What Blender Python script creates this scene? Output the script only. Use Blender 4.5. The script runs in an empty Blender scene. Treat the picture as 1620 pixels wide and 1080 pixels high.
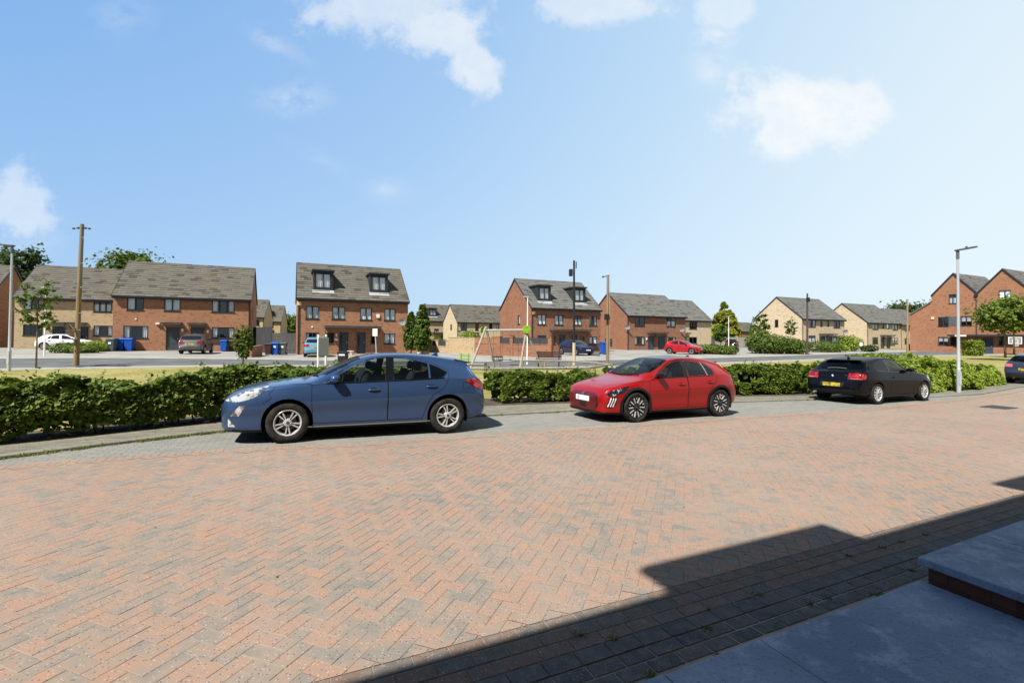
import bpy, bmesh, math, random
import numpy as np
from mathutils import Vector, Matrix, noise
from mathutils.bvhtree import BVHTree
random.seed(7); rng = np.random.default_rng(7)
C = bpy.context.scene.collection
R = math.radians
# ------------------------------------------------------------------ camera
F, PIT, RHO, EYE = 750.0, R(1.0), 0.008, 1.65
CY = 531 - F*math.tan(PIT)
def ray(px, py):
    x = px-810; y = py-CY
    xr = x*math.cos(RHO)+y*math.sin(RHO); yr = -x*math.sin(RHO)+y*math.cos(RHO)
    d = (xr/F, 1.0, -yr/F); c, s = math.cos(PIT), math.sin(PIT)
    return Vector((d[0], d[1]*c-d[2]*s, d[1]*s+d[2]*c))
TH = R(25); AX = Vector((math.cos(TH), math.sin(TH), 0)); NX = Vector((-math.sin(TH), math.cos(TH), 0))
def uv(u, v, z=0.0): return AX*u+NX*v+Vector((0, 0, z))
def to_uv(p): return p.x*AX.x+p.y*AX.y, p.x*NX.x+p.y*NX.y
def sst(a, b, x):
    t = min(1, max(0, (x-a)/(b-a))); return t*t*(3-2*t)
def gz(X, Y):
    u = X*AX.x+Y*AX.y; v = X*NX.x+Y*NX.y
    base = min(.12, max(-.62, -.005*X-.02*Y))
    t = sst(10.5, 18, v)
    far = -.15+.2*sst(28, 42, v)*(1-sst(-12, 2, u))
    return base*(1-t)+(far)*t
def guv(u, v): p = uv(u, v); return gz(p.x, p.y)
def at(px, py, lift=0.0):
    d = ray(px, py); z = -.15
    for _ in range(12):
        t = (z+lift-EYE)/d.z; z = gz(t*d.x, t*d.y)
    return Vector((t*d.x, t*d.y, z))
def atd(px, Y, py=530):
    d = ray(px, py); t = Y/d.y
    return Vector((t*d.x, Y, EYE+t*d.z))
cam = bpy.data.cameras.new('camera'); co = bpy.data.objects.new('camera', cam); C.objects.link(co)
cam.sensor_fit = 'HORIZONTAL'; cam.sensor_width = 36; cam.lens = 36*F/1620
cam.shift_x = 0; cam.shift_y = -(540-CY)/1620
cam.clip_start = .05; cam.clip_end = 3000
# world image axes: content is turned clockwise by RHO
c_, s_ = math.cos(PIT), math.sin(PIT)
fw = Vector((0, c_, s_)); up0 = Vector((0, -s_, c_)); rt0 = Vector((1, 0, 0))
rt = rt0*math.cos(RHO)+up0*math.sin(RHO); up = -rt0*math.sin(RHO)+up0*math.cos(RHO)
M = Matrix.Identity(4)
for i in range(3):
    M[i][0] = rt[i]; M[i][1] = up[i]; M[i][2] = -fw[i]
M[2][3] = EYE
co.matrix_world = M
sc = bpy.context.scene; sc.camera = co
sc.view_settings.view_transform = 'Standard'; sc.view_settings.look = 'None'
sc.view_settings.exposure = 0.95; sc.view_settings.gamma = 1
sc.render.film_transparent = False
try:
    sc.cycles.max_bounces = 7; sc.cycles.transparent_max_bounces = 12; sc.cycles.caustics_reflective = False
    sc.cycles.caustics_refractive = False
    sc.cycles.use_denoising = True
except Exception: pass
# ------------------------------------------------------------------ light
SUN_E = R(52); SH = Vector((-.56, -.82, 0)).normalized()
SUN = Vector((SH.x*math.cos(SUN_E), SH.y*math.cos(SUN_E), math.sin(SUN_E)))
sl = bpy.data.lights.new('sun', 'SUN'); sl.energy = 4.6; sl.angle = R(.5); sl.color = (1, .955, .88)
so = bpy.data.objects.new('sun', sl); C.objects.link(so); so.rotation_euler = SUN.to_track_quat('Z', 'Y').to_euler()
so.location = (0, 0, 60)
# ------------------------------------------------------------------ node helpers
class NT:
    def __init__(s, nt): s.t = nt; s.n = nt.nodes; s.l = nt.links
    def add(s, typ, **kw):
        n = s.n.new(typ)
        for k, v in kw.items(): setattr(n, k, v)
        return n
    def put(s, sock, v):
        if hasattr(v, 'is_output') or isinstance(v, bpy.types.NodeSocket): s.l.new(v, sock)
        elif v is not None: sock.default_value = v
    def math(s, op, a, b=None, c=None, clamp=False):
        n = s.add('ShaderNodeMath', operation=op); n.use_clamp = clamp
        s.put(n.inputs[0], a)
        if b is not None: s.put(n.inputs[1], b)
        if c is not None: s.put(n.inputs[2], c)
        return n.outputs[0]
    def mix(s, f, a, b, mode='MIX'):
        n = s.add('ShaderNodeMix', data_type='RGBA', blend_type=mode)
        s.put(n.inputs[0], f); s.put(n.inputs[6], col(a)); s.put(n.inputs[7], col(b)); return n.outputs[2]
    def ramp(s, f, stops):
        n = s.add('ShaderNodeValToRGB'); e = n.color_ramp.elements
        while len(e) < len(stops): e.new(.5)
        for el, (p, c) in zip(e, stops): el.position = p; el.color = col(c)
        s.put(n.inputs[0], f); return n.outputs[0]
    def noise(s, vec, scale, detail=4, rough=.55, out=0):
        n = s.add('ShaderNodeTexNoise'); s.put(n.inputs['Vector'], vec)
        n.inputs['Scale'].default_value = scale; n.inputs['Detail'].default_value = detail; n.inputs['Roughness'].default_value = rough
        return n.outputs[out]
    def smooth(s, x, a, b):
        n = s.add('ShaderNodeMapRange', interpolation_type='SMOOTHSTEP'); s.put(n.inputs[0], x)
        n.inputs[1].default_value = a; n.inputs[2].default_value = b; n.inputs[3].default_value = 0; n.inputs[4].default_value = 1
        return n.outputs[0]
    def xyz(s, vec):
        n = s.add('ShaderNodeSeparateXYZ'); s.put(n.inputs[0], vec); return n.outputs
    def comb(s, x, y, z=0.0):
        n = s.add('ShaderNodeCombineXYZ'); s.put(n.inputs[0], x); s.put(n.inputs[1], y); s.put(n.inputs[2], z); return n.outputs[0]
    def bump(s, h, strength=.3, dist=.01):
        n = s.add('ShaderNodeBump'); n.inputs['Strength'].default_value = strength; n.inputs['Distance'].default_value = dist
        s.put(n.inputs['Height'], h); return n.outputs[0]
def col(c):
    if isinstance(c, (tuple, list)) and len(c) == 3: return (c[0], c[1], c[2], 1)
    return c
MATS = {}
def mat(name, base=(.5, .5, .5), rough=.6, metal=0.0, coat=0.0, spec=.22, fn=None, **kw):
    if name in MATS: return MATS[name]
    m = bpy.data.materials.new(name); m.use_nodes = True; t = NT(m.node_tree)
    b = m.node_tree.nodes['Principled BSDF']
    b.inputs['Base Color'].default_value = col(base); b.inputs['Roughness'].default_value = rough; b.inputs['Metallic'].default_value = metal
    b.inputs['Coat Weight'].default_value = coat; b.inputs['Coat Roughness'].default_value = .04; b.inputs['Specular IOR Level'].default_value = spec
    for k, v in kw.items(): b.inputs[k].default_value = v
    if fn: fn(t, b)
    MATS[name] = m; return m
def tc(t, which='Object'): return t.add('ShaderNodeTexCoord').outputs[which]
def geo(t, which): return t.add('ShaderNodeNewGeometry').outputs[which]
def mott(c1, c2, scale=8, rough=None, bump=0.0, which='Object', lo=.35, hi=.65, fine=0):
    def fn(t, b):
        v = tc(t, which); n = t.noise(v, scale, 5)
        c = t.mix(t.smooth(n, lo, hi), c1, c2)
        if fine:
            n2 = t.noise(v, fine, 2); c = t.mix(t.math('MULTIPLY', t.math('SUBTRACT', n2, .5), .9), c, (1, 1, 1), 'SOFT_LIGHT')
        t.put(b.inputs['Base Color'], c)
        if bump: t.put(b.inputs['Normal'], t.bump(t.noise(v, scale*6, 3), .5, bump))
    return fn
# ------------------------------------------------------------------ mesh helpers
def obj(name, me, m=None, parent=None, smooth=False):
    o = bpy.data.objects.new(name, me); C.objects.link(o)
    if parent: o.parent = parent
    if m is not None:
        for q in (m if isinstance(m, (list, tuple)) else [m]): me.materials.append(q)
    if smooth:
        me.polygons.foreach_set('use_smooth', [True]*len(me.polygons))
    return o
def thing(name, label, cat, loc=(0, 0, 0), rz=0.0, group=None):
    o = bpy.data.objects.new(name, None); C.objects.link(o); o.location = loc; o.rotation_euler = (0, 0, rz)
    o.empty_display_size = .2
    return tag(o, label, cat, group)
def tag(o, label=None, cat=None, group=None, kind=None):
    if label: o['label'] = label
    if cat: o['category'] = cat
    if group: o['group'] = group
    if kind: o['kind'] = kind
    return o
class MB:
    def __init__(s): s.v = []; s.f = []; s.mi = []; s.m = 0
    def quad(s, *p):
        i = len(s.v); s.v += [tuple(q) for q in p]; s.f.append(tuple(range(i, i+len(p)))); s.mi.append(s.m); return s
    def box(s, x0, y0, z0, x1, y1, z1, mtx=None):
        P = [Vector(p) for p in ((x0, y0, z0), (x1, y0, z0), (x1, y1, z0), (x0, y1, z0), (x0, y0, z1), (x1, y0, z1), (x1, y1, z1), (x0, y1, z1))]
        if mtx is not None: P = [mtx @ p for p in P]
        i = len(s.v); s.v += [tuple(p) for p in P]
        for f in ((0, 3, 2, 1), (4, 5, 6, 7), (0, 1, 5, 4), (1, 2, 6, 5), (2, 3, 7, 6), (3, 0, 4, 7)):
            s.f.append(tuple(i+k for k in f)); s.mi.append(s.m)
        return s
    def tube(s, pts, rad, n=8, cap=True):
        pts = [Vector(p) for p in pts]; rad = rad if isinstance(rad, (list, tuple)) else [rad]*len(pts)
        base = len(s.v); prev = None
        for k, p in enumerate(pts):
            d = (pts[min(k+1, len(pts)-1)]-pts[max(k-1, 0)]).normalized()
            a = prev if prev is not None else (Vector((1, 0, 0)) if abs(d.x) < .9 else Vector((0, 1, 0)))
            a = (a-d*a.dot(d)).normalized(); prev = a; b = d.cross(a)
            for j in range(n):
                t = 2*math.pi*j/n; s.v.append(tuple(p+(a*math.cos(t)+b*math.sin(t))*rad[k]))
        for k in range(len(pts)-1):
            for j in range(n):
                s.f.append((base+k*n+j, base+k*n+(j+1) % n, base+(k+1)*n+(j+1) % n, base+(k+1)*n+j)); s.mi.append(s.m)
        if cap:
            s.f.append(tuple(base+j for j in reversed(range(n)))); s.mi.append(s.m)
            e = base+(len(pts)-1)*n; s.f.append(tuple(e+j for j in range(n))); s.mi.append(s.m)
        return s
    def lathe(s, prof, n=32, axis='Y', mtx=None):
        base = len(s.v)
        for (r, h) in prof:
            for j in range(n):
                t = 2*math.pi*j/n; c, q = r*math.cos(t), r*math.sin(t)
                p = Vector((c, h, q)) if axis == 'Y' else Vector((c, q, h))
                if mtx is not None: p = mtx @ p
                s.v.append(tuple(p))
        for k in range(len(prof)-1):
            for j in range(n):
                s.f.append((base+k*n+j, base+k*n+(j+1) % n, base+(k+1)*n+(j+1) % n, base+(k+1)*n+j)); s.mi.append(s.m)
        return s
    def prism(s, poly, y0, y1, ax='xz'):
        n = len(poly); i = len(s.v)
        for y in (y0, y1):
            for a, b in poly: s.v.append((a, y, b) if ax == 'xz' else ((a, b, y) if ax == 'xy' else (y, a, b)))
        s.f.append(tuple(range(i, i+n))); s.mi.append(s.m); s.f.append(tuple(reversed(range(i+n, i+2*n)))); s.mi.append(s.m)
        for k in range(n):
            s.f.append((i+k, i+n+k, i+n+(k+1) % n, i+(k+1) % n)); s.mi.append(s.m)
        return s
    def blob(s, c, r, n=10, m=7, jit=0.0, sq=1.0):
        c = Vector(c); rr = r if isinstance(r, (tuple, list)) else (r, r, r); base = len(s.v)
        def pw(x): return math.copysign(abs(x)**sq, x)
        for k in range(m+1):
            ph = math.pi*k/m
            for j in range(n):
                t = 2*math.pi*j/n
                q = 1+jit*(random.random()-.5)
                s.v.append((c.x+rr[0]*q*pw(math.sin(ph))*pw(math.cos(t)), c.y+rr[1]*q*pw(math.sin(ph))*pw(math.sin(t)), c.z+rr[2]*q*pw(math.cos(ph))))
        for k in range(m):
            for j in range(n):
                s.f.append((base+k*n+j, base+(k+1)*n+j, base+(k+1)*n+(j+1) % n, base+k*n+(j+1) % n)); s.mi.append(s.m)
        return s
    def build(s, name, m=None, parent=None, smooth=False, bevel=0.0, weld=True, fix=True):
        me = bpy.data.meshes.new(name); me.from_pydata(s.v, [], s.f)
        o = obj(name, me, m, parent, False)
        if any(s.mi): me.polygons.foreach_set('material_index', s.mi)
        bm = bmesh.new(); bm.from_mesh(me)
        if weld: bmesh.ops.remove_doubles(bm, verts=bm.verts, dist=1e-5)
        bmesh.ops.dissolve_degenerate(bm, edges=bm.edges, dist=1e-6)
        if fix: bmesh.ops.recalc_face_normals(bm, faces=bm.faces)
        if bevel:
            bmesh.ops.bevel(bm, geom=[e for e in bm.edges if e.is_manifold and e.calc_face_angle(0) > .6], offset=bevel, segments=2, affect='EDGES', profile=.6)
        bm.to_mesh(me); bm.free()
        if smooth:
            me.polygons.foreach_set('use_smooth', [True]*len(me.polygons))
            if isinstance(smooth, float): me.set_sharp_from_angle(angle=smooth)
        return o
def np_mesh(name, verts, nper, m, parent=None, smooth=False):
    """many separate n-gons: verts (k*nper,3)"""
    me = bpy.data.meshes.new(name); k = len(verts)//nper
    me.vertices.add(len(verts)); me.vertices.foreach_set('co', np.asarray(verts, dtype=np.float32).ravel())
    me.loops.add(k*nper); me.loops.foreach_set('vertex_index', np.arange(k*nper, dtype=np.int32))
    me.polygons.add(k); me.polygons.foreach_set('loop_start', np.arange(0, k*nper, nper, dtype=np.int32))
    me.update(calc_edges=True); me.validate()
    return obj(name, me, m, parent, smooth)
def children(o): return [c for c in C.objects if c.parent is o]
def dup(root, loc=None, rz=None, label=None, group=None):
    kids = {}
    for c in C.objects:
        if c.parent: kids.setdefault(c.parent, []).append(c)
    def cp(o, par):
        c = o.copy(); C.objects.link(c)
        if par: c.parent = par
        for k in kids.get(o, []): cp(k, c)
        return c
    r = cp(root, None)
    if loc is not None: r.location = loc
    if rz is not None: r.rotation_euler = (0, 0, rz)
    if label: r['label'] = label
    if group: r['group'] = group
    return r
def inpoly(p, poly):
    x, y = p; r = False; n = len(poly); j = n-1
    for i in range(n):
        xi, yi = poly[i]; xj, yj = poly[j]
        if (yi > y) != (yj > y) and x < (xj-xi)*(y-yi)/(yj-yi)+xi: r = not r
        j = i
    return r
def lin(tab):
    xs = [a for a, b in tab]; ys = [b for a, b in tab]
    return lambda x: float(np.interp(x, xs, ys))
def pchip(tab):
    x = np.array([a for a, b in tab], float); y = np.array([b for a, b in tab], float)
    h = np.diff(x); d = np.diff(y)/h; m = np.zeros(len(x))
    for i in range(1, len(x)-1):
        if d[i-1]*d[i] > 0:
            w1 = 2*h[i]+h[i-1]; w2 = h[i]+2*h[i-1]; m[i] = (w1+w2)/(w1/d[i-1]+w2/d[i])
    m[0] = d[0]; m[-1] = d[-1]
    def f(q):
        i = int(min(max(np.searchsorted(x, q)-1, 0), len(h)-1)); t = min(1, max(0, (q-x[i])/h[i]))
        return float((1+2*t)*(1-t)**2*y[i]+t*(1-t)**2*h[i]*m[i]+t*t*(3-2*t)*y[i+1]+t*t*(t-1)*h[i]*m[i+1])
    return f
# ------------------------------------------------------------------ sky
W = bpy.data.worlds.new('World'); sc.world = W; W.use_nodes = True; t = NT(W.node_tree)
bg = W.node_tree.nodes['Background']
sky = t.add('ShaderNodeTexSky'); sky.sky_type = 'NISHITA'; sky.sun_disc = False
sky.sun_elevation = SUN_E; sky.sun_rotation = math.atan2(SH.x, SH.y); sky.air_density = 1.2; sky.dust_density = 1.5
dirv = tc(t, 'Generated'); X, Y, Z = t.xyz(dirv)
zc = t.math('MAXIMUM', Z, 0.0)
k = t.math('ADD', t.math('MULTIPLY', X, .36), .76)
k = t.math('ADD', k, t.math('MULTIPLY', zc, -.60))
k = t.math('ADD', k, t.math('MULTIPLY', t.math('MULTIPLY', X, zc), .75))
grad = t.ramp(t.math('MULTIPLY_ADD', k, .8, .1, clamp=True), [(0, (.19, .41, .80)), (.1, (.225, .45, .83)), (.42, (.38, .60, .90)), (.66, (.54, .74, .94)), (.9, (.78, .90, .97)), (1, (.84, .92, .97))])
# clouds: soft blobs over the hemisphere in front, broken up by noise
ys = t.math('MAXIMUM', Y, .05)
qx = t.math('DIVIDE', X, ys); qz = t.math('DIVIDE', Z, ys)
q = t.comb(qx, qz, 0)
n1 = t.noise(q, 5.5, 8, .62); n2 = t.noise(q, 15.0, 8, .68)
wob = t.math('ADD', t.math('MULTIPLY', t.math('SUBTRACT', n1, .5), 2.3), t.math('MULTIPLY', t.math('SUBTRACT', n2, .5), 1.6))
mp = t.add('ShaderNodeMapping'); t.put(mp.inputs[0], q); mp.inputs['Rotation'].default_value = (0, 0, .5); mp.inputs['Scale'].default_value = (1, 1.7, 1)
n3 = t.noise(mp.outputs[0], 13.0, 8, .66)
wob2 = t.math('ADD', t.math('MULTIPLY', t.math('SUBTRACT', n1, .5), 2.6), t.math('MULTIPLY', t.math('SUBTRACT', n3, .5), 3.0))
def cloud(px, py, sx, sy, amp, rot=0.0):
    d = ray(px, py); cx, cz = d.x/d.y, d.z/d.y
    ax = t.math('SUBTRACT', qx, cx); az = t.math('SUBTRACT', qz, cz)
    c, s = math.cos(rot), math.sin(rot)
    a = t.math('DIVIDE', t.math('ADD', t.math('MULTIPLY', ax, c), t.math('MULTIPLY', az, s)), sx/F)
    b = t.math('DIVIDE', t.math('SUBTRACT', t.math('MULTIPLY', az, c), t.math('MULTIPLY', ax, s)), sy/F)
    r = t.math('SQRT', t.math('ADD', t.math('MULTIPLY', a, a), t.math('MULTIPLY', b, b)))
    if amp < .5:      # thin cloud: wide soft fall-off broken into wisps
        return t.math('MULTIPLY', t.math('MULTIPLY', t.smooth(t.math('ADD', r, wob2), 1.55, -.1), t.smooth(n3, .34, .66)), amp*1.75)
    return t.math('MULTIPLY', t.smooth(t.math('ADD', r, wob), 1.18, .5), amp)
den = None
for cl in ((620, 10, 150, 66, .62), (700, 45, 85, 50, .72), (750, 105, 38, 52, .70, .3), (1280, 172, 125, 66, 1.0), (1245, 215, 62, 46, 1.0), (1365, 165, 52, 36, .95),
           (28, 318, 64, 58, .52), (462, 157, 54, 28, .28), (608, 300, 36, 18, .2), (436, 70, 54, 17, .22, -.5), (960, 8, 125, 34, .6),
           (1145, 14, 48, 28, .55), (1132, 60, 30, 17, .42), (1122, 112, 34, 30, .30), (200, 25, 60, 40, .15), (510, 255, 70, 18, .09, -.5), (60, 370, 50, 40, .15)):
    c1 = cloud(*cl); den = c1 if den is None else t.math('MAXIMUM', den, c1)
tone = t.mix(t.smooth(n2, .3, .7), (.83, .91, .97), (.97, .985, .99))
# unseen sky overhead and behind the camera darkened to weaken the fill light
dk = t.math('SUBTRACT', 1.0, t.math('MULTIPLY', t.smooth(Z, .56, .92), .72))
dk = t.math('MULTIPLY', dk, t.math('SUBTRACT', 1.0, t.math('MULTIPLY', t.smooth(t.math('MULTIPLY', Y, -1), -.15, .5), .5)))
gs = t.add('ShaderNodeVectorMath', operation='SCALE'); t.put(gs.inputs[0], grad); t.put(gs.inputs[3], dk); grad = gs.outputs[0]
full = t.mix(den, grad, tone)
sca = t.add('ShaderNodeVectorMath', operation='SCALE'); t.put(sca.inputs[0], full); sca.inputs[3].default_value = 5.25
mixed = t.mix(.06, sca.outputs[0], sky.outputs[0])
t.put(bg.inputs[0], mixed); bg.inputs[1].default_value = .1
# ------------------------------------------------------------------ materials
def brickwall(name, c1, c2, mortar, bw=.225, bh=.075, accent=None):
    def fn(t, b):
        x, y, z = t.xyz(tc(t)); v = t.comb(t.math('ADD', x, y), z)
        n = t.add('ShaderNodeTexBrick'); t.put(n.inputs['Vector'], v)
        n.inputs['Scale'].default_value = 1; n.inputs['Brick Width'].default_value = bw; n.inputs['Row Height'].default_value = bh
        n.inputs['Mortar Size'].default_value = .006; n.inputs['Mortar Smooth'].default_value = .2; n.inputs['Bias'].default_value = -.1
        n.inputs['Color1'].default_value = col(c1); n.inputs['Color2'].default_value = col(c2); n.inputs['Mortar'].default_value = col(mortar)
        nz = t.noise(tc(t), .7, 4); c = t.mix(t.math('MULTIPLY', t.smooth(nz, .35, .7), .35), n.outputs['Color'], accent or c2)
        # single darker bricks
        wv = t.add('ShaderNodeTexWhiteNoise', noise_dimensions='2D')
        row = t.math('FLOOR', t.math('DIVIDE', z, bh)); off = t.math('MULTIPLY', t.math('MODULO', row, 2), bw/2)
        ci = t.math('FLOOR', t.math('DIVIDE', t.math('ADD', t.math('ADD', x, y), off), bw)); t.put(wv.inputs['Vector'], t.comb(ci, row))
        c = t.mix(t.math('MULTIPLY', t.math('GREATER_THAN', wv.outputs[0], .93), .55), c, tuple(q*.32 for q in c1))
        t.put(b.inputs['Base Color'], c); t.put(b.inputs['Normal'], t.bump(t.math('SUBTRACT', 1, n.outputs['Fac']), .6, .006))
    return mat(name, rough=.9, spec=.25, fn=fn)
RED = brickwall('red_brick', (.36, .160, .080), (.285, .123, .063), (.30, .225, .16), accent=(.235, .10, .054))
RED2 = brickwall('dark_red_brick', (.29, .127, .068), (.23, .099, .056), (.24, .18, .135), accent=(.175, .070, .044))
RED3 = brickwall('orange_brick', (.325, .150, .080), (.26, .115, .064), (.28, .21, .15), accent=(.22, .09, .052))
YEL2 = brickwall('cream_brick', (.52, .42, .28), (.46, .365, .24), (.52, .44, .32), accent=(.44, .35, .225))
YEL = brickwall('buff_brick', (.44, .335, .20), (.385, .285, .165), (.44, .36, .25), accent=(.37, .27, .155))
def tilef(dark, light):
    def fn(t, b):
        r = geo(t, 'Random Per Island'); c = t.ramp(r, [(0, dark), (.08, dark), (.2, tuple((a*.35+b_*.65) for a, b_ in zip(dark, light))), (1, light)])
        n = t.noise(tc(t), .55, 5); c = t.mix(t.math('MULTIPLY', t.smooth(n, .5, .78), .35), c, (.15, .13, .075))
        n3 = t.noise(tc(t), 9, 3); c = t.mix(t.math('MULTIPLY', t.smooth(n3, .45, .7), .3), c, (.06, .06, .055))
        t.put(b.inputs['Base Color'], c)
    return fn
TILE = mat('roof_tile_brown', rough=.9, spec=.2, fn=tilef((.062, .057, .049), (.128, .118, .099)))
TILE2 = mat('roof_tile_grey', rough=.9, spec=.2, fn=tilef((.082, .082, .079), (.150, .149, .140)))
ANT = mat('anthracite_upvc', (.028, .032, .038), rough=.45)
ANTL = mat('anthracite_lead', (.075, .082, .09), rough=.55, fn=mott((.07, .077, .085), (.10, .107, .115), 3))
DOORG = mat('grey_door', (.05, .062, .075), rough=.4)
WHITE = mat('white_paint', (.72, .72, .70), rough=.45)
CURT = mat('white_curtain', (.85, .86, .88), rough=.9, fn=lambda t, b: t.put(b.inputs['Base Color'], t.mix(t.smooth(t.noise(t.comb(t.xyz(tc(t))[0], 0, 0), 14, 2), .4, .6), (.74, .77, .82), (.92, .93, .94))))
DARKIN = mat('dark_room', (.03, .032, .035), rough=.9)
def glassmat(name, tint, refl=.12, rough=.01):
    m = bpy.data.materials.new(name); m.use_nodes = True; t = NT(m.node_tree); t.n.clear()
    o = t.add('ShaderNodeOutputMaterial'); tr = t.add('ShaderNodeBsdfTransparent'); tr.inputs[0].default_value = col(tint)
    g = t.add('ShaderNodeBsdfGlossy'); g.inputs['Roughness'].default_value = rough; g.inputs[0].default_value = (1, 1, 1, 1)
    lw = t.add('ShaderNodeLayerWeight'); lw.inputs[0].default_value = .18
    fac = t.math('ADD', t.math('MULTIPLY', lw.outputs[0], .55), refl, clamp=True)
    mx = t.add('ShaderNodeMixShader'); t.put(mx.inputs[0], fac); t.l.new(tr.outputs[0], mx.inputs[1]); t.l.new(g.outputs[0], mx.inputs[2]); t.l.new(mx.outputs[0], o.inputs[0])
    MATS[name] = m; return m
PANE = glassmat('window_glass', (.93, .96, .97), .10)
CGLASS = glassmat('car_glass', (.60, .66, .63), .035)
CGLASSD = glassmat('car_glass_tinted', (.09, .10, .12), .05)
BLACKGLASS = mat('dark_glass', (.012, .014, .017), rough=.05, spec=.6)
STEEL = mat('galvanised_steel', (.42, .44, .46), rough=.42, metal=.7, fn=mott((.36, .38, .40), (.50, .52, .54), 5))
LAMPG = mat('lamp_grey_paint', (.45, .47, .49), rough=.4, metal=.3)
BLACKP = mat('black_paint', (.018, .018, .02), rough=.45)
def woodf(c1, c2, sz=30):
    def fn(t, b):
        x, y, z = t.xyz(tc(t)); v = t.comb(t.math('MULTIPLY', x, sz), t.math('MULTIPLY', y, sz), t.math('MULTIPLY', z, 1.2))
        t.put(b.inputs['Base Color'], t.mix(t.smooth(t.noise(v, 1, 5), .35, .68), c1, c2))
    return fn
POLEW = mat('pole_wood', rough=.85, fn=woodf((.22, .15, .075), (.33, .235, .125)))
POLEG = mat('grey_wood', rough=.9, fn=woodf((.17, .155, .125), (.28, .255, .21)))
POSTW = mat('play_timber', rough=.85, fn=woodf((.26, .23, .175), (.38, .34, .265)))
TRUNK = mat('bark', rough=.95, fn=woodf((.10, .075, .05), (.20, .16, .11), 20))
TIMB = mat('dark_fence_timber', rough=.9, fn=woodf((.030, .032, .036), (.055, .057, .062), 12))
TIMBG = mat('grey_fence_timber', rough=.9, fn=woodf((.30, .28, .25), (.42, .40, .36), 12))
def leafmat(name, cols, trans=.35, gloss=.0):
    m = bpy.data.materials.new(name); m.use_nodes = True; t = NT(m.node_tree); b = t.n['Principled BSDF']; o = t.n['Material Output']
    r = geo(t, 'Random Per Island'); n = t.noise(tc(t), 1.6, 3)
    f = t.math('ADD', t.math('MULTIPLY', r, .75), t.math('MULTIPLY', n, .5)); f = t.math('SUBTRACT', f, .12, clamp=True)
    k = len(cols)-1; c = t.ramp(f, [(i/k, cc) for i, cc in enumerate(cols)])
    t.put(b.inputs['Base Color'], c); b.inputs['Roughness'].default_value = .55; b.inputs['Specular IOR Level'].default_value = .22
    tr = t.add('ShaderNodeBsdfTranslucent'); t.put(tr.inputs[0], t.mix(.5, c, (.20, .26, .02)))
    mx = t.add('ShaderNodeMixShader'); mx.inputs[0].default_value = trans
    t.l.new(b.outputs[0], mx.inputs[1]); t.l.new(tr.outputs[0], mx.inputs[2]); t.l.new(mx.outputs[0], o.inputs[0])
    MATS[name] = m; return m
HEDGE = leafmat('beech_leaves', [(.030, .058, .008), (.065, .110, .013), (.115, .165, .018), (.18, .22, .03)], .26)
SHRUB = leafmat('bright_leaves', [(.085, .14, .015), (.165, .235, .022), (.23, .30, .035), (.31, .36, .07)], .34)
TREEG = leafmat('tree_leaves', [(.028, .05, .01), (.055, .095, .014), (.095, .14, .02), (.14, .185, .03)], .28)
TREEL = leafmat('light_tree_leaves', [(.045, .08, .012), (.09, .14, .017), (.14, .19, .025), (.19, .24, .04)], .28)
TREED = leafmat('dark_tree_leaves', [(.016, .032, .010), (.032, .060, .014), (.058, .09, .02)], .18)
GOLD = leafmat('golden_conifer', [(.15, .17, .015), (.26, .27, .028), (.38, .37, .06)], .3)
GRASSM = leafmat('grass_blades', [(.13, .14, .035), (.20, .19, .06), (.27, .24, .09)], .3)
WEEDM = leafmat('weed_blades', [(.09, .12, .02), (.16, .18, .04), (.22, .22, .07)], .3)
SOIL = mat('soil', rough=1, fn=mott((.045, .034, .024), (.10, .08, .055), 6, bump=.03, fine=60))
# ================================================================== GROUND
def sheet(name, m, us, lo, hi, nv, dz, kind='structure', zf=None):
    """strip of ground between two v curves"""
    vs, fs = [], []
    for u in us:
        a, b = (lo(u) if callable(lo) else lo), (hi(u) if callable(hi) else hi)
        for j in range(nv+1):
            v = a+(b-a)*j/nv; p = uv(u, v); vs.append((p.x, p.y, (zf(p.x, p.y) if zf else gz(p.x, p.y))+dz))
    n = nv+1
    for i in range(len(us)-1):
        for j in range(nv): fs.append((i*n+j, (i+1)*n+j, (i+1)*n+j+1, i*n+j+1))
    me = bpy.data.meshes.new(name); me.from_pydata(vs, [], fs); o = obj(name, me, m, None, True)
    if kind: tag(o, kind=kind)
    return o
kv = lin([(-30, -2), (-14, 5.0), (-7, 7.6), (-3.6, 8.86), (-2.5, 9.46), (-1.1, 10.1), (0, 10.22), (12, 10.18), (15.4, 9.85), (20, 8.9), (24, 8.85), (30, 9.9), (34, 10.4), (60, 10.6)])
sv = lin([(-30, -1), (-14, 6.0), (-7, 8.4), (-4, 9.66), (-2.4, 10.4), (-1.2, 11.0), (1.5, 11.35), (4.6, 11.6), (7, 11.35), (13, 11.1), (16, 10.7), (20, 9.85), (24, 9.8), (30, 10.9), (60, 11.6)])
gb = lin([(-30, -2.2), (-14, 4.8), (-7, 7.6), (-3.4, 8.35), (-1, 8.42), (1, 8.15), (15, 7.85), (20, 8.25), (25, 8.75), (30, 9.55), (60, 10)])
us = list(np.arange(-30, 60.1, 1.0))
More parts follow.
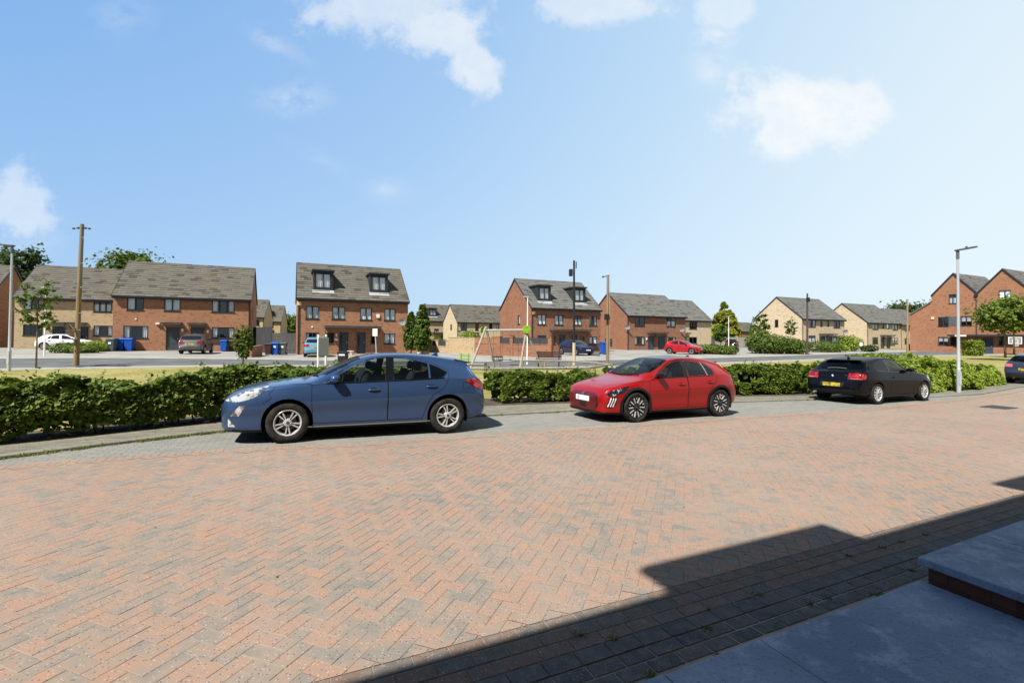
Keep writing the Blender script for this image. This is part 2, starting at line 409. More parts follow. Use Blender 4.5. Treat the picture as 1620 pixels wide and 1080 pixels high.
# base sheet to the horizon
def basef(t, b):
    v = geo(t, 'Position'); n = t.noise(v, .25, 6, .6); n2 = t.noise(v, 3.5, 4)
    c = t.ramp(t.math('ADD', t.math('MULTIPLY', n, .6), t.math('MULTIPLY', n2, .4)), [(.3, (.10, .10, .035)), (.5, (.17, .15, .06)), (.7, (.24, .20, .09))]); t.put(b.inputs['Base Color'], c)
xs = [-900, -400, -200, -120]+list(np.arange(-80, 121, 2.0))+[160, 250, 450, 900]; yy = [-300, -100, -40]+list(np.arange(-16, 101, 2.0))+[130, 180, 260, 400, 900]
vs = [(x, y, gz(x, y)-.035) for x in xs for y in yy]; n = len(yy)
fs = [(i*n+j, (i+1)*n+j, (i+1)*n+j+1, i*n+j+1) for i in range(len(xs)-1) for j in range(n-1)]
me = bpy.data.meshes.new('ground'); me.from_pydata(vs, [], fs); tag(obj('ground', me, mat('ground_earth', rough=1, fn=basef), None, True), kind='structure')

def pavef(cols, stain=.35, speck=.5, blend=.0):
    def fn(t, b):
        p = geo(t, 'Position'); r = geo(t, 'Random Per Island')
        f = r
        if blend:
            n0 = t.noise(p, 6.5, 3, .6); f = t.math('ADD', t.math('MULTIPLY', r, 1-blend), t.math('MULTIPLY', t.smooth(n0, .3, .7), blend), clamp=True)
        c = t.ramp(f, cols)
        n = t.noise(p, 14, 6, .65); c = t.mix(t.math('MULTIPLY', t.smooth(n, .40, .68), .45), c, (.20, .170, .140))
        n = t.noise(p, .45, 4); c = t.mix(t.math('MULTIPLY', t.smooth(n, .42, .68), stain), c, (.285, .230, .188))
        n = t.noise(p, 1.7, 5); c = t.mix(t.math('MULTIPLY', t.smooth(n, .55, .75), stain*.7), c, (.145, .124, .105))
        vo = t.add('ShaderNodeTexVoronoi', voronoi_dimensions='2D'); t.put(vo.inputs['Vector'], p); vo.inputs['Scale'].default_value = 52
        hit = t.math('MULTIPLY', t.math('LESS_THAN', vo.outputs['Distance'], t.math('MULTIPLY', t.xyz(vo.outputs['Color'])[2], .24)), t.math('GREATER_THAN', t.xyz(vo.outputs['Color'])[0], .55))
        c = t.mix(t.math('MULTIPLY', hit, speck*.75), c, (.44, .40, .34))
        vo = t.add('ShaderNodeTexVoronoi', voronoi_dimensions='2D'); t.put(vo.inputs['Vector'], p); vo.inputs['Scale'].default_value = 33
        hit = t.math('MULTIPLY', t.math('LESS_THAN', vo.outputs['Distance'], .13), t.math('GREATER_THAN', t.xyz(vo.outputs['Color'])[1], .7))
        c = t.mix(t.math('MULTIPLY', hit, .8), c, (.03, .027, .022))
        t.put(b.inputs['Base Color'], c)
        t.put(b.inputs['Normal'], t.bump(t.noise(p, 160, 3), .35, .004))
    return fn
PAVE = mat('red_block_paving', rough=.92, spec=.2, fn=pavef([(0, (.156, .150, .134)), (.20, (.186, .163, .138)), (.40, (.230, .180, .143)), (.60, (.262, .180, .134)), (.82, (.292, .176, .122)), (1, (.246, .175, .136))], .30, .7, .5))
PAVED = mat('shaded_border_paving', rough=.92, spec=.2, fn=pavef([(0, (.085, .085, .085)), (.4, (.12, .10, .085)), (1, (.17, .10, .07))], .1, .6, .3))  # border rows: darker paving colours, depth of the house shadow put into them
PAVEG = mat('grey_block_paving', rough=.92, spec=.2, fn=pavef([(0, (.165, .172, .160)), (.5, (.188, .193, .177)), (1, (.21, .21, .188))], .18, .4))
EDGEB = mat('edging_block_paving', rough=.92, spec=.2, fn=pavef([(0, (.055, .058, .065)), (.5, (.08, .08, .082)), (1, (.105, .09, .082))], .06, .5))
KERBM = mat('concrete_kerb', rough=.92, spec=.2, fn=pavef([(0, (.15, .148, .125)), (1, (.20, .195, .165))], .2, .2))
BED = mat('jointing_sand', rough=1, fn=lambda t, b: t.put(b.inputs['Base Color'], t.mix(t.smooth(t.noise(geo(t, 'Position'), .9, 5), .42, .6), (.21, .175, .14), (.33, .28, .225))))
def bricks(name, rects, m, h=.0016, bev=.0022, tilt=.0005, gap=.0018, rot=None):
    """rects: arrays (u0,v0,u1,v1); one mesh, every block an island"""
    r = np.array(rects, float); k = len(r)
    u0, v0, u1, v1 = (r[:, 0]+gap, r[:, 1]+gap, r[:, 2]-gap, r[:, 3]-gap)
    U = np.stack([u0, u1, u1, u0, u0+bev, u1-bev, u1-bev, u0+bev], 1); V = np.stack([v0, v0, v1, v1, v0+bev, v0+bev, v1-bev, v1-bev], 1)
    if rot: c_, s_ = math.cos(rot), math.sin(rot); U, V = U*c_-V*s_, U*s_+V*c_
    X_ = U*AX.x+V*NX.x; Y_ = U*AX.y+V*NX.y
    zc = np.array([gz(x, y) for x, y in zip(X_.mean(1), Y_.mean(1))])
    zz = (zc[:, None]+(-.005)*(X_-X_.mean(1)[:, None])-.02*(Y_-Y_.mean(1)[:, None]))
    zz[:, :4] += -.0012; zz[:, 4:] += h*.5
    zz += np.clip(rng.normal(0, tilt, (k, 1)), -tilt*2, tilt*2); zz[:, 4:] += rng.normal(0, tilt*.7, (k, 4))
    co_ = np.stack([X_, Y_, zz], 2).reshape(-1, 3)
    base = np.arange(k)[:, None]*8
    q = np.array([[4, 5, 6, 7], [0, 1, 5, 4], [1, 2, 6, 5], [2, 3, 7, 6], [3, 0, 4, 7]])
    idx = (base[:, :, None]+q[None]).reshape(-1)
    me = bpy.data.meshes.new(name); me.vertices.add(k*8); me.vertices.foreach_set('co', co_.astype(np.float32).ravel())
    me.loops.add(len(idx)); me.loops.foreach_set('vertex_index', idx.astype(np.int32)); nf = k*5; flat = True
    me.polygons.add(nf); me.polygons.foreach_set('loop_start', np.arange(0, nf*4, 4, dtype=np.int32)); me.polygons.foreach_set('use_smooth', [False]*nf); me.update(calc_edges=True)
    return tag(obj(name, me, m), kind='structure')
def visible(u, v, pad=1.6):
    p = uv(u, v); return p.y > .2 and abs(p.x) < 1.12*p.y+pad
B_ = .1
def clip(poly, f):
    """keep the part of a convex polygon where f(u,v) >= 0"""
    out = []
    for p, q in zip(poly, poly[1:]+poly[:1]):
        a, b = f(*p), f(*q)
        if a >= 0: out.append(p)
        if (a >= 0) != (b >= 0): k = a/(a-b); out.append((p[0]+(q[0]-p[0])*k, p[1]+(q[1]-p[1])*k))
    return out
def herring(v0, hi, umin, umax, rot):
    """90 degree herringbone turned by rot to the kerb: whole blocks, and blocks cut at the two edges"""
    full, cut = [], []; c_, s_ = math.cos(rot), math.sin(rot); L = int((umax+12)/B_)
    for j in range(-L, L):
        for i in range(-int(6/B_), L):
            tt = (i-j) % 4
            if tt == 0: q = (i*B_, j*B_, (i+2)*B_, (j+1)*B_)
            elif tt == 3: q = (i*B_, j*B_, (i+1)*B_, (j+2)*B_)
            else: continue
            x, y = (q[0]+q[2])/2, (q[1]+q[3])/2; cu, cv = x*c_-y*s_, x*s_+y*c_
            if cu < umin or cu > umax or cv < v0-.15 or cv > 10.2 or not visible(cu, cv): continue
            g = .002; P = [(q[0]+g, q[1]+g), (q[2]-g, q[1]+g), (q[2]-g, q[3]-g), (q[0]+g, q[3]-g)]; P = [(a*c_-b*s_, a*s_+b*c_) for a, b in P]
            ins = [b >= v0 and b <= hi(a) for a, b in P]
            if all(ins): full.append(q)
            else:
                P = clip(clip(P, lambda a, b: b-v0), lambda a, b: hi(a)-b)
                if len(P) > 2: cut.append(P)
    return full, cut
V0 = 2.52
sheet('paving_bed', BED, us, 1.80, lambda u: max(1.81, kv(u)), 8, -.0028)
HR = R(45)
full, cut = herring(V0, lambda u: gb(u)-.1, -8, 42, HR)
bricks('brick_road', full, PAVE, rot=HR)
mb = MB()
for P in cut:
    i = len(mb.v); dz_ = .002+random.gauss(0, .0007)
    for a, b in P: p = uv(a, b); mb.v.append((p.x, p.y, gz(p.x, p.y)+dz_))
    mb.f.append(tuple(range(i, i+len(P)))); mb.mi.append(0)
tag(mb.build('brick_road_edge', PAVE, weld=False), kind='structure')
rows = []
for (v, h, L, off) in ((2.42, .1, .2, 0), (2.31, .105, .2, .09), (2.205, .105, .2, .03)):
    rows += [(u, v, u+L, v+h) for u in np.arange(-3+off, 14, L) if visible(u, v)]
bricks('brick_road_border', rows, PAVED)
rows = [(u, 2.085, u+.2, 2.20) for u in np.arange(-3, 14, .2) if visible(u, 2.1)]
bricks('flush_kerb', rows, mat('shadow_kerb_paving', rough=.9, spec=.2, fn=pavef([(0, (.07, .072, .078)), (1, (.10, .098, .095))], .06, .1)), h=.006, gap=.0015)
rows = []
for (v, off) in ((1.985, .0), (1.885, .11)):
    rows += [(u, v, u+.2, v+.1) for u in np.arange(-3+off, 14, .2) if visible(u, v)]
bricks('sett_margin', rows, EDGEB, gap=.006)
# header course between red and grey, grey parking bay, kerb, verge strip
rows = [(u, gb(u+.05)-.1, u+.1, gb(u+.05)+.1) for u in np.arange(-8, 42, .1) if visible(u, 8)]
bricks('parking_bay_edge', rows, PAVE)
rows = []
for j in range(int(5/.1)):
    for u in np.arange(-9+.1*(j % 2), 42, .2):
        cu = u+.1; v = 6.0+j*.1
        if gb(cu)+.1 <= v+.04 and v < kv(cu)-.02 and visible(cu, v): rows.append((u, max(v, gb(cu)+.1), u+.2, min(v+.1, kv(cu))))
bricks('parking_bay', [q for q in rows if q[3]-q[1] > .03], PAVEG)
def strip_curve(lo, hi, L, umin=-9, umax=42, **kw):
    pass
rows = []
def kerb_blocks():
    mb = MB(); u = -14.0
    while u < 44:
        du = .9 if abs(kv(u+.9)-kv(u)) < .1 else .45
        a, b = uv(u, kv(u)), uv(u+du, kv(u+du)); d = (b-a).normalized(); n_ = Vector((-d.y, d.x, 0)); a = a+d*.004; b = b-d*.004
        za, zb = gz(a.x, a.y), gz(b.x, b.y); w = .125; hh = .05
        A0, A1 = a, a+n_*w; B0, B1 = b, b+n_*w
        def P(p, z): return (p.x, p.y, z)
        s = n_*.02
        mb.quad(P(A0, za-.03), P(B0, zb-.03), P(B0, zb+hh-.015), P(A0, za+hh-.015)); mb.quad(P(A0, za+hh-.015), P(B0, zb+hh-.015), P(B0+s, zb+hh), P(A0+s, za+hh))
        mb.quad(P(A0+s, za+hh), P(B0+s, zb+hh), P(B1, zb+hh), P(A1, za+hh)); mb.quad(P(A1, za+hh), P(B1, zb+hh), P(B1, zb-.05), P(A1, za-.05))
        mb.quad(P(A0, za-.03), P(A0, za+hh-.015), P(A0+s, za+hh), P(A1, za+hh), P(A1, za-.05)); mb.quad(P(B0, zb-.03), P(B1, zb-.05), P(B1, zb+hh), P(B0+s, zb+hh), P(B0, zb+hh-.015))
        u += du
    return tag(mb.build('kerb', KERBM, weld=True, fix=False), kind='structure')
kerb_blocks()
VERGEB = mat('verge_paving', rough=.95, spec=.2, fn=lambda t, b: (lambda p: t.put(b.inputs['Base Color'], t.mix(t.smooth(t.noise(p, 2.2, 5), .35, .65), t.mix(t.smooth(t.noise(p, 40, 3), .3, .7), (.135, .13, .098), (.205, .20, .155)), (.24, .225, .175))))(geo(t, 'Position')))
sheet('verge_strip', VERGEB, us, lambda u: kv(u)+.12, lambda u: sv(u)+.02, 4, .043)
rows = []
for j in range(14):
    for u in np.arange(-9+.1*(j % 2), 34, .2):
        cu = u+.1; v = kv(cu)+.135+j*.1
        if v+.1 < sv(cu) and visible(cu, v): rows.append((u, v, u+.2, v+.1))
o = bricks('verge_blocks', rows, mat('verge_block_paving', rough=.95, spec=.2, fn=pavef([(0, (.12, .118, .09)), (1, (.19, .182, .142))], .2, .25))); o.location.z = .047
hv = lambda u: sv(u)+1.5
sheet('hedge_soil', SOIL, us, lambda u: sv(u), hv, 4, .040)
# lawn between hedge and far road
pth_near = lin([(-60, 22), (-24, 25), (-12, 29.5), (-2, 29.6), (5, 26), (10, 23.2), (18, 22.0), (30, 23.2), (50, 25.5), (62, 26.0), (90, 24)])
rd_near = lin([(-60, 25), (-20, 29), (-12, 31.2), (-2, 31.3), (5, 27.6), (10, 24.8), (18, 23.6), (30, 24.8), (50, 27), (62, 28), (90, 28)])
rd_far = lin([(-60, 34), (-20, 38.5), (-12, 38.3), (-2, 36.6), (5, 33), (11, 30.0), (24, 29.2), (38, 30), (50, 32), (62, 34), (90, 38)])
pf_far = lin([(-60, 37), (-20, 41.5), (-12, 41.3), (-2, 39.2), (5, 35.6), (11, 32.6), (24, 31.6), (38, 32.6), (50, 34.6), (62, 37), (90, 41)])
def lawnf(t, b):
    p = geo(t, 'Position'); n = t.noise(p, .35, 6, .6); n2 = t.noise(p, 7, 5, .7); n3 = t.noise(p, 40, 3)
    f = t.math('ADD', t.math('ADD', t.math('MULTIPLY', n, .5), t.math('MULTIPLY', n2, .3)), t.math('MULTIPLY', n3, .2))
    t.put(b.inputs['Base Color'], t.ramp(f, [(.30, (.13, .145, .035)), (.45, (.22, .20, .065)), (.58, (.31, .265, .11)), (.72, (.38, .33, .16))]))
    t.put(b.inputs['Normal'], t.bump(n3, .7, .03))
us2 = list(np.arange(-60, 91, 1.5))
sheet('lawn', mat('dry_lawn', rough=1, spec=.1, fn=lawnf), us2, lambda u: sv(u)+1.4, lambda u: pth_near(u)+.05, 14, .03)
CONC = mat('pavement_concrete', rough=.95, spec=.2, fn=mott((.235, .225, .20), (.30, .29, .26), 1.2, fine=50))
ASPH = mat('asphalt', rough=.9, spec=.25, fn=mott((.085, .087, .09), (.12, .12, .12), .8, fine=120))
DRIVE = mat('driveway_tarmac', rough=.95, spec=.2, fn=mott((.20, .195, .18), (.29, .28, .255), .5, fine=70))
sheet('near_pavement', CONC, us2, pth_near, rd_near, 2, .02)
sheet('far_road', ASPH, us2, rd_near, rd_far, 4, .004)
sheet('far_pavement', CONC, us2, rd_far, pf_far, 3, .02)
sheet('driveways', DRIVE, us2, pf_far, lambda u: pf_far(u)+30, 12, .012)
# road markings: give way dashes at the side road
mb = MB()
for k_ in range(6):
    p = at(1384+k_*7, 559.5)
    q = AX*.5
    mb.quad(p+Vector((0, 0, .012)), p+q+Vector((0, 0, .012)), p+q+NX*.25+Vector((0, 0, .012)), p+NX*.25+Vector((0, 0, .012)))
tag(mb.build('road_marking', mat('road_paint', (.6, .6, .58), rough=.8), fix=False), kind='structure')
# footpath across the lawn behind the hedge
def pathpoly(name, m, pts, dz):
    P = [at(*p) for p in pts]
    mb = MB(); mb.v = [(p.x, p.y, gz(p.x, p.y)+dz) for p in P]; mb.f = [tuple(range(len(P)))]; mb.mi = [0]
    return tag(mb.build(name, m), kind='structure')
sheet('play_area_path', CONC, list(np.arange(-3, 4.1, .5)), 25.5, 27.6, 3, .036)
# drain covers
mb = MB()
p = at(1580, 644.5); d = AX*.42; e = NX*.3; zz = Vector((0, 0, .016))
mb.quad(p-d-e+zz, p+d-e+zz, p+d+e+zz, p-d+e+zz)
for q in (-.25, -.05, .15):
    mb.quad(p+AX*q-e*.8+zz*1.3, p+AX*(q+.1)-e*.8+zz*1.3, p+AX*(q+.1)+e*.8+zz*1.3, p+AX*q+e*.8+zz*1.3)
tag(mb.build('manhole_cover', mat('cast_iron', (.07, .06, .055), rough=.7, metal=.3)), 'rusty brown iron manhole cover set in the red paving beyond the black car', 'manhole cover')
# paving slabs at the house door, and the raised step
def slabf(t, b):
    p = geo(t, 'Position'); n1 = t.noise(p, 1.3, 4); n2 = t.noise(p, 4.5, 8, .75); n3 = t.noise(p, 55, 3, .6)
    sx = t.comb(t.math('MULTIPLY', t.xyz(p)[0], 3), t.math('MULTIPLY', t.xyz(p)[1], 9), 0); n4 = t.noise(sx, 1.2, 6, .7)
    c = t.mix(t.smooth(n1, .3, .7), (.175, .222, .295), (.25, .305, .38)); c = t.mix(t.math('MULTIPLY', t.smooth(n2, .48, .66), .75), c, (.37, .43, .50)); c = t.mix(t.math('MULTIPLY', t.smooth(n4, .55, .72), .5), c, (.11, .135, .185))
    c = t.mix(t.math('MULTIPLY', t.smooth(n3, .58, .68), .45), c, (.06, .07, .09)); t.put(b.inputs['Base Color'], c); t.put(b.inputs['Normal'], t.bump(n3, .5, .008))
SLAB = mat('concrete_slab', rough=.9, spec=.25, fn=slabf)  # blue cast of the skylit shade is put into the slab colour
zs = guv(3, 1.8)+.012
uu = 4.07
k_ = 0
edges = [-.9, -.03, .85, 1.72, 2.42, 3.16, 4.10]
sheet('slab_bedding', SOIL, list(np.arange(-1, 6.1, .5)), -.2, 1.84, 4, -.03)
for a, b in zip(edges[:-1], edges[1:]):
    mb = MB(); mtx = Matrix.Translation(uv(0, 0, 0)) @ Matrix.Rotation(TH, 4, 'Z')
    zl = (guv((a+b)/2, 1.8)+.012)
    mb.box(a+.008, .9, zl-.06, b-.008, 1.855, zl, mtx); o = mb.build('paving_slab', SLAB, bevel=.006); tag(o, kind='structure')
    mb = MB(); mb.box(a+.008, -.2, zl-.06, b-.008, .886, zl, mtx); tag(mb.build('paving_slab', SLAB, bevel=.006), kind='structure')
st = thing('doorstep', 'raised pale concrete doorstep with overhanging edge on a brick base', 'step', uv(4.09, 1.87, zs), TH)
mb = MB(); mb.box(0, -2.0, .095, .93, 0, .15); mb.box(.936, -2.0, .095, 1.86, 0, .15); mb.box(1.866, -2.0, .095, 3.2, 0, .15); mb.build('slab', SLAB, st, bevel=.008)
mb = MB(); mb.box(.045, -2.0, -.03, 3.15, -.045, .094); mb.build('brick_base', brickwall('step_brick', (.15, .055, .034), (.12, .045, .03), (.05, .042, .035), .225, .13), st)
# ================================================================== HOUSES
def wallpoly(poly, holes, depth=.1, frame=None):
    """poly/hole coordinates in wall plane (x,z); returns bmesh in plane y=0 with holes cut and reveals going +y"""
    bm = bmesh.new(); f = bm.faces.new([bm.verts.new((x, 0, z)) for x, z in poly])
    for (x0, z0, x1, z1) in holes:
        for (p, n) in (((x0, 0, 0), (1, 0, 0)), ((x1, 0, 0), (1, 0, 0)), ((0, 0, z0), (0, 0, 1)), ((0, 0, z1), (0, 0, 1))):
            fs = [f for f in bm.faces if not (max(v.co.x for v in f.verts) < x0-1e-4 or min(v.co.x for v in f.verts) > x1+1e-4 or max(v.co.z for v in f.verts) < z0-1e-4 or min(v.co.z for v in f.verts) > z1+1e-4)]
            g = list({e for f in fs for e in f.edges})+list({v for f in fs for v in f.verts})+fs
            if fs: bmesh.ops.bisect_plane(bm, geom=g, plane_co=p, plane_no=n, dist=1e-5)
        kill = []
        for f in bm.faces:
            c = f.calc_center_median()
            if x0 < c.x < x1 and z0 < c.z < z1: kill.append(f)
        bmesh.ops.delete(bm, geom=kill, context='FACES')
    for (x0, z0, x1, z1) in holes:
        P = [(x0, z0), (x1, z0), (x1, z1), (x0, z1)]
        for (a, b) in zip(P, P[1:]+P[:1]):
            bm.faces.new([bm.verts.new(q) for q in ((a[0], 0, a[1]), (b[0], 0, b[1]), (b[0], depth, b[1]), (a[0], depth, a[1]))])
    return bm
def add_bm(dst, bm, mtx):
    """append bm to MB"""
    i = len(dst.v); bm.verts.index_update()
    dst.v += [tuple(mtx @ v.co) for v in bm.verts]
    for f in bm.faces: dst.f.append(tuple(i+v.index for v in f.verts)); dst.mi.append(dst.m)
    bm.free()
def tiles(mb, x0, x1, y0, z0, y1, z1, gauge=.36, tw=.60):
    """individual roof tiles on the slope from (y0,z0) eave to (y1,z1) ridge"""
    L = math.hypot(y1-y0, z1-z0); dy, dz = (y1-y0)/L, (z1-z0)/L; ny, nz = -dz, dy
    if nz < 0: ny, nz = -ny, -nz
    n = max(1, round(L/gauge)); g = L/n; k = max(1, round((x1-x0)/tw)); w = (x1-x0)/k
    for r in range(n):
        off = (w/2 if r % 2 else 0)
        for c in range(k+1):
            a, b = x0+c*w-off, x0+(c+1)*w-off
            a, b = max(a, x0), min(b, x1)
            if b-a < .02: continue
            h0 = .045+random.uniform(-.010, .014); h1 = .006; s0, s1 = r*g-.02, (r+1)*g+.02
            a += .003; b -= .003
            p = [(a, y0+dy*s0+ny*h0, z0+dz*s0+nz*h0), (b, y0+dy*s0+ny*h0, z0+dz*s0+nz*h0), (b, y0+dy*s1+ny*h1, z0+dz*s1+nz*h1), (a, y0+dy*s1+ny*h1, z0+dz*s1+nz*h1)]
            i = len(mb.v); mb.v += p+[(a, y0+dy*s0, z0+dz*s0), (b, y0+dy*s0, z0+dz*s0)]
            mb.f += [(i, i+1, i+2, i+3), (i+4, i+5, i+1, i)]; mb.mi += [mb.m, mb.m]
def window_parts(parent, rect, mtx, curtain=None, mull=1, depth=.085, sill=True, name='window'):
    x0, z0, x1, z1 = rect; fw_ = .07; w = x1-x0
    mb = MB(); y = depth
    mb.box(x0, y-.05, z0, x1, y+.02, z0+fw_, mtx); mb.box(x0, y-.05, z1-fw_, x1, y+.02, z1, mtx)
    mb.box(x0, y-.05, z0+fw_, x0+fw_, y+.02, z1-fw_, mtx); mb.box(x1-fw_, y-.05, z0+fw_, x1, y+.02, z1-fw_, mtx)
    for q in range(1, mull+1):
        xm = x0+w*q/(mull+1); mb.box(xm-.05, y-.055, z0+fw_, xm+.05, y+.02, z1-fw_, mtx)
    if sill: mb.box(x0-.05, -.035, z0-.07, x1+.05, y-.051, z0-.002, mtx)
    f = mb.build(name, ANT, parent)
    mb = MB(); mb.quad(*[mtx @ Vector(p) for p in ((x0+fw_, y-.01, z0+fw_), (x1-fw_, y-.01, z0+fw_), (x1-fw_, y-.01, z1-fw_), (x0+fw_, y-.01, z1-fw_))]); mb.build('pane', PANE, f)
    mb = MB(); mb.quad(*[mtx @ Vector(p) for p in ((x0-.3, y+.9, z0-.3), (x1+.3, y+.9, z0-.3), (x1+.3, y+.9, z1+.3), (x0-.3, y+.9, z1+.3))])
    if curtain:
        yc = y+.06
        if curtain == 'full': spans = [(x0+.05, x1-.05, z0+.05, z1-.05)]
        elif curtain == 'blind': spans = [(x0+.05, x1-.05, z0+(z1-z0)*.45, z1-.05)]
        elif curtain == 'sides': spans = [(x0+.05, x0+w*.24, z0+.05, z1-.05), (x1-w*.24, x1-.05, z0+.05, z1-.05)]
        elif curtain == 'half': spans = [(x0+.05, x1-.05, z0+.05, z0+(z1-z0)*.6)]
        else: spans = [(x0+.05, x0+w*.48, z0+.05, z1-.05)]
        for a, b, c, d in spans:
            mb2 = MB(); n_ = max(2, int((b-a)/.07))
            for i in range(n_):
                p, q = a+(b-a)*i/n_, a+(b-a)*(i+1)/n_; s = .025*(1 if i % 2 else -1)
                mb2.quad(*[mtx @ Vector(v) for v in ((p, yc+s, c), (q, yc-s, c), (q, yc-s, d), (p, yc+s, d))])
            mb2.build('curtain', CURT, f, fix=False)
    return f
def door_parts(parent, rect, mtx, m=DOORG):
    x0, z0, x1, z1 = rect; mb = MB(); y = .11
    mb.box(x0, y-.06, z0, x0+.07, y+.01, z1, mtx); mb.box(x1-.07, y-.06, z0, x1, y+.01, z1, mtx); mb.box(x0+.07, y-.06, z1-.07, x1-.07, y+.01, z1, mtx)
    mb.box(x0+.07, y-.03, z0+.02, x1-.07, y+.01, z1-.07, mtx)
    for zz in (.28, .52):
        mb.box(x0+.3, y-.045, z0+(z1-z0)*zz, x1-.16, y-.031, z0+(z1-z0)*(zz+.18), mtx)
    d = mb.build('door', m, parent)
    mb = MB(); mb.box(x0+.15, y-.042, z0+.3, x0+.25, y-.031, z1-.3, mtx); mb.build('door_light', BLACKGLASS, d)
    mb = MB(); mb.box(x1-.16, y-.09, z0+.95, x1-.12, y-.035, z0+1.1, mtx); mb.build('handle', STEEL, d)
    mb = MB(); mb.box(x0-.05, -.12, -.02, x1+.05, y-.061, max(z0-.002, .03), mtx); mb.build('threshold', CONC, d)
class House:
    def __init__(s, label, px, Z, w, eave, ridge, zg, brick, tile, d=8.5, ang=25, name='brick_house', base_py=530, ref='left', cat='house', group=None):
        s.a = R(ang); p = atd(px, Z); s.dx = Vector((math.cos(s.a), math.sin(s.a), 0))
        if ref == 'right': p = p-s.dx*w
        s.o = Vector((p.x, p.y, zg)); s.w, s.d, s.eave, s.ridge, s.brick, s.tile = w, d, eave, ridge, brick, tile
        s.root = thing(name, label, cat, s.o, s.a, group)
        s.holes = []; s.gholes = []; s.todo = []; s.side = 'left'
    # pixel -> wall coordinates (front plane, or a gable plane)
    def fx(s, px, py, plane='front'):
        d = ray(px, py); E = Vector((0, 0, EYE)); ny = Vector((-math.sin(s.a), math.cos(s.a), 0))
        if plane == 'front': o, n, ax = s.o, ny, s.dx
        elif plane == 'left': o, n, ax = s.o, s.dx, ny
        else: o, n, ax = s.o+s.dx*s.w, s.dx, ny
        t = (o-E).dot(n)/d.dot(n); q = E+d*t-o
        return q.dot(ax), q.z
    def rect(s, r, plane='front', snap=True):
        a = s.fx(r[0], (r[1]+r[3])/2, plane); b = s.fx(r[2], (r[1]+r[3])/2, plane); xm = (r[0]+r[2])/2
        z1 = s.fx(xm, r[1], plane)[1]; z0 = s.fx(xm, r[3], plane)[1]
        return (min(a[0], b[0]), z0, max(a[0], b[0]), z1)
    def win(s, r, curtain=None, mull=1, plane='front', local=False):
        q = r if local else s.rect(r, plane)
        (s.holes if plane == 'front' else s.gholes).append(q); s.todo.append(('w', q, curtain, mull, plane)); return s
    def door(s, r, local=False):
        q = r if local else s.rect(r); q = (q[0], .06, q[2], max(2.0, min(q[3], 2.15))); s.holes.append(q); s.todo.append(('d', q)); return s
    def canopy(s, pxa, pxb, z=2.38, proj=.75, t_=.13, local=False):
        a, b = (pxa, pxb) if local else (s.fx(pxa, 530)[0], s.fx(pxb, 530)[0]); s.todo.append(('c', a, b, z, proj, t_)); return s
    def shell(s, dormers=(), gable='left', ov=.28, detail=True, ridge_step=None, tile_x=(None, None)):
        w, d, e, r = s.w, s.d, s.eave, s.ridge; I = Matrix.Identity(4)
        LM = Matrix(((0, 0, 0, 0), (1, 0, 0, 0), (0, 0, 1, 0), (0, 0, 0, 1)))   # plane coords (x along depth, z) -> left gable x=0, reveal toward +x
        LM = Matrix(((0, 1, 0, 0), (1, 0, 0, 0), (0, 0, 1, 0), (0, 0, 0, 1)))
        RM = Matrix(((0, -1, 0, w), (1, 0, 0, 0), (0, 0, 1, 0), (0, 0, 0, 1)))
        s.GM = LM if gable == 'left' else RM
        mb = MB(); add_bm(mb, wallpoly([(0, -.4), (w, -.4), (w, e), (0, e)], s.holes), I)
        G = [(0, -.4), (d, -.4), (d, e), (d/2, r-.12), (0, e)]
        add_bm(mb, wallpoly(G, s.gholes if gable == 'left' else []), LM); add_bm(mb, wallpoly(G, s.gholes if gable == 'right' else []), RM)
        mb.quad((0, d, -.4), (w, d, -.4), (w, d, e), (0, d, e))
        s.wall = mb.build('wall', s.brick, s.root, fix=False, weld=False)
        # roof
        mb = MB(); sl = (r-e)/(d/2); ey = -ov; ez = e-ov*sl; xo = .06
        under = MB(); under.m = 0
        under.quad((-xo, ey, ez), (w+xo, ey, ez), (w+xo, d/2, r), (-xo, d/2, r)); under.quad((w+xo, d+ov, ez), (-xo, d+ov, ez), (-xo, d/2, r), (w+xo, d/2, r))
        tiles(mb, -xo, w+xo, ey, ez+.02, d/2, r+.02); tiles(mb, -xo, w+xo, d+ov, ez+.02, d/2, r+.02)
        n_ = int(w/.45)
        for i in range(n_):
            a, b = -xo+(w+2*xo)*i/n_, -xo+(w+2*xo)*(i+1)/n_-.012
            P = [(a, d/2-.14, r-.03), (a, d/2-.06, r+.09), (a, d/2+.06, r+.09), (a, d/2+.14, r-.03)]
            Q = [(b, y, z) for _, y, z in P]
            for j in range(3): mb.quad(P[j], P[j+1], Q[j+1], Q[j])
            mb.quad(*P); mb.quad(*Q)
        s.roof = mb.build('roof', s.tile, s.root, fix=False, weld=False)
        under.build('roof_underlay', BLACKP, s.roof, fix=False)
        # verge boards, fascia, gutter, downpipe
        for x in (-xo-.035, w+xo):
            mb = MB(); yo, zo_ = d+ov, ez
            mb.prism([(ey, ez-.12), (d/2, r-.12), (yo, zo_-.12), (yo, zo_+.075), (d/2, r+.075), (ey, ez+.075)], x, x+.035, 'yz')
            mb.build('bargeboard', ANT, s.root)
        mb = MB(); mb.box(-xo, ey-.0, ez-.2, w+xo, ey+.025, ez-.015); mb.box(0, ey+.026, ez-.2, w, -.002, ez-.18); mb.box(-xo-.02, ey-.11, ez-.10, w+xo+.02, ey-.002, ez+.0)
        mb.build('gutter', ANT, s.root)
        mb = MB(); xx = .12 if gable == 'left' else w-.12
        mb.tube([(xx, ey-.05, ez-.05), (xx, -.06, ez-.35), (xx, -.06, .05)], .04, 8); mb.build('downpipe', ANT, s.root, smooth=1.0)
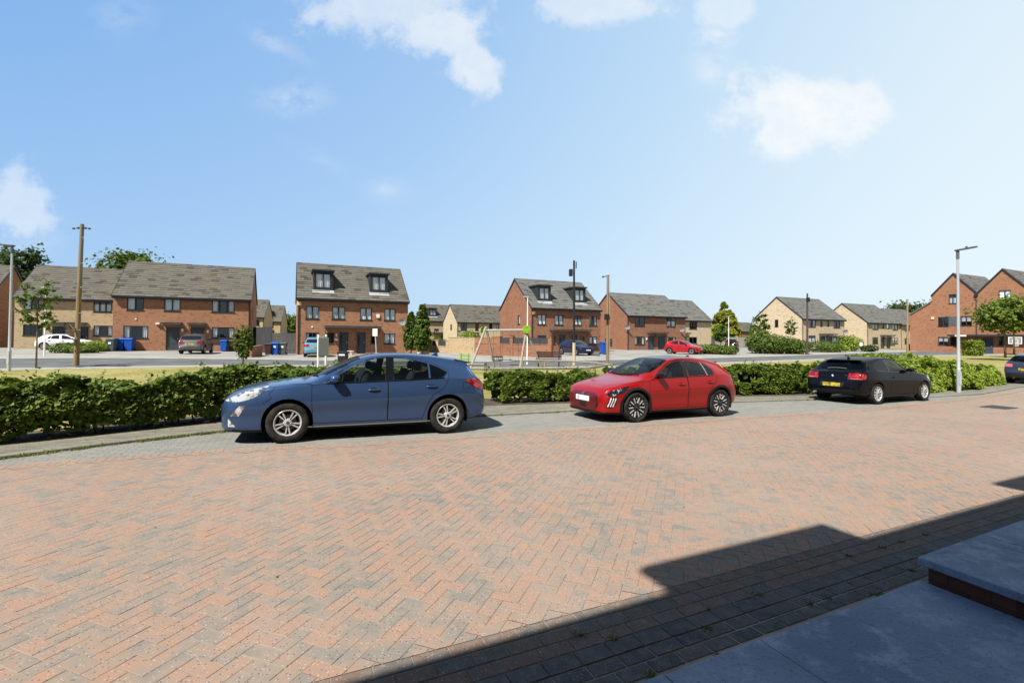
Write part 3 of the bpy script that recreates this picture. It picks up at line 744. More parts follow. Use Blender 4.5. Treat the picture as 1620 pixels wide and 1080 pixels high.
        for q in s.todo:
            if q[0] == 'w': window_parts(s.root, q[1], I if q[4] == 'front' else s.GM, q[2], q[3])
            elif q[0] == 'd': door_parts(s.root, q[1], I)
            else:
                _, a, b, z, pr, t_ = q; mb = MB(); mb.box(a, -pr, z, b, -.002, z+t_); mb.box(a-.03, -pr-.03, z+t_+.002, b+.03, -.004, z+t_+.03)
                for x in (a+.08, b-.12):
                    mb.prism([(-.003, z-.55), (-.003, z-.45), (-pr+.25, z-.002), (-pr+.15, z-.002)], x, x+.05, 'yz')
                mb.build('canopy', ANTL, s.root)
        # brick header band darker under eave + soldier course under windows come from the texture; dormers:
        for (x0, z0, x1, z1) in dormers:
            sl = (r-e)/(d/2); yf = (z0-.28-e)/sl; zt = z1+.2; yb = (zt-e)/sl
            D = MB(); fx0, fx1 = x0-.16, x1+.16
            D.box(fx0, yf, z0-.30, x0, yf+.1, zt); D.box(x1, yf, z0-.30, fx1, yf+.1, zt); D.box(x0, yf, z0-.30, x1, yf+.1, z0); D.box(x0, yf, z1, x1, yf+.1, zt)
            for x in (fx0, fx1-.05): D.prism([(yf+.102, z0-.3), (yf+.102, zt), (yb+.2, zt)], x, x+.05, 'yz')
            D.box(fx0-.14, yf-.2, zt+.002, fx1+.14, yb+.3, zt+.14)
            dm = D.build('dormer', ANT, s.root)
            window_parts(dm, (x0, z0, x1, z1), Matrix.Translation((0, yf, 0)), 'full', 1, sill=False, name='dormer_window')
            L = MB(); L.quad((fx0-.1, yf-.35, e+sl*(yf-.35)+.05), (fx1+.1, yf-.35, e+sl*(yf-.35)+.05), (fx1+.1, yf-.002, e+sl*yf+.07), (fx0-.1, yf-.002, e+sl*yf+.07)); L.build('lead_apron', mat('lead', (.38, .39, .40), rough=.6), dm)
        return s
    def box_on(s, name, px, py, w_, h_, d_, m, plane='front', shape='box'):
        x, z = s.fx(px, py, plane); mb = MB()
        if plane == 'front': mb.box(x-w_/2, -d_, z-h_/2, x+w_/2, -.003, z+h_/2)
        elif plane == 'left': mb.box(-d_, x-w_/2, z-h_/2, -.003, x+w_/2, z+h_/2)
        else: mb.box(s.w+.003, x-w_/2, z-h_/2, s.w+d_, x+w_/2, z+h_/2)
        return mb.build(name, m, s.root, bevel=min(w_, h_, d_)*.2)
    def dish(s, px, py, r=.3, plane='front', local=None):
        x, z = local or s.fx(px, py, plane); mb = MB(); o = Vector((x, -.35, z))
        mt = Matrix.Translation(o) @ Matrix.Rotation(R(25), 4, 'X') @ Matrix.Rotation(R(-30), 4, 'Z')
        mb.lathe([(0.001, .06), (r*.5, .045), (r, -.02), (r, -.03), (r*.5, .035), (.001, .05)], 18, 'Y', mt); mb.tube([o, (x, -.02, z-.1)], .025, 6); mb.tube([mt @ Vector((0, -.0, -r*.9)), mt @ Vector((0, -.32, -.05))], .015, 5)
        return mb.build('satellite_dish', mat('dish_grey', (.32, .33, .34), rough=.5), s.root, smooth=.8)
ALARM = mat('alarm_box_plastic', (.72, .55, .30), rough=.5); WHT = WHITE
# ---- left terrace, nearest the camera
h = House('red brick house with two front doors and a grey car on its drive', 178, 40.8, 10.4, 5.0, 8.3, -.0, RED, TILE)
h.o.z = .05; h.root.location.z = .05
h.win((200.9, 467, 227.6, 490.4), 'one').win((260, 469.1, 285.7, 491.9), 'full').win((335.2, 472.7, 371.3, 494), 'sides', 2)
h.win((195, 515.3, 234.6, 535), 'sides', 2).win((335.2, 517.6, 370.8, 535), 'sides', 2)
h.door((262.4, 514.2, 283.9, 553)).door((301.3, 514.2, 322.8, 552)).canopy(257, 288).canopy(298, 326)
h.win((.30*8.5, 3.1, .38*8.5, 4.3), None, 0, 'right', local=True)
h.shell(gable='right'); h.box_on('wall_lamp', 289, 522, .16, .25, .14, WHT); h.box_on('wall_lamp', 329, 524, .16, .25, .14, WHT); h.box_on('security_camera', 250, 512, .3, .14, .2, WHT)
h.box_on('vent', 215, 504.5, .12, .12, .05, WHT)
L2 = h
h = House('buff brick terraced house behind the white car', 22, 44, 10.4, 5.0, 8.3, .05, YEL, TILE)
h.win((37.6, 469.6, 61.7, 490.4), 'one').win((147.8, 473.5, 177, 493.5), 'half', 2).win((36.3, 513.2, 68, 530.6), None, 2).win((147.8, 515, 178, 531.3), 'sides', 2)
h.door((82.4, 512.4, 103, 551)).door((125.7, 512.4, 140, 551)).canopy(77, 106).canopy(110, 138); h.shell(gable='right'); h.box_on('wall_lamp', 76, 519, .16, .25, .14, WHT); h.box_on('wall_lamp', 145, 520, .16, .25, .14, WHT)
h = House('orange brick house at the far left with its shaded gable end showing', -18, 46.2, 9.5, 5.1, 8.5, .05, RED3, TILE, ref='right')
h.win((1.5, 3.3, 3.0, 4.5), 'sides', local=True).win((6, 3.3, 7.5, 4.5), 'sides', local=True).win((1.5, .9, 3.0, 2.0), None, local=True).door((4, 0, 5, 2.1), local=True); h.shell(gable='right')
# ---- dormered pair in the middle left
h = House('tall red brick pair of houses with two dormers behind the light blue car', 469.5, 41, 9.6, 5.12, 8.5, -.14, RED, TILE)
for r_ in ((483.7, 484.2, 505, 504.4), (525.2, 485, 546.2, 505), (569.6, 486.8, 588.7, 506.3), (607.9, 488.4, 626, 507)): h.win(r_, 'full')
h.win((483.5, 526, 505, 543.9), 'sides').win((517.2, 526, 528.3, 543.3), None, 0).win((586.7, 530.4, 595.7, 543.3), None, 0).win((607.4, 527.3, 625.6, 543.9), 'full')
h.door((536.1, 525.2, 551.2, 556.3)).door((563.9, 525.2, 578.4, 558.4)).canopy(512.8, 601, 2.4, .9)
def rr(h, a): return h.rect(a)
DW = [(1.45, 5.95, 2.75, 7.25), (6.35, 5.95, 7.65, 7.25)]
h.shell(dormers=DW); h.box_on('alarm_box', 473.5, 480, .32, .32, .12, ALARM); h.box_on('alarm_box', 598, 500, .28, .34, .12, WHT); h.dish(635, 509, .34); h.box_on('wall_lamp', 532, 530, .12, .3, .12, WHT); h.box_on('house_number', 532, 537, .3, .18, .03, WHT); h.box_on('vent', 494, 517, .14, .14, .05, WHT)
H2 = h
h = House('tall red brick pair of houses with two dormers behind the swings', 840, 52, 9.2, 5.1, 8.5, -.15, RED2, TILE2)
for r_, c_ in (((850.8, 497.4, 864.3, 513.5), 'full'), ((877.5, 498.5, 891.2, 514), 'full'), ((908.6, 499.3, 920, 514.3), 'half'), ((932.2, 500, 944.6, 515.1), 'sides'), ((850.3, 530.4, 864.3, 545.2), 'half'), ((932.2, 532.5, 944.4, 544.9), 'full')): h.win(r_, c_)
h.win((872.6, 531.2, 879, 544.6), None, 0).win((917.4, 531.7, 924.7, 545.2), None, 0).door((884.2, 531.2, 894.6, 556)).door((903.5, 531.2, 913.5, 556)).canopy(869.4, 930.4, 2.4, .9)
h.win((807.7, 530.9, 814.2, 545), 'full', 0, 'left').win((818.9, 498.5, 822.8, 513), 'full', 0, 'left')
h.shell(dormers=[(1.40, 5.95, 2.70, 7.25), (6.1, 5.95, 7.4, 7.25)]); h.box_on('alarm_box', 844, 494.5, .32, .32, .12, ALARM); h.box_on('alarm_box', 951.5, 498, .3, .3, .12, ALARM); h.box_on('house_number', 868, 549, .4, .35, .03, WHT)
H3 = h
h = House('lower red brick semi with paired porches right of the tall dormered pair', 992, 63.5, 10.4, 4.95, 8.1, -.25, RED2, TILE2)
h.win((1004.3, 501.3, 1020.3, 516.1), None).win((1054.8, 502.6, 1069.3, 516.9), 'half').win((1004.3, 532.2, 1020.3, 545.2), 'sides').win((1054.8, 533, 1069.6, 545.2), 'sides')
h.door((1025.5, 531.7, 1035.4, 555.8)).door((1041, 531.7, 1051.7, 555)).canopy(1023.5, 1037).canopy(1038.8, 1053)
h.win((3.2, .6, 3.75, 1.6), None, 0, 'left', local=True).win((4.4, .6, 4.95, 1.6), None, 0, 'left', local=True)
h.shell(); h.dish(986, 521, .35, local=(-.2, 3.2)); h.dish(1076, 521, .35); h.box_on('wall_lamp', 1022.5, 536, .16, .25, .14, WHT)
H4 = h
h = House('small buff brick house joined beyond the lower red brick semi', 1072, 74, 7.2, 4.7, 8.0, -.2, YEL2, TILE2)
h.win((1078.7, 510.4, 1082.8, 518.2), None, 0).win((1090.6, 508.9, 1102.8, 520.5), None).win((1090.6, 533, 1102.8, 542.8), None).door((1079.5, 532.5, 1086, 548)).canopy(1078, 1088); h.shell()
h = House('buff brick house with grey roof behind the garden wall', 722.8, 86, 10.5, 4.8, 8.0, -.55, YEL2, TILE)
h.win((728.8, 511, 739.1, 522.6), None).win((751.8, 511, 757.3, 522.6), None, 0).win((774, 512, 779, 522), None).win((785, 512, 793, 522), 'full').win((778, 533, 792, 545), None).canopy(733, 756, 2.6, 1.0)
h.win((712.4, 512.7, 715, 521.3), None, 0, 'left'); h.shell(); h.dish(727, 526, .45)
h = House('buff brick house with a dormer behind the columnar trees', 674, 98, 9.5, 5.2, 8.6, -.4, YEL, TILE)
h.win((687, 520, 694.3, 527.8), 'half').win((703.3, 520, 708, 527.8), None, 0).win((676, 536, 682, 545), None).door((697, 536, 702, 548)).canopy(683, 700, 2.5, 1.2); h.shell(dormers=[(1.0, 6.2, 2.3, 7.4)])
# ---- behind the gap between the left houses
h = House('buff brick house glimpsed between the two red brick houses, shaded gable', 417.5, 91, 9, 5.0, 8.4, 0, YEL, TILE, ang=17, ref='right'); h.win((7.2, 3.2, 8.2, 4.3), None, local=True); h.shell(gable='right'); h.dish(412, 520, .4)
h = House('buff brick house with a small dormer, farther back in the gap', 444.7, 110, 9, 4.7, 8.4, 0, YEL, TILE, ang=17, ref='right'); h.win((6.0, .9, 7.6, 2.4), None, local=True).win((6, 3.1, 7.4, 4.2), None, local=True); h.shell(gable='right', dormers=[(5.6, 5.6, 6.7, 6.7)])
h = House('farthest sliver of grey roofed house in the gap', 452.5, 150, 9, 4.8, 8.2, 0, YEL, TILE, ang=17, ref='right'); h.shell(gable='right')
# ---- right side buff semis
h = House('buff brick semi with a broad blank gable left of the brown pole', 1268.7, 74.0, 10.9, 5.03, 8.5, -.15, YEL2, TILE2)
h.win((1279.3, 504, 1290.6, 517.4), 'sides').win((1297.4, 507.8, 1301, 515.7), None, 0).win((1308, 507.8, 1311.6, 515.7), None, 0).win((1318.7, 505, 1329.2, 518.6), None).win((1279.3, 530.5, 1290.6, 542.4), 'half').win((1318.4, 531, 1329.2, 542.7), 'half')
h.door((1296.3, 529, 1305.4, 547)).door((1307, 529, 1316.7, 546)).canopy(1295.5, 1306.2).canopy(1306.6, 1318)
h.win((1225.6, 505.5, 1231.3, 517), None, 0, 'left').win((1207.7, 531, 1218.2, 541.3), None, 1, 'left').win((1223.9, 531.3, 1228.1, 539.6), None, 0, 'left'); h.shell(); h.dish(1333, 522, .4, local=(10.6, 2.9))
H8 = h
h = House('buff brick semi with paired dark porches, second from the brown pole', 1371.5, 85, 10.5, 4.93, 8.4, -.2, YEL2, TILE2)
h.win((1380.3, 508.3, 1389.4, 521), 'half').win((1395.2, 510.6, 1398.6, 519), None, 0).win((1403.3, 511.2, 1406.8, 519.7), None, 0).win((1412, 509, 1420.6, 522), 'half').win((1380.3, 533.3, 1389.4, 543.8), None).win((1412, 533.9, 1420.4, 543.8), None)
h.door((1393.2, 532, 1399.6, 551.8)).door((1402.5, 532, 1409, 551.8)).canopy(1392.6, 1400.2).canopy(1402, 1409.8); h.shell()
h = House('lower stepped buff brick semi beside the three storey brick gables', 1424.5, 89.4+.05, 10.4, 4.75, 7.85, -.25, YEL2, TILE2)
h.win((1431.7, 512.9, 1438.3, 523.4), None).win((1455.9, 514, 1462.7, 524.2), None).win((1431.2, 534.7, 1438.3, 544.1), None).win((1455.3, 535.3, 1462.4, 543.3), None).door((1441.5, 533.9, 1446.8, 549)).door((1448.8, 533.9, 1454, 549)).canopy(1441, 1447.5).canopy(1448.4, 1454.8); h.shell()
h.dish(1464, 522, .4)
# ---- three storey gable fronted terrace on the right
A10 = math.atan2(-.906, .423)
P1 = atd(1509, 65.2)
vd = Vector((math.cos(A10), math.sin(A10), 0))
org = Vector((P1.x, P1.y, -.33))-vd*2.5
def gable_house(i, label, front_holes, extra=None):
    o = org+vd*5.0*i; root = thing('brick_house', label, 'house', o, A10)
    E_ = House.__new__(House); E_.a = A10; E_.o = o; E_.dx = vd; E_.w = 5.0; E_.root = root
    e, r, d = 8.15, 11.05, 9.0; I = Matrix.Identity(4); todo = []
    for (rc, c, m_) in front_holes: todo.append((E_.rect(rc) if rc[0] > 50 else rc, c, m_))
    mb = MB(); poly = [(0, -.4), (5, -.4), (5, e), (2.5, r), (0, e)]
    add_bm(mb, wallpoly(poly, [q[0] for q in todo]), I)
    for x in (0, 5): mb.quad((x, 0, -.4), (x, d, -.4), (x, d, e), (x, 0, e))
    mb.quad(*[(x, d, z) for x, z in poly]); mb.build('wall', RED3, root, fix=False, weld=False)
    Rt = Matrix.Rotation(R(90), 4, 'Z')
    T = MB(); ov = .02; sl = (r-e)/2.5
    tiles(T, -.12, d, -2.5-ov, e-ov*sl, 0, r); tiles(T, -.12, d, 2.5+ov, e-ov*sl, 0, r)
    T.v = [(2.5-y, x, z+.05) for x, y, z in T.v]; rf = T.build('roof', TILE2, root, fix=False, weld=False)
    U = MB(); U.quad((0, -.1, e+.02), (2.5, -.1, r+.02), (2.5, d, r+.02), (0, d, e+.02)); U.quad((5, -.1, e+.02), (2.5, -.1, r+.02), (2.5, d, r+.02), (5, d, e+.02)); U.build('roof_underlay', BLACKP, rf, fix=False)
    B = MB()
    for (xa, xb) in ((-.02, 2.5), (5.02, 2.5)):
        B.quad((xa, -.13, e-.15), (xb, -.13, r-.13), (xb, -.13, r+.1), (xa, -.13, e+.08)); B.quad((xa, -.13, e-.15), (xb, -.13, r-.13), (xb, -.002, r-.13), (xa, -.002, e-.15)); B.quad((xa, -.13, e+.08), (xb, -.13, r+.1), (xb, -.0, r+.1), (xa, -.0, e+.08))
    B.build('bargeboard', ANT, root, fix=False)
    if i >= 0:
        D = MB(); D.tube([(4.9, -.08, 8.0), (4.9, -.08, 2.55)], .05, 8); D.box(4.72, -.22, 7.75, 5.08, -.01, 8.05); D.build('downpipe', ANT, root)
    for q in todo: window_parts(root, q[0], I, q[1], q[2])
    return E_, root
g0, r0 = gable_house(0, 'three storey brick house with pointed gable behind the tall grey lamp post', [((1501, 465.2, 1513.8, 480.2), 'half', 1), ((1484, 501.2, 1500.7, 516.3), None, 1), ((1520, 499.8, 1537.6, 515.2), 'blind', 1), ((1484, 532.8, 1500.7, 545.8), 'blind', 1), ((1503.5, 533, 1513, 546), None, 0)])
mb = MB(); q = g0.rect((1500.7, 500.6, 1520, 515.8)); mb.box(q[0]+.01, -.02, q[1], q[2]-.01, -.002, q[3]); mb.build('cladding_panel', ANTL, r0)
g0.box_on('alarm_box', 1475.8, 503.2, .34, .34, .12, ALARM)
mb = MB(); x0 = g0.fx(1504, 530)[0]; mb.box(x0, -.95, 2.4, 4.995, -.003, 2.62); mb.build('canopy', ANT, r0)
mb = MB(); x0, z0 = g0.fx(1524, 531); mb.box(x0-.5, -1.02, z0-.1, x0+.7, -.955, z0+.12); mb.build('porch_light_box', mat('porch_cream', (.65, .60, .48), rough=.6), r0)
# lean-to wing with the mono pitch on the far side
mb = MB(); add_bm(mb, wallpoly([(-2.6, -.4), (-.003, -.4), (-.003, 7.3), (-2.6, 5.6)], []), Matrix.Identity(4)); mb.quad((-2.6, 0, -.4), (-2.6, 6, -.4), (-2.6, 6, 5.6), (-2.6, 0, 5.6)); mb.build('side_wing', RED3, r0, fix=False)
mb = MB(); mb.quad((-2.7, -.12, 5.58), (0.1, -.12, 7.42), (.1, 6, 7.42), (-2.7, 6, 5.58)); mb.quad((-2.7, -.12, 5.40), (-.003, -.12, 7.18), (.0, -.12, 7.42), (-2.7, -.12, 5.60)); mb.build('wing_roof', TILE2, r0, fix=False)
g1, r1 = gable_house(1, 'three storey brick house with pointed gable behind the round crowned tree', [((1580, 459, 1599.5, 475.4), 'full', 1), ((1560.5, 503, 1575, 517), 'full', 1), ((1603, 498, 1620, 514), 'full', 1), ((1580, 532, 1592, 546), None, 1)])
q = g1.rect((1554.7, 534.7, 1571, 558.9)); door_parts(r1, (max(.15, q[0]), .06, q[2], 2.15), Matrix.Translation((0, -.12, 0)))
mb = MB(); mb.box(.005, -.95, 2.4, 4.995, -.003, 2.62); mb.build('canopy', ANT, r1)
g2, r2 = gable_house(2, 'three storey brick house cut off at the right edge of the view', [((.9, 8.4, 2.4, 9.6), 'full', 1), ((.8, 4.6, 2.2, 5.9), 'full', 1), ((3, 4.6, 4.4, 5.9), 'full', 1), ((.8, 1, 2.2, 2.2), None, 1)])
# ---- the house the photographer stands at: it throws the shadow on the road
h = House('red brick house behind the camera casting the stepped eave shadow on the road', 810, 10, 24, 5.7, 9.05, -.03, RED, TILE, ang=205)
h.o = uv(13.5, -.12, -.03); h.root.location = h.o
for x in (2, 7.5, 13, 18.5): h.win((x, 3.3, x+1.4, 4.5), 'full', local=True).win((x-.2, .9, x+1.5, 2.1), 'sides', local=True).door((x+2.4, 0, x+3.4, 2.1), local=True)
h.shell(dormers=[(3.16, 6.14, 4.7, 7.06), (8.7, 6.14, 10.24, 7.06), (14.24, 6.14, 15.77, 7.06), (19.8, 6.14, 21.3, 7.06)])
# ================================================================== CARS
def paintmat(name, base, metal=.45, rough=.32, flake=True, coat=.75, spec=.25):
    def fn(t, b):
        b.inputs['Specular IOR Level'].default_value = spec
        bf = geo(t, 'Backfacing'); c = t.mix(bf, base, (.012, .012, .013)); t.put(b.inputs['Base Color'], c)
        t.put(b.inputs['Metallic'], t.math('MULTIPLY', t.math('SUBTRACT', 1, bf), metal)); t.put(b.inputs['Coat Weight'], t.math('MULTIPLY', t.math('SUBTRACT', 1, bf), coat))
        if flake:
            n = t.noise(tc(t), 700, 1); t.put(b.inputs['Roughness'], t.math('MULTIPLY_ADD', n, .2, rough-.1))
    return mat(name, base, rough=rough, fn=fn)
RUBBER = mat('tyre_rubber', (.022, .021, .020), rough=.9, spec=.2, fn=mott((.012, .012, .011), (.032, .029, .025), 9))
ALLOY = mat('alloy_silver', (.50, .50, .49), rough=.3, metal=.3, coat=.5)
ALLOYD = mat('alloy_dark', (.025, .025, .028), rough=.4, metal=.4)
PLASTIC = mat('black_plastic', (.010, .010, .011), rough=.65, spec=.25)
GLOSSB = mat('gloss_black', (.005, .005, .006), rough=.1, coat=.3, spec=.3)
CHROME = mat('chrome', (.65, .66, .68), rough=.12, metal=1.0)
SEAM = mat('panel_gap', (.004, .004, .005), rough=.8)
SEATM = mat('seat_fabric', (.022, .022, .026), rough=.9)
LENS = mat('clear_lens', (.62, .64, .66), rough=.10, metal=.55, coat=1.0, fn=lambda t, b: t.put(b.inputs['Base Color'], t.mix(t.smooth(t.noise(tc(t), 9, 2), .42, .55), (.16, .17, .19), (.78, .80, .82))))
LENSD = mat('smoked_lens', (.05, .055, .065), rough=.06, metal=.3, coat=1.0, fn=lambda t, b: t.put(b.inputs['Base Color'], t.mix(t.smooth(t.noise(tc(t), 16, 1), .60, .68), (.018, .02, .028), (.30, .32, .36))))
TAILR = mat('red_lens', (.36, .012, .012), rough=.1, coat=1.0, fn=lambda t, b: t.put(b.inputs['Base Color'], t.mix(t.smooth(t.noise(tc(t), 11, 1), .45, .6), (.15, .004, .006), (.40, .02, .02))))
DRL = mat('white_light_strip', (.85, .86, .88), rough=.25)
PLATEW = mat('blurred_white_plate', rough=.5, fn=lambda t, b: t.put(b.inputs['Base Color'], t.mix(t.smooth(t.noise(tc(t), 7, 1), .56, .75), (.66, .67, .70), (.33, .34, .38))))
PLATEY = mat('blurred_yellow_plate', rough=.5, fn=lambda t, b: t.put(b.inputs['Base Color'], t.mix(t.smooth(t.noise(tc(t), 8, 2), .38, .62), (.16, .13, .02), (.50, .40, .05))))
BRAKE = mat('brake_disc', (.09, .085, .08), rough=.5, metal=.7)
def car_sections(S, nst, q):
    L = S['L']; top, belt, zb, hw, rw = (pchip(S[k]) for k in ('top', 'belt', 'zb', 'hw', 'rw'))
    e = np.linspace(0, 1, nst); xs = set(np.round(L*(.5-.5*np.cos(np.pi*e))*.45+L*e*.55, 4)) | set(S.get('xs', []))
    xs = sorted(xs); rows = []; drop = S.get('rail', .085); nlow, nside, ngl, nrf = (3, 9*q//2+2, 4*q//2+2, 6*q//2+2)
    for x in xs:
        w, zs, zt = hw(x), zb(x), top(x); zB = min(belt(x), zt-.035); zB = max(zB, zs+.1)
        g = min(1, max(0, (zt-zB-.09)/.33)); g = g*g*(3-2*g)
        wr = (w*.935)*(1-g)+rw(x)*g; zr = zB*(1-g)+(zt-drop)*g; H_ = zB-zs
        cr = S.get('crease', .0)
        P = [(w*.86, zs), (w*.935, zs+.045*min(1, H_/.5)), (w*.958, zs+H_*.20), (w*(.978-cr), zs+H_*.40), (w, zs+H_*.60), (w*.985, zs+H_*.78), (w*.955, zs+H_*.92), (w*.935, zB)]
        # catmull through P
        pts = [(w*.86*i/nlow, zs) for i in range(nlow)]; tt = np.linspace(0, len(P)-1, nside)
        for a in tt[:-1]:
            i = min(int(a), len(P)-2); f = a-i; p0, p1, p2, p3 = P[max(i-1, 0)], P[i], P[i+1], P[min(i+2, len(P)-1)]
            pts.append(tuple(.5*((2*p1[k])+(-p0[k]+p2[k])*f+(2*p0[k]-5*p1[k]+4*p2[k]-p3[k])*f*f+(-p0[k]+3*p1[k]-3*p2[k]+p3[k])*f**3) for k in (0, 1)))
        for i in range(ngl):
            f = i/ngl; bul = .022*g*math.sin(math.pi*f); pts.append((w*.935*(1-f)+wr*f+bul, zB*(1-f)+zr*f))
        ex = 2/(2.5+.6*g)
        for i in range(nrf+1):
            a = math.pi/2*i/nrf; pts.append((wr*max(0, math.cos(a))**ex, zr+(zt-zr)*math.sin(a)**ex))
        pts[-1] = (0, zt); rows.append((x, pts))
    return rows
def car_body(S, nst, q):
    rows = car_sections(S, nst, q); bm = bmesh.new(); n = len(rows[0][1]); ring = []
    for x, p in rows:
        half = [bm.verts.new((x, -y, z)) for y, z in p]                     # y<0 side, bottom centre -> top centre
        other = [half[0]]+[bm.verts.new((x, y, z)) for y, z in p[1:-1]]+[half[-1]]
        ring.append((half, other))
    for (a, b), (c, d) in zip(ring, ring[1:]):
        for k in range(n-1):
            bm.faces.new((a[k], c[k], c[k+1], a[k+1])); bm.faces.new((b[k], b[k+1], d[k+1], d[k]))
    for (h, o), sx in ((ring[0], -1), (ring[-1], 1)):
        loop = h+o[-2:0:-1]; cen = Vector((0, 0, 0))
        for v in loop: cen += v.co
        cen /= len(loop); prev = loop
        for s_, bul in ((.86, .022), (.6, .032), (.3, .036)):
            cur = [bm.verts.new(cen+(v.co-cen)*s_+Vector((sx*bul*S.get('bulge', 1), 0, 0))) for v in loop]
            for k in range(len(loop)):
                bm.faces.new((prev[k], prev[(k+1) % len(loop)], cur[(k+1) % len(loop)], cur[k]))
            prev = cur
        c = bm.verts.new(cen+Vector((sx*.037*S.get('bulge', 1), 0, 0)))
        for k in range(len(loop)): bm.faces.new((prev[k], prev[(k+1) % len(loop)], c))
    bmesh.ops.recalc_face_normals(bm, faces=bm.faces); return bm
def carve(bm, poly, ij, cond):
    """cut the outline of poly (projected along the third axis) into the faces that satisfy cond, return those inside"""
    i, j = ij; bb = (min(p[0] for p in poly), max(p[0] for p in poly), min(p[1] for p in poly), max(p[1] for p in poly))
    def near(f):
        xs = [v.co[i] for v in f.verts]; ys = [v.co[j] for v in f.verts]
        return not (max(xs) < bb[0]-1e-5 or min(xs) > bb[1]+1e-5 or max(ys) < bb[2]-1e-5 or min(ys) > bb[3]+1e-5) and cond(f)
    for (p, q) in zip(poly, poly[1:]+poly[:1]):
        e0, e1 = min(p[0], q[0]), max(p[0], q[0]); f0, f1 = min(p[1], q[1]), max(p[1], q[1])
        def hit(f):
            xs = [v.co[i] for v in f.verts]; ys = [v.co[j] for v in f.verts]
            return not (max(xs) < e0-.004 or min(xs) > e1+.004 or max(ys) < f0-.004 or min(ys) > f1+.004)
        fs = [f for f in bm.faces if near(f) and hit(f)]
        if not fs: continue
        no = [0, 0, 0]; no[i] = -(q[1]-p[1]); no[j] = q[0]-p[0]; co_ = [0, 0, 0]; co_[i], co_[j] = p
        no = Vector(no)
        if no.length < 1e-6: continue
        bmesh.ops.bisect_plane(bm, geom=list({v for f in fs for v in f.verts})+list({e for f in fs for e in f.edges})+fs, plane_co=co_, plane_no=no.normalized(), dist=1e-5)
    out = []
    for f in bm.faces:
        c = f.calc_center_median()
        if cond(f) and inpoly((c[i], c[j]), poly): out.append(f)
    return out
def peel(bm, faces, name, m, parent, push=0.0):
    me = bpy.data.meshes.new(name); idx = {}; vs = []; fs = []
    for f in faces:
        q = []
        for v in f.verts:
            if v not in idx: idx[v] = len(vs); vs.append(tuple(v.co+v.normal*push))
            q.append(idx[v])
        fs.append(q)
    me.from_pydata(vs, [], fs); bmesh.ops.delete(bm, geom=faces, context='FACES')
    o = obj(name, me, m, parent, True); return o
def smoothpoly(P, n=4):
    """closed Catmull-Rom through P; points given as 3-tuples (x,z,1) stay sharp"""
    out = []; k = len(P)
    for a in range(k):
        p0, p1, p2, p3 = P[a-1], P[a], P[(a+1) % k], P[(a+2) % k]
        if len(p1) > 2: p0 = p1
        if len(p2) > 2: p3 = p2
        for s in range(n):
            f = s/n
            out.append(tuple(.5*((2*p1[q])+(-p0[q]+p2[q])*f+(2*p0[q]-5*p1[q]+4*p2[q]-p3[q])*f*f+(-p0[q]+3*p1[q]-3*p2[q]+p3[q])*f**3) for q in (0, 1)))
    return out
def ribbon(bvh, pts, width, off, ax='y', sgn=-1):
    """thin strip on the body along a polyline given in the projected plane"""
    dens = []
    for a, b in zip(pts, pts[1:]):
        k = max(1, int(math.dist(a, b)/.04))
        for s in range(k): dens.append((a[0]+(b[0]-a[0])*s/k, a[1]+(b[1]-a[1])*s/k))
    dens.append(pts[-1]); hits = []
    for (a, b) in dens:
        if ax == 'y': o, d = Vector((a, sgn*3, b)), Vector((0, -sgn, 0))
        elif ax == 'x': o, d = Vector((sgn*9, a, b)), Vector((-sgn, 0, 0))
        else: o, d = Vector((a, b, 5)), Vector((0, 0, -1))
        h = bvh.ray_cast(o, d)
        if h[0] is None: continue
        hits.append((h[0], h[1] if h[1].dot(d) < 0 else -h[1]))
    mb = MB()
    for k in range(len(hits)-1):
        (p, n), (q, m_) = hits[k], hits[k+1]
        if (q-p).length > .15: continue
        t_ = (q-p).normalized(); s = t_.cross(n).normalized()*width/2; s2 = t_.cross(m_).normalized()*width/2
        mb.quad(p-s+n*off, q-s2+m_*off, q+s2+m_*off, p+s+n*off)
    return mb
def patch(bvh, poly, ax, sgn, off, n=10):
    """surface-hugging panel: poly in projected plane (ax 'x': (y,z); 'y': (x,z); 'z': (x,y))"""
    bm = bmesh.new(); bm.faces.new([bm.verts.new((a, b, 0)) for a, b in poly])
    x0, x1 = min(p[0] for p in poly), max(p[0] for p in poly); y0, y1 = min(p[1] for p in poly), max(p[1] for p in poly)
    for k in range(1, n):
        for (co_, no) in (((x0+(x1-x0)*k/n, 0, 0), (1, 0, 0)), ((0, y0+(y1-y0)*k/n, 0), (0, 1, 0))):
            bmesh.ops.bisect_plane(bm, geom=bm.verts[:]+bm.edges[:]+bm.faces[:], plane_co=co_, plane_no=no)
    for v in bm.verts:
        a, b = v.co.x, v.co.y
        if ax == 'y': o, d = Vector((a, sgn*3, b)), Vector((0, -sgn, 0))
        elif ax == 'x': o, d = Vector((sgn*9, a, b)), Vector((-sgn, 0, 0))
        else: o, d = Vector((a, b, 5)), Vector((0, 0, -1))
        h = bvh.ray_cast(o, d)
        if h[0] is None:
            h = bvh.find_nearest(o+d*3 if ax != 'x' else Vector((0 if sgn < 0 else 4.2, a, b)))
        nn = h[1] if h[1].dot(d) < 0 else -h[1]
        v.co = h[0]+nn*off
    mb = MB(); add_bm(mb, bm, Matrix.Identity(4)); return mb
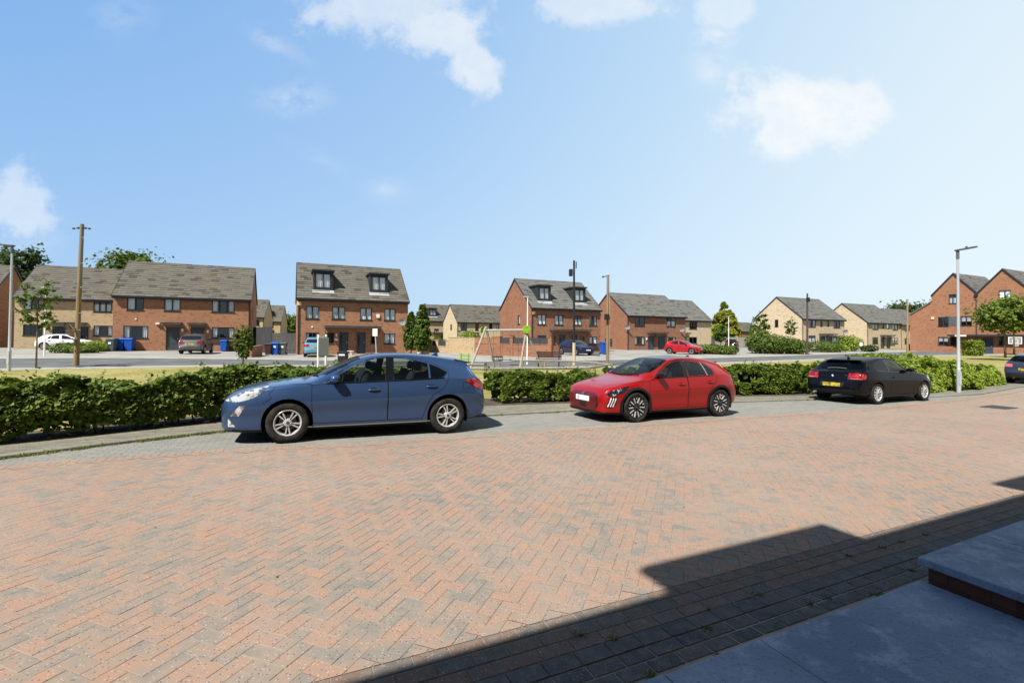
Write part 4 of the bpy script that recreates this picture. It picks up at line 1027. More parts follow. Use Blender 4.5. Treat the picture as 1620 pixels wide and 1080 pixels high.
def bar(mb, pts2, x0, x1, mtx):
    """extruded polygon for a spoke; pts2 in wheel plane (radial,tangent)"""
    n = len(pts2); i = len(mb.v)
    for y, sc_ in ((x0, 1.0), (x1, .86)):
        cx = sum(p[0] for p in pts2)/n; cy = sum(p[1] for p in pts2)/n
        for a, b in pts2:
            mb.v.append(tuple(mtx @ Vector((a if y == x0 else a, y, b if y == x0 else cy+(b-cy)*sc_))))
    mb.f.append(tuple(range(i, i+n))); mb.mi.append(mb.m); mb.f.append(tuple(reversed(range(i+n, i+2*n)))); mb.mi.append(mb.m)
    for k in range(n): mb.f.append((i+k, i+n+k, i+n+(k+1) % n, i+(k+1) % n)); mb.mi.append(mb.m)
def make_wheel(parent, x, y, Rr, rim, tw, style, side, rot=0.0, steer=0.0, q=2):
    """side=-1: outer face toward -y"""
    mt = Matrix.Translation((x, y, Rr)) @ Matrix.Rotation(steer, 4, 'Z'); n = 40 if q > 1 else 20
    if side > 0: mt = mt @ Matrix.Rotation(math.pi, 4, 'Z')
    mt = mt @ Matrix.Rotation(rot, 4, 'Y'); h = tw/2
    mb = MB(); mb.lathe([(.05, -h*.35), (rim*.62, -h*.35), (rim*.62, -h*.2), (.05, -h*.2)], n, 'Y', mt)
    w = mb.build('wheel', BRAKE, parent, smooth=.6)
    mb = MB(); mb.lathe([(rim-.004, -h*.80), (rim+.01, -h*.92), (rim+(Rr-rim)*.35, -h*1.0), (rim+(Rr-rim)*.8, -h*.95), (Rr-.012, -h*.82), (Rr, -h*.6), (Rr, -h*.2), (Rr-.006, -h*.18), (Rr-.006, -h*.12), (Rr, -h*.1), (Rr, h*.6), (Rr-.02, h*.9), (rim, h*.9)], n, 'Y', mt); mb.build('tyre', RUBBER, w, smooth=.9)
    mb = MB(); mb.m = 1 if style == 'turbine' else 0
    mb.lathe([(rim, -h*.86), (rim-.006, -h*.9), (rim-.02, -h*.84), (rim-.03, -h*.55), (rim-.045, h*.3), (rim-.05, h*.8)], n, 'Y', mt); mb.m = 0
    yo = -h*.86; hubr = .075
    if style == 'paired':
        for k in range(5):
            m2 = mt @ Matrix.Rotation(2*math.pi*k/5, 4, 'Y')
            for s in (-1, 1):
                bar(mb, [(.05, s*.012), (.10, s*.018-.011), (rim-.015, s*.037-.012), (rim-.015, s*.037+.012), (.10, s*.018+.011)], yo+.008 if s else yo, yo+.05, m2)
        mb.lathe([(.001, yo+.0), (.03, yo+.0), (.055, yo+.006), (.07, yo+.03), (.07, yo+.06)], 24, 'Y', mt)
    elif style == 'turbine':
        for k in range(5):
            m2 = mt @ Matrix.Rotation(2*math.pi*k/5, 4, 'Y')
            mb.m = 1
            bar(mb, [(.05, -.028), (.12, -.04), (rim-.02, -.062), (rim-.02, .062), (.12, .04), (.05, .028)], yo+.012, yo+.05, m2)
            mb.m = 0
            for s in (-1, 1):
                bar(mb, [(.09, s*.028-.010), (rim-.010, s*.060-.014), (rim-.010, s*.060+.014), (.09, s*.028+.010)], yo+.004, yo+.03, m2)
            m3 = mt @ Matrix.Rotation(2*math.pi*(k+.5)/5, 4, 'Y')
            bar(mb, [(rim*.72, -.006), (rim-.012, -.012), (rim-.012, .012), (rim*.72, .006)], yo+.006, yo+.03, m3)
        mb.m = 1; mb.lathe([(.001, yo+.0), (.04, yo+.0), (.07, yo+.02), (.075, yo+.05)], 24, 'Y', mt); mb.m = 0
    else:
        for k in range(5):
            for s in (-1, 1):
                m2 = mt @ Matrix.Rotation(2*math.pi*k/5, 4, 'Y')
                bar(mb, [(.045, s*.010-.012), (rim-.015, s*.072-.017), (rim-.015, s*.072+.017), (.045, s*.010+.012)], yo+.006, yo+.05, m2)
        mb.lathe([(.001, yo+.0), (.035, yo+.0), (.06, yo+.01), (.07, yo+.05)], 24, 'Y', mt)
    r = mb.build('rim', [ALLOY, ALLOYD] if style == 'turbine' else ALLOY, w, smooth=.5)
    if q > 1:
        mb = MB(); mb.lathe([(.001, yo-.004), (.024, yo-.004), (.026, yo+.002)], 16, 'Y', mt); mb.build('wheel_badge', mat('badge_navy', (.02, .03, .08), rough=.2, coat=1), w, smooth=.6)
        mb = MB()
        for k in range(5):
            a = 2*math.pi*(k+.5)/5; p = mt @ Vector((.052*math.cos(a), yo+.012, .052*math.sin(a))); p2 = mt @ Vector((.052*math.cos(a), yo+.03, .052*math.sin(a))); mb.tube([p, p2], .009, 6)
        mb.build('wheel_nut', PLASTIC, w)
        # brake backing
    return w
def make_car(name, label, cat, S, paint, q=2, group=None):
    """car with its nose at x=0, tail at x=L; returns the Empty (origin on the ground between the near wheels)"""
    nst = S.get('nst', 84 if q > 1 else 40); bm = car_body(S, nst, 4 if q > 1 else 2); bvh = BVHTree.FromBMesh(bm); root = thing(name, label, cat, group=group)
    side = lambda s: (lambda f: (s*f.calc_center_median().y > .30))
    glass = S.get('glass', CGLASS) if q > 1 else BLACKGLASS
    xf, xr, Rr = S['xf'], S['xr'], S['R']
    # wheel openings first
    for xc in (xf, xr):
        ra = Rr+S.get('archgap', .055); circ = [(xc+ra*math.cos(2*math.pi*k/28), Rr+.005+ra*math.sin(2*math.pi*k/28)) for k in range(28)]
        for s in (-1, 1):
            fs = carve(bm, circ, (0, 2), lambda f, s=s: s*f.calc_center_median().y > S['hw_mid']*.55)
            bmesh.ops.delete(bm, geom=fs, context='FACES')
        if S.get('clad'):
            rb = ra+.055; ring_ = [(xc+rb*math.cos(2*math.pi*k/28), Rr+.005+rb*math.sin(2*math.pi*k/28)) for k in range(28)]
            for s in (-1, 1):
                fs = [f for f in carve(bm, ring_, (0, 2), lambda f, s=s: s*f.calc_center_median().y > S['hw_mid']*.6)]
                if fs: peel(bm, fs, 'arch_trim', PLASTIC, root, .006)
    # glass
    for s in (-1, 1):
        for W_ in S['win']:
            fs = carve(bm, smoothpoly(W_['p'], 3), (0, 2), side(s))
            if fs: peel(bm, fs, 'side_window', W_.get('m', glass) if q > 1 else BLACKGLASS, root)
    ws = S['wscreen']; fs = carve(bm, ws+[(x, -y) for x, y in reversed(ws) if abs(y) > 1e-6], (0, 1), lambda f: f.calc_center_median().z > S['zws'] and f.normal.z > .1)
    if fs: peel(bm, fs, 'windscreen', S.get('wsglass', glass) if q > 1 else BLACKGLASS, root)
    rwp = S['rwin']; fs = carve(bm, rwp+[(-y, z) for y, z in reversed(rwp) if abs(y) > 1e-6], (1, 2), lambda f: f.calc_center_median().x > S['xrw'])
    if fs: peel(bm, fs, 'rear_window', S.get('rglass', glass) if q > 1 else BLACKGLASS, root)
    if S.get('roofpoly'):
        rp = S['roofpoly']; fs = carve(bm, rp+[(x, -y) for x, y in reversed(rp) if abs(y) > 1e-6], (0, 1), lambda f: f.calc_center_median().z > S['zroof'] and f.normal.z > .35)
        if fs: peel(bm, fs, 'roof_panel', S.get('roofm', GLOSSB), root)
    for L_ in S.get('lights', []):
        for s in (-1, 1):
            fs = carve(bm, smoothpoly(L_['p'], 3), (0, 2), lambda f, s=s, y=L_.get('ymin', .3): s*f.calc_center_median().y > y)
            if fs: peel(bm, fs, L_['n'], L_['m'], root, L_.get('push', .003))
    # lower dark band
    fs = [f for f in bm.faces if f.calc_center_median().z < S.get('zsill', .24) and abs(f.normal.z) < .98]
    if fs: peel(bm, fs, 'sill_trim', PLASTIC, root)
    # doors
    doors = []
    for s in (-1, 1):
        for D in S['doors']:
            fs = carve(bm, smoothpoly(D, 3), (0, 2), side(s))
            if fs: doors.append((peel(bm, fs, 'door', paint, root), s, D))
    me = bpy.data.meshes.new('body'); bm.to_mesh(me); bm.free(); obj('body', me, paint, root, True)
    # panel gaps, trims
    for s in (-1, 1):
        for D in S['doors']:
            pl = smoothpoly(D, 4); r_ = ribbon(bvh, pl+pl[:1], .009, .0015, 'y', s)
            if r_.f: r_.build('panel_gap', SEAM, root, fix=False)
        for g_ in S.get('gaps', []):
            r_ = ribbon(bvh, g_, .008, .0015, 'y', s)
            if r_.f: r_.build('panel_gap', SEAM, root, fix=False)
        if q > 1:
            for W_ in S['trim']:
                r_ = ribbon(bvh, W_['p'], W_['w'], .004, 'y', s)
                if r_.f: r_.build(W_.get('n', 'window_trim'), W_['m'], root, smooth=True, fix=False)
    # arches
    for xc in (xf, xr):
        mb = MB(); ra = Rr+.06
        for s in (-1, 1):
            yo, yi = s*S['hw_mid']*.955, s*S['hw_mid']*.42
            P = [(xc+ra*math.cos(a), Rr+ra*math.sin(a)) for a in np.linspace(-.35, math.pi+.35, 17)]
            for (a, b) in zip(P, P[1:]): mb.quad((a[0], yo, a[1]), (b[0], yo, b[1]), (b[0], yi, b[1]), (a[0], yi, a[1]))
            mb.quad(*[(a, yi, b) for a, b in P])
        mb.build('wheel_arch', PLASTIC, root, fix=False)
    for xc in (xf, xr):
        for s in (-1, 1):
            make_wheel(root, xc, s*(S['hw_mid']-S['tw']/2-S.get('inset', .018)), Rr, S['rim'], S['tw'], S['style'], s, S.get('wrot', .3)+(.35 if xc == xr else 0), S.get('steer', 0) if xc == xf else 0, q)
    # mirrors, handles
    mx, mz = S['mirror']
    for s in (-1, 1):
        hit = bvh.ray_cast(Vector((mx, s*3, mz)), Vector((0, -s, 0)))[0]; y0 = abs(hit.y) if hit else S['hw_mid']*.9
        mb = MB(); mb.blob((mx-.01, s*(y0+.115), mz+.045), (.075, .10, .066), 14, 9, 0, .8); m1 = mb.build('door_mirror', S.get('mirrorm', paint), root, smooth=True)
        mb = MB(); mb.blob((mx+.055, s*(y0+.115), mz+.045), (.02, .098, .054), 12, 8, 0, .7); mb.build('mirror_glass', GLOSSB, m1, smooth=True)
        mb = MB(); mb.prism([(mx-.045, s*(y0-.02)), (mx+.05, s*(y0-.02)), (mx+.04, s*(y0+.08)), (mx-.03, s*(y0+.08))], mz-.02, mz+.008, 'xy'); mb.build('mirror_arm', PLASTIC, m1)
    for (d, s, D) in doors:
        for (hx, hz) in S['handles']:
            if not inpoly((hx, hz), smoothpoly(D, 3)): continue
            h = bvh.ray_cast(Vector((hx, s*3, hz)), Vector((0, -s, 0)))
            if h[0] is None: continue
            mb = MB(); mb.blob((hx, h[0].y+s*.012, hz), (.105, .022, .018), 12, 6, 0, .75); mb.build('handle', S.get('handlem', paint), d, smooth=True)
            mb = MB(); mb.blob((hx-.01, h[0].y+s*.001, hz+.004), (.065, .006, .034), 12, 6, 0, .9); mb.build('handle_recess', SEAM, d, smooth=True)
    # cabin
    if q > 1:
        z0 = .30
        for s in (-1, 1):
            for (sx, wd) in S['seats']:
                mb = MB(); mb.blob((sx+.05, s*.37, .52), (.27, .24, .12), 12, 8, 0, .6)
                mb2 = Matrix.Translation((sx+.36, s*.37, .83)) @ Matrix.Rotation(R(14), 4, 'Y'); k0 = len(mb.v); mb.blob((0, 0, 0), (.085, .235, .34), 12, 8, 0, .65); mb.v[k0:] = [tuple(mb2 @ Vector(p)) for p in mb.v[k0:]]
                k0 = len(mb.v); mb.blob((.09, 0, .42), (.06, .13, .085), 10, 6, 0, .7); mb.v[k0:] = [tuple(mb2 @ Vector(p)) for p in mb.v[k0:]]
                mb.build('seat', SEATM, root, smooth=True)
        mb = MB(); mb.box(S['dash']-.45, -.66, .55, S['dash']+.12, .66, S['zws']-.06); mb.build('dashboard', SEATM, root, bevel=.06)
        mb = MB(); c = Vector((S['dash']+.33, .37, S['zws']-.09)); ring_ = [c+Vector((.055*math.cos(a), .185*math.sin(a), .17*math.cos(a))) for a in np.linspace(0, 2*math.pi, 21)]; mb.tube(ring_, .016, 6, False); mb.tube([c, c-Vector((.2, 0, .12))], .03, 6); mb.tube([ring_[5], c, ring_[15]], .014, 5); mb.build('steering_wheel', PLASTIC, root, smooth=True)
        mb = MB(); mb.blob((S['dash']+.42, 0, S['L'] and pchip(S['top'])(S['dash']+.62)-.16), (.02, .12, .035), 10, 6, 0, .7); mb.build('rear_view_mirror', PLASTIC, root, smooth=True)
        mb = MB(); xw = S['wscreen'][0][0]
        for (ya, yb) in ((-.55, .02), (.05, .6)):
            P = []
            for f in np.linspace(0, 1, 7):
                hit = bvh.ray_cast(Vector((xw+.03+.1*(1-f)*0+.12*abs(ya+(yb-ya)*f), ya+(yb-ya)*f, 4)), Vector((0, 0, -1)))
                if hit[0] is not None: P.append(hit[0]+hit[1]*.015)
            if len(P) > 1: mb.tube(P, .011, 5)
        mb.build('wiper', PLASTIC, root)
        fx_ = S.get('fin')
        if fx_:
            h = bvh.ray_cast(Vector((fx_, 0, 4)), Vector((0, 0, -1)))[0]
            mb = MB(); mb.prism([(fx_-.1, h.z-.01), (fx_+.03, h.z+.055), (fx_+.075, h.z+.05), (fx_+.09, h.z-.01)], -.014, .014); mb.build('roof_antenna', S.get('finm', paint), root, bevel=.008)
    for fnx in S.get('extra', []): fnx(root, bvh)
    return root
def place_car(root, S, pa, pb, nearside, ground=gz, roll=True):
    """put the two near wheels (front, rear) on ground points pa, pb (world). nearside=-1 if the car's -y flank faces the camera"""
    d = (pb-pa); d.z = 0; d.normalize(); pm = (pa+pb)/2
    up_ = Vector((-(gz(pm.x+.5, pm.y)-gz(pm.x-.5, pm.y)), -(gz(pm.x, pm.y+.5)-gz(pm.x, pm.y-.5)), 1)).normalized() if roll else Vector((0, 0, 1))
    xa = (d-up_*d.dot(up_)).normalized(); ya = up_.cross(xa)
    xm = (S['xf']+S['xr'])/2; yn = nearside*(S['hw_mid']-.03)
    pm.z = gz(pm.x, pm.y)
    o = pm-xa*xm-ya*yn
    root.matrix_world = Matrix(((xa.x, ya.x, up_.x, o.x), (xa.y, ya.y, up_.y, o.y), (xa.z, ya.z, up_.z, o.z+.006), (0, 0, 0, 1)))
def scaled(S, L=1.0, Wd=1.0, H=1.0, **kw):
    """copy of a spec stretched in length / width / height (tyres keep round)"""
    import copy
    T = {k: v for k, v in S.items()}
    for k in ('top', 'belt', 'zb'): T[k] = [(x*L, z*H) for x, z in S[k]]
    for k in ('hw', 'rw'): T[k] = [(x*L, y*Wd) for x, y in S[k]]
    for k in ('L', 'xf', 'xr', 'xrw', 'dash'): T[k] = S[k]*L
    T['hw_mid'] = S['hw_mid']*Wd; T['zws'] = S['zws']*H
    T['win'] = [dict(w_, p=[(p[0]*L, p[1]*H)+tuple(p[2:]) for p in w_['p']]) for w_ in S['win']]; T['doors'] = [[(p[0]*L, p[1]*H)+tuple(p[2:]) for p in D] for D in S['doors']]
    T['wscreen'] = [(x*L, y*Wd) for x, y in S['wscreen']]; T['rwin'] = [(y*Wd, z*H) for y, z in S['rwin']]
    T['lights'] = [dict(l, p=[(p[0]*L, p[1]*H)+tuple(p[2:]) for p in l['p']]) for l in S.get('lights', [])]
    T['mirror'] = (S['mirror'][0]*L, S['mirror'][1]*H); T['handles'] = [(x*L, z*H) for x, z in S['handles']]; T['gaps'] = []; T['trim'] = []; T['extra'] = []; T['xs'] = []
    if S.get('roofpoly'): T['roofpoly'] = [(x*L, y*Wd) for x, y in S['roofpoly']]; T['zroof'] = S['zroof']*H
    T.update(kw); return T
def plate(yw, z0, z1, sgn, m, off=.012, xtry=None):
    def fn(root, bvh):
        zc = (z0+z1)/2; h = bvh.ray_cast(Vector((sgn*9, 0, zc)), Vector((-sgn, 0, 0)))
        mb = MB(); h1 = bvh.ray_cast(Vector((sgn*9, 0, z0)), Vector((-sgn, 0, 0)))[0]; h2 = bvh.ray_cast(Vector((sgn*9, 0, z1)), Vector((-sgn, 0, 0)))[0]
        x = max(sgn*h1.x, sgn*h2.x)*sgn+sgn*off
        mb.box(min(x, x-sgn*.012), -yw, z0, max(x, x-sgn*.012), yw, z1); mb.build('number_plate', m, root, bevel=.004)
    return fn
def ribs(name, m, poly, ax, sgn, off):
    def fn(root, bvh):
        mb = patch(bvh, poly, ax, sgn, off); mb.build(name, m, root, smooth=True, fix=False)
    return fn
# ------------------------------------------------------------------ blue hatchback
BLUE = paintmat('blue_metallic_paint', (.041, .087, .195), .6, .32)
blue = dict(L=4.38, xf=.88, xr=3.58, R=.328, rim=.215, tw=.215, style='paired', hw_mid=.912, archgap=.062, zws=.93, xrw=3.7, dash=1.42, zsill=.235, fin=3.5, steer=R(4), crease=.016,
    top=[(0, .66), (.03, .74), (.12, .815), (.35, .895), (.7, .955), (1.05, .998), (1.20, 1.015), (1.45, 1.15), (1.75, 1.295), (2.05, 1.405), (2.4, 1.46), (2.75, 1.472), (3.2, 1.448), (3.6, 1.405), (3.93, 1.355), (4.03, 1.325), (4.07, 1.25), (4.16, 1.12), (4.25, 1.02), (4.32, .93), (4.36, .78), (4.38, .62)],
    belt=[(0, .60), (.1, .73), (.6, .88), (1.2, .94), (1.45, .954), (2.5, .975), (3.5, 1.03), (4.0, 1.0), (4.3, .86), (4.38, .54)],
    zb=[(0, .24), (.1, .20), (.5, .18), (.9, .19), (3.4, .19), (4.1, .24), (4.38, .34)],
    hw=[(0, .60), (.04, .70), (.12, .785), (.25, .84), (.5, .885), (.9, .912), (1.5, .905), (3.0, .912), (3.6, .91), (4.0, .87), (4.2, .82), (4.33, .74), (4.38, .64)],
    rw=[(1.2, .68), (2.0, .605), (2.5, .59), (3.3, .57), (3.95, .535), (4.2, .62)],
    win=[dict(p=[(1.50, .972, 1), (1.75, 1.145), (2.02, 1.285), (2.28, 1.362), (2.48, 1.378, 1), (2.43, .982, 1)]),
         dict(p=[(2.585, .99, 1), (2.60, 1.378, 1), (2.9, 1.355), (3.22, 1.285, 1), (3.215, 1.015, 1)]), dict(p=[(3.25, 1.018, 1), (3.255, 1.275, 1), (3.42, 1.21), (3.58, 1.12, 1), (3.49, 1.04, 1)], m=CGLASSD)],
    wscreen=[(1.24, 0), (1.27, .3), (1.34, .52), (1.46, .70), (1.72, .648), (2.02, .565), (2.03, .3), (2.02, 0)], rwin=[(0, 1.02), (.5, 1.02), (.62, 1.05), (.54, 1.26), (0, 1.275)],
    doors=[[(1.27, .30, 1), (1.24, .62), (1.235, .93, 1), (1.48, .955, 1), (1.75, 1.165), (2.05, 1.315), (2.3, 1.392, 1), (2.475, 1.40, 1), (2.475, .30, 1)], [(2.485, .30, 1), (2.485, 1.40, 1), (2.95, 1.38), (3.30, 1.295), (3.60, 1.15, 1), (3.58, 1.0), (3.50, .86), (3.25, .66), (3.10, .30, 1)]],
    gaps=[[(.70, .905), (.62, .80), (.66, .735), (.55, .66)], [(.9, .955), (1.235, .95)], [(4.30, .62), (4.12, .78), (4.05, .86)], [(3.86, .84), (3.88, .93), (3.98, .95), (4.04, .90), (4.0, .82), (3.88, .82), (3.86, .84)]],
    trim=[dict(p=[(1.46, .956), (2.1, .97), (2.6, .985), (3.2, 1.008), (3.50, 1.022)], w=.026, m=GLOSSB), dict(p=[(1.40, .958), (1.50, 1.01), (1.75, 1.175), (2.05, 1.318), (2.3, 1.39), (2.6, 1.402), (2.9, 1.38), (3.22, 1.305), (3.45, 1.205), (3.64, 1.105), (3.53, 1.025)], w=.012, m=CHROME),
          dict(p=[(2.505, .975), (2.54, 1.392)], w=.14, m=GLOSSB, n='door_pillar'), dict(p=[(3.232, 1.015), (3.238, 1.285)], w=.018, m=CHROME), dict(p=[(1.15, .245), (3.25, .245)], w=.02, m=mat('sill_grey', (.28, .29, .29), rough=.4)), dict(p=[(2.48, .31), (2.48, .97)], w=.007, m=SEAM, n='door_gap')],
    lights=[dict(n='headlight', p=[(.04, .70, 1), (.28, .84), (.62, .93, 1), (.56, .86), (.42, .745), (.20, .68)], m=LENS, ymin=.25), dict(n='tail_light', p=[(3.92, .965, 1), (4.10, 1.0), (4.30, .965), (4.38, .88, 1), (4.30, .79), (4.18, .80)], m=TAILR, ymin=.35, push=.012), dict(n='fog_lamp', p=[(.13, .46, 1), (.24, .62, 1), (.33, .63, 1), (.24, .46, 1)], m=LENS, ymin=.3), dict(n='lower_reflector', p=[(.10, .29, 1), (.10, .42, 1), (.20, .29, 1)], m=LENS, ymin=.3)],
    mirror=(1.60, .99), handles=[(2.24, .835), (3.26, .875)], seats=[(1.72, .5), (2.55, .5)], handlem=BLUE,
    extra=[ribs('grille', PLASTIC, [(-.45, .36), (-.5, .56), (.5, .56), (.45, .36)], 'x', -1, .006), plate(.26, .44, .55, -1, PLATEW), plate(.26, .62, .73, 1, PLATEY)])
def rear_vent(root, bvh):
    mb = MB(); prof = [(3.88, 1.362), (4.20, 1.306), (4.212, 1.288), (4.04, 1.268)]
    mb.prism(prof, -.55, .55); mb.build('spoiler', BLUE, root, bevel=.01)
    for s in (-1, 1):
        mb = patch(bvh, [(4.08, 1.245), (4.29, 1.10), (4.23, 1.20), (4.15, 1.275)], 'y', s, .006, 6); mb.build('spoiler_fin', GLOSSB, root, smooth=True, fix=False)
blue['extra'].append(rear_vent)
def nose(S, d):
    """lengthen the front overhang by d"""
    xf = S['xf']; f = lambda x: x*(xf+d)/xf if x < xf else x+d; P = lambda q: (f(q[0]),)+tuple(q[1:])
    for k in ('top', 'belt', 'zb', 'hw', 'rw', 'wscreen'): S[k] = [P(q) for q in S[k]]
    for k in ('win', 'trim', 'lights'): S[k] = [dict(w_, p=[P(q) for q in w_['p']]) for w_ in S[k]]
    for k in ('doors', 'gaps'): S[k] = [[P(q) for q in D] for D in S[k]]
    S['handles'] = [P(q) for q in S['handles']]; S['seats'] = [P(q) for q in S['seats']]; S['mirror'] = P(S['mirror'])
    for k in ('L', 'xr', 'xrw', 'dash', 'fin'): S[k] += d
    S['xf'] += d
nose(blue, .09)
o = make_car('blue_hatchback', 'metallic blue five door hatchback parked side on in front of the hedge', 'car', blue, BLUE)
place_car(o, blue, at(445.2, 702), at(714.8, 685.2), -1)
# ------------------------------------------------------------------ red hatchback
REDP = paintmat('red_metallic_paint', (.31, .0055, .006), .3, .32, True, .6)
red = dict(L=4.055, xf=.81, xr=3.35, R=.325, rim=.240, tw=.205, style='turbine', hw_mid=.872, archgap=.05, clad=True, zws=.90, xrw=3.4, dash=1.24, zsill=.225, fin=3.1, finm=GLOSSB, steer=R(0), crease=.012,
    top=[(0, .60), (.03, .665), (.14, .76), (.5, .862), (.82, .925), (.98, .962), (1.32, 1.15), (1.66, 1.30), (1.95, 1.385), (2.3, 1.428), (2.6, 1.432), (3.0, 1.405), (3.35, 1.355), (3.55, 1.315), (3.62, 1.26), (3.78, 1.08), (3.90, .97), (3.98, .89), (4.04, .70), (4.055, .56)],
    belt=[(0, .56), (.1, .665), (.6, .805), (1.1, .90), (1.4, .935), (2.5, .965), (3.2, 1.0), (3.6, 1.0), (3.9, .88), (4.055, .5)],
    zb=[(0, .20), (.1, .185), (.5, .175), (.9, .18), (3.2, .18), (3.8, .24), (4.055, .32)],
    hw=[(0, .60), (.03, .68), (.1, .76), (.25, .81), (.5, .845), (.85, .872), (1.4, .862), (2.6, .866), (3.3, .872), (3.7, .845), (3.9, .79), (4.02, .71), (4.055, .62)],
    rw=[(1.1, .68), (1.9, .615), (2.4, .605), (3.1, .58), (3.55, .55), (3.9, .62)],
    win=[dict(p=[(1.36, .952, 1), (1.66, 1.135), (1.93, 1.27), (2.12, 1.318), (2.26, 1.335, 1), (2.20, .972, 1)]), dict(p=[(2.36, .982, 1), (2.39, 1.335, 1), (2.65, 1.318), (2.87, 1.28, 1), (2.93, 1.0, 1)], m=CGLASSD), dict(p=[(2.96, 1.002, 1), (2.90, 1.275, 1), (3.04, 1.225), (3.15, 1.10), (3.16, 1.01, 1)], m=CGLASSD)],
    wscreen=[(1.01, 0), (1.04, .3), (1.12, .52), (1.30, .69), (1.62, .65), (1.90, .575), (1.92, .3), (1.92, 0)], wsglass=CGLASS, rwin=[(0, 1.0), (.45, 1.0), (.60, 1.03), (.5, 1.26), (0, 1.275)],
    roofpoly=[(1.93, 0), (1.92, .3), (1.93, .50), (2.4, .535), (3.0, .52), (3.56, .48), (3.58, 0)], zroof=1.2, roofm=GLOSSB,
    doors=[[(1.20, .27, 1), (1.16, .6), (1.17, .90, 1), (1.36, .932, 1), (1.66, 1.16), (1.93, 1.305), (2.2, 1.362, 1), (2.29, 1.365, 1), (2.31, .27, 1)], [(2.32, .27, 1), (2.30, 1.365, 1), (2.65, 1.345), (2.95, 1.29), (3.17, 1.15, 1), (3.24, 1.0), (3.20, .84), (2.98, .62), (2.90, .27, 1)]],
    gaps=[[(.03, .735), (.3, .80), (.62, .845), (1.0, .88), (1.15, .90)], [(1.0, .88), (.95, .78), (.55, .70)]],
    trim=[dict(p=[(1.38, .94), (2.4, .968), (3.0, .985), (3.17, .992)], w=.02, m=GLOSSB), dict(p=[(2.25, .96), (2.34, 1.345)], w=.14, m=GLOSSB, n='door_pillar'), dict(p=[(2.945, .99), (2.885, 1.29)], w=.028, m=mat('pillar_grey', (.35, .36, .38), rough=.25, metal=.5)),
          dict(p=[(1.33, .942), (1.66, 1.16), (1.94, 1.30), (2.2, 1.352), (2.45, 1.36), (2.7, 1.338), (2.95, 1.29), (3.13, 1.17), (3.19, 1.02)], w=.016, m=GLOSSB), dict(p=[(2.315, .3), (2.315, .96)], w=.006, m=SEAM, n='door_gap'), dict(p=[(1.2, .30), (1.8, .335), (2.6, .345), (2.95, .33)], w=.012, m=mat('sill_crease', (.30, .008, .014), rough=.3))],
    lights=[dict(n='headlight', p=[(.05, .575, 1), (.16, .685, 1), (.62, .795, 1), (.57, .71), (.42, .63), (.22, .58)], m=LENSD, ymin=.38), dict(n='tail_light', p=[(3.78, .92, 1), (3.86, .99), (3.97, .97), (4.0, .86, 1), (3.9, .86)], m=GLOSSB, ymin=.3), dict(n='side_intake', p=[(.07, .33, 1), (.13, .52, 1), (.24, .58, 1), (.30, .575, 1), (.27, .40, 1), (.18, .32, 1)], m=GLOSSB, ymin=.42)],
    mirror=(1.44, .975), handles=[(2.10, .80), (3.0, .83)], seats=[(1.62, .5), (2.42, .5)], handlem=REDP, mirrorm=GLOSSB)
def red_face(root, bvh):
    mb = patch(bvh, [(-.48, .26), (-.56, .40), (-.52, .575), (-.38, .625), (.38, .625), (.52, .575), (.56, .40), (.48, .26)], 'x', -1, .005, 16); g = mb.build('grille', mat('grille_dark', (.035, .006, .008), rough=.35, coat=.6), root, smooth=True, fix=False)
    mb = MB()
    for k in range(11):
        z = .285+k*.0315; w_ = .50 if z < .575 else .42
        r_ = ribbon(bvh, [(-w_, z), (w_, z)], .011, .012, 'x', -1); o = len(mb.v); mb.v += r_.v; mb.f += [tuple(o+i for i in f) for f in r_.f]; mb.mi += r_.mi
    mb.build('grille_bar', mat('red_grille_bar', (.20, .006, .010), rough=.35, coat=.5), g, fix=False)
    mb = patch(bvh, [(-.045, .545), (-.05, .61), (.05, .61), (.045, .545), (0, .52)], 'x', -1, .016, 4); mb.build('shield_badge', mat('badge_grey', (.16, .17, .18), rough=.2, metal=.7), g, fix=False)
    mb = patch(bvh, [(-.12, .30), (-.12, .41), (.12, .41), (.12, .30)], 'x', -1, .014, 4); mb.build('sensor_panel', GLOSSB, g, fix=False)
    mb = patch(bvh, [(-.60, .19), (-.60, .245), (.60, .245), (.60, .19)], 'x', -1, .02, 10); mb.build('front_lip', PLASTIC, root, fix=False)
    for s in (-1, 1):
        for k in range(3):
            x = .115+k*.052
            r_ = ribbon(bvh, [(x-.012, .355), (x+.042, .54)], .022, .016, 'y', s)
            r_.build('light_claw', DRL, root, fix=False)
        mb = patch(bvh, [(.33, .67), (.35, .715), (.44, .735), (.42, .685)], 'y', s, .007, 4); mb.build('headlight_lens', LENS, root, fix=False)
    mb = MB(); mb.box(3.55, -.42, 1.275, 3.70, .42, 1.305); mb.build('spoiler', GLOSSB, root, bevel=.01)
red['extra'] = [red_face, plate(.26, .43, .54, -1, PLATEW, .02), plate(.26, .45, .56, 1, PLATEY)]
o = make_car('red_hatchback', 'bright red five door hatchback with black roof and black wheels parked at the hedge', 'car', red, REDP)
place_car(o, red, at(1006, 668.4), at(1141.5, 658.6), -1)
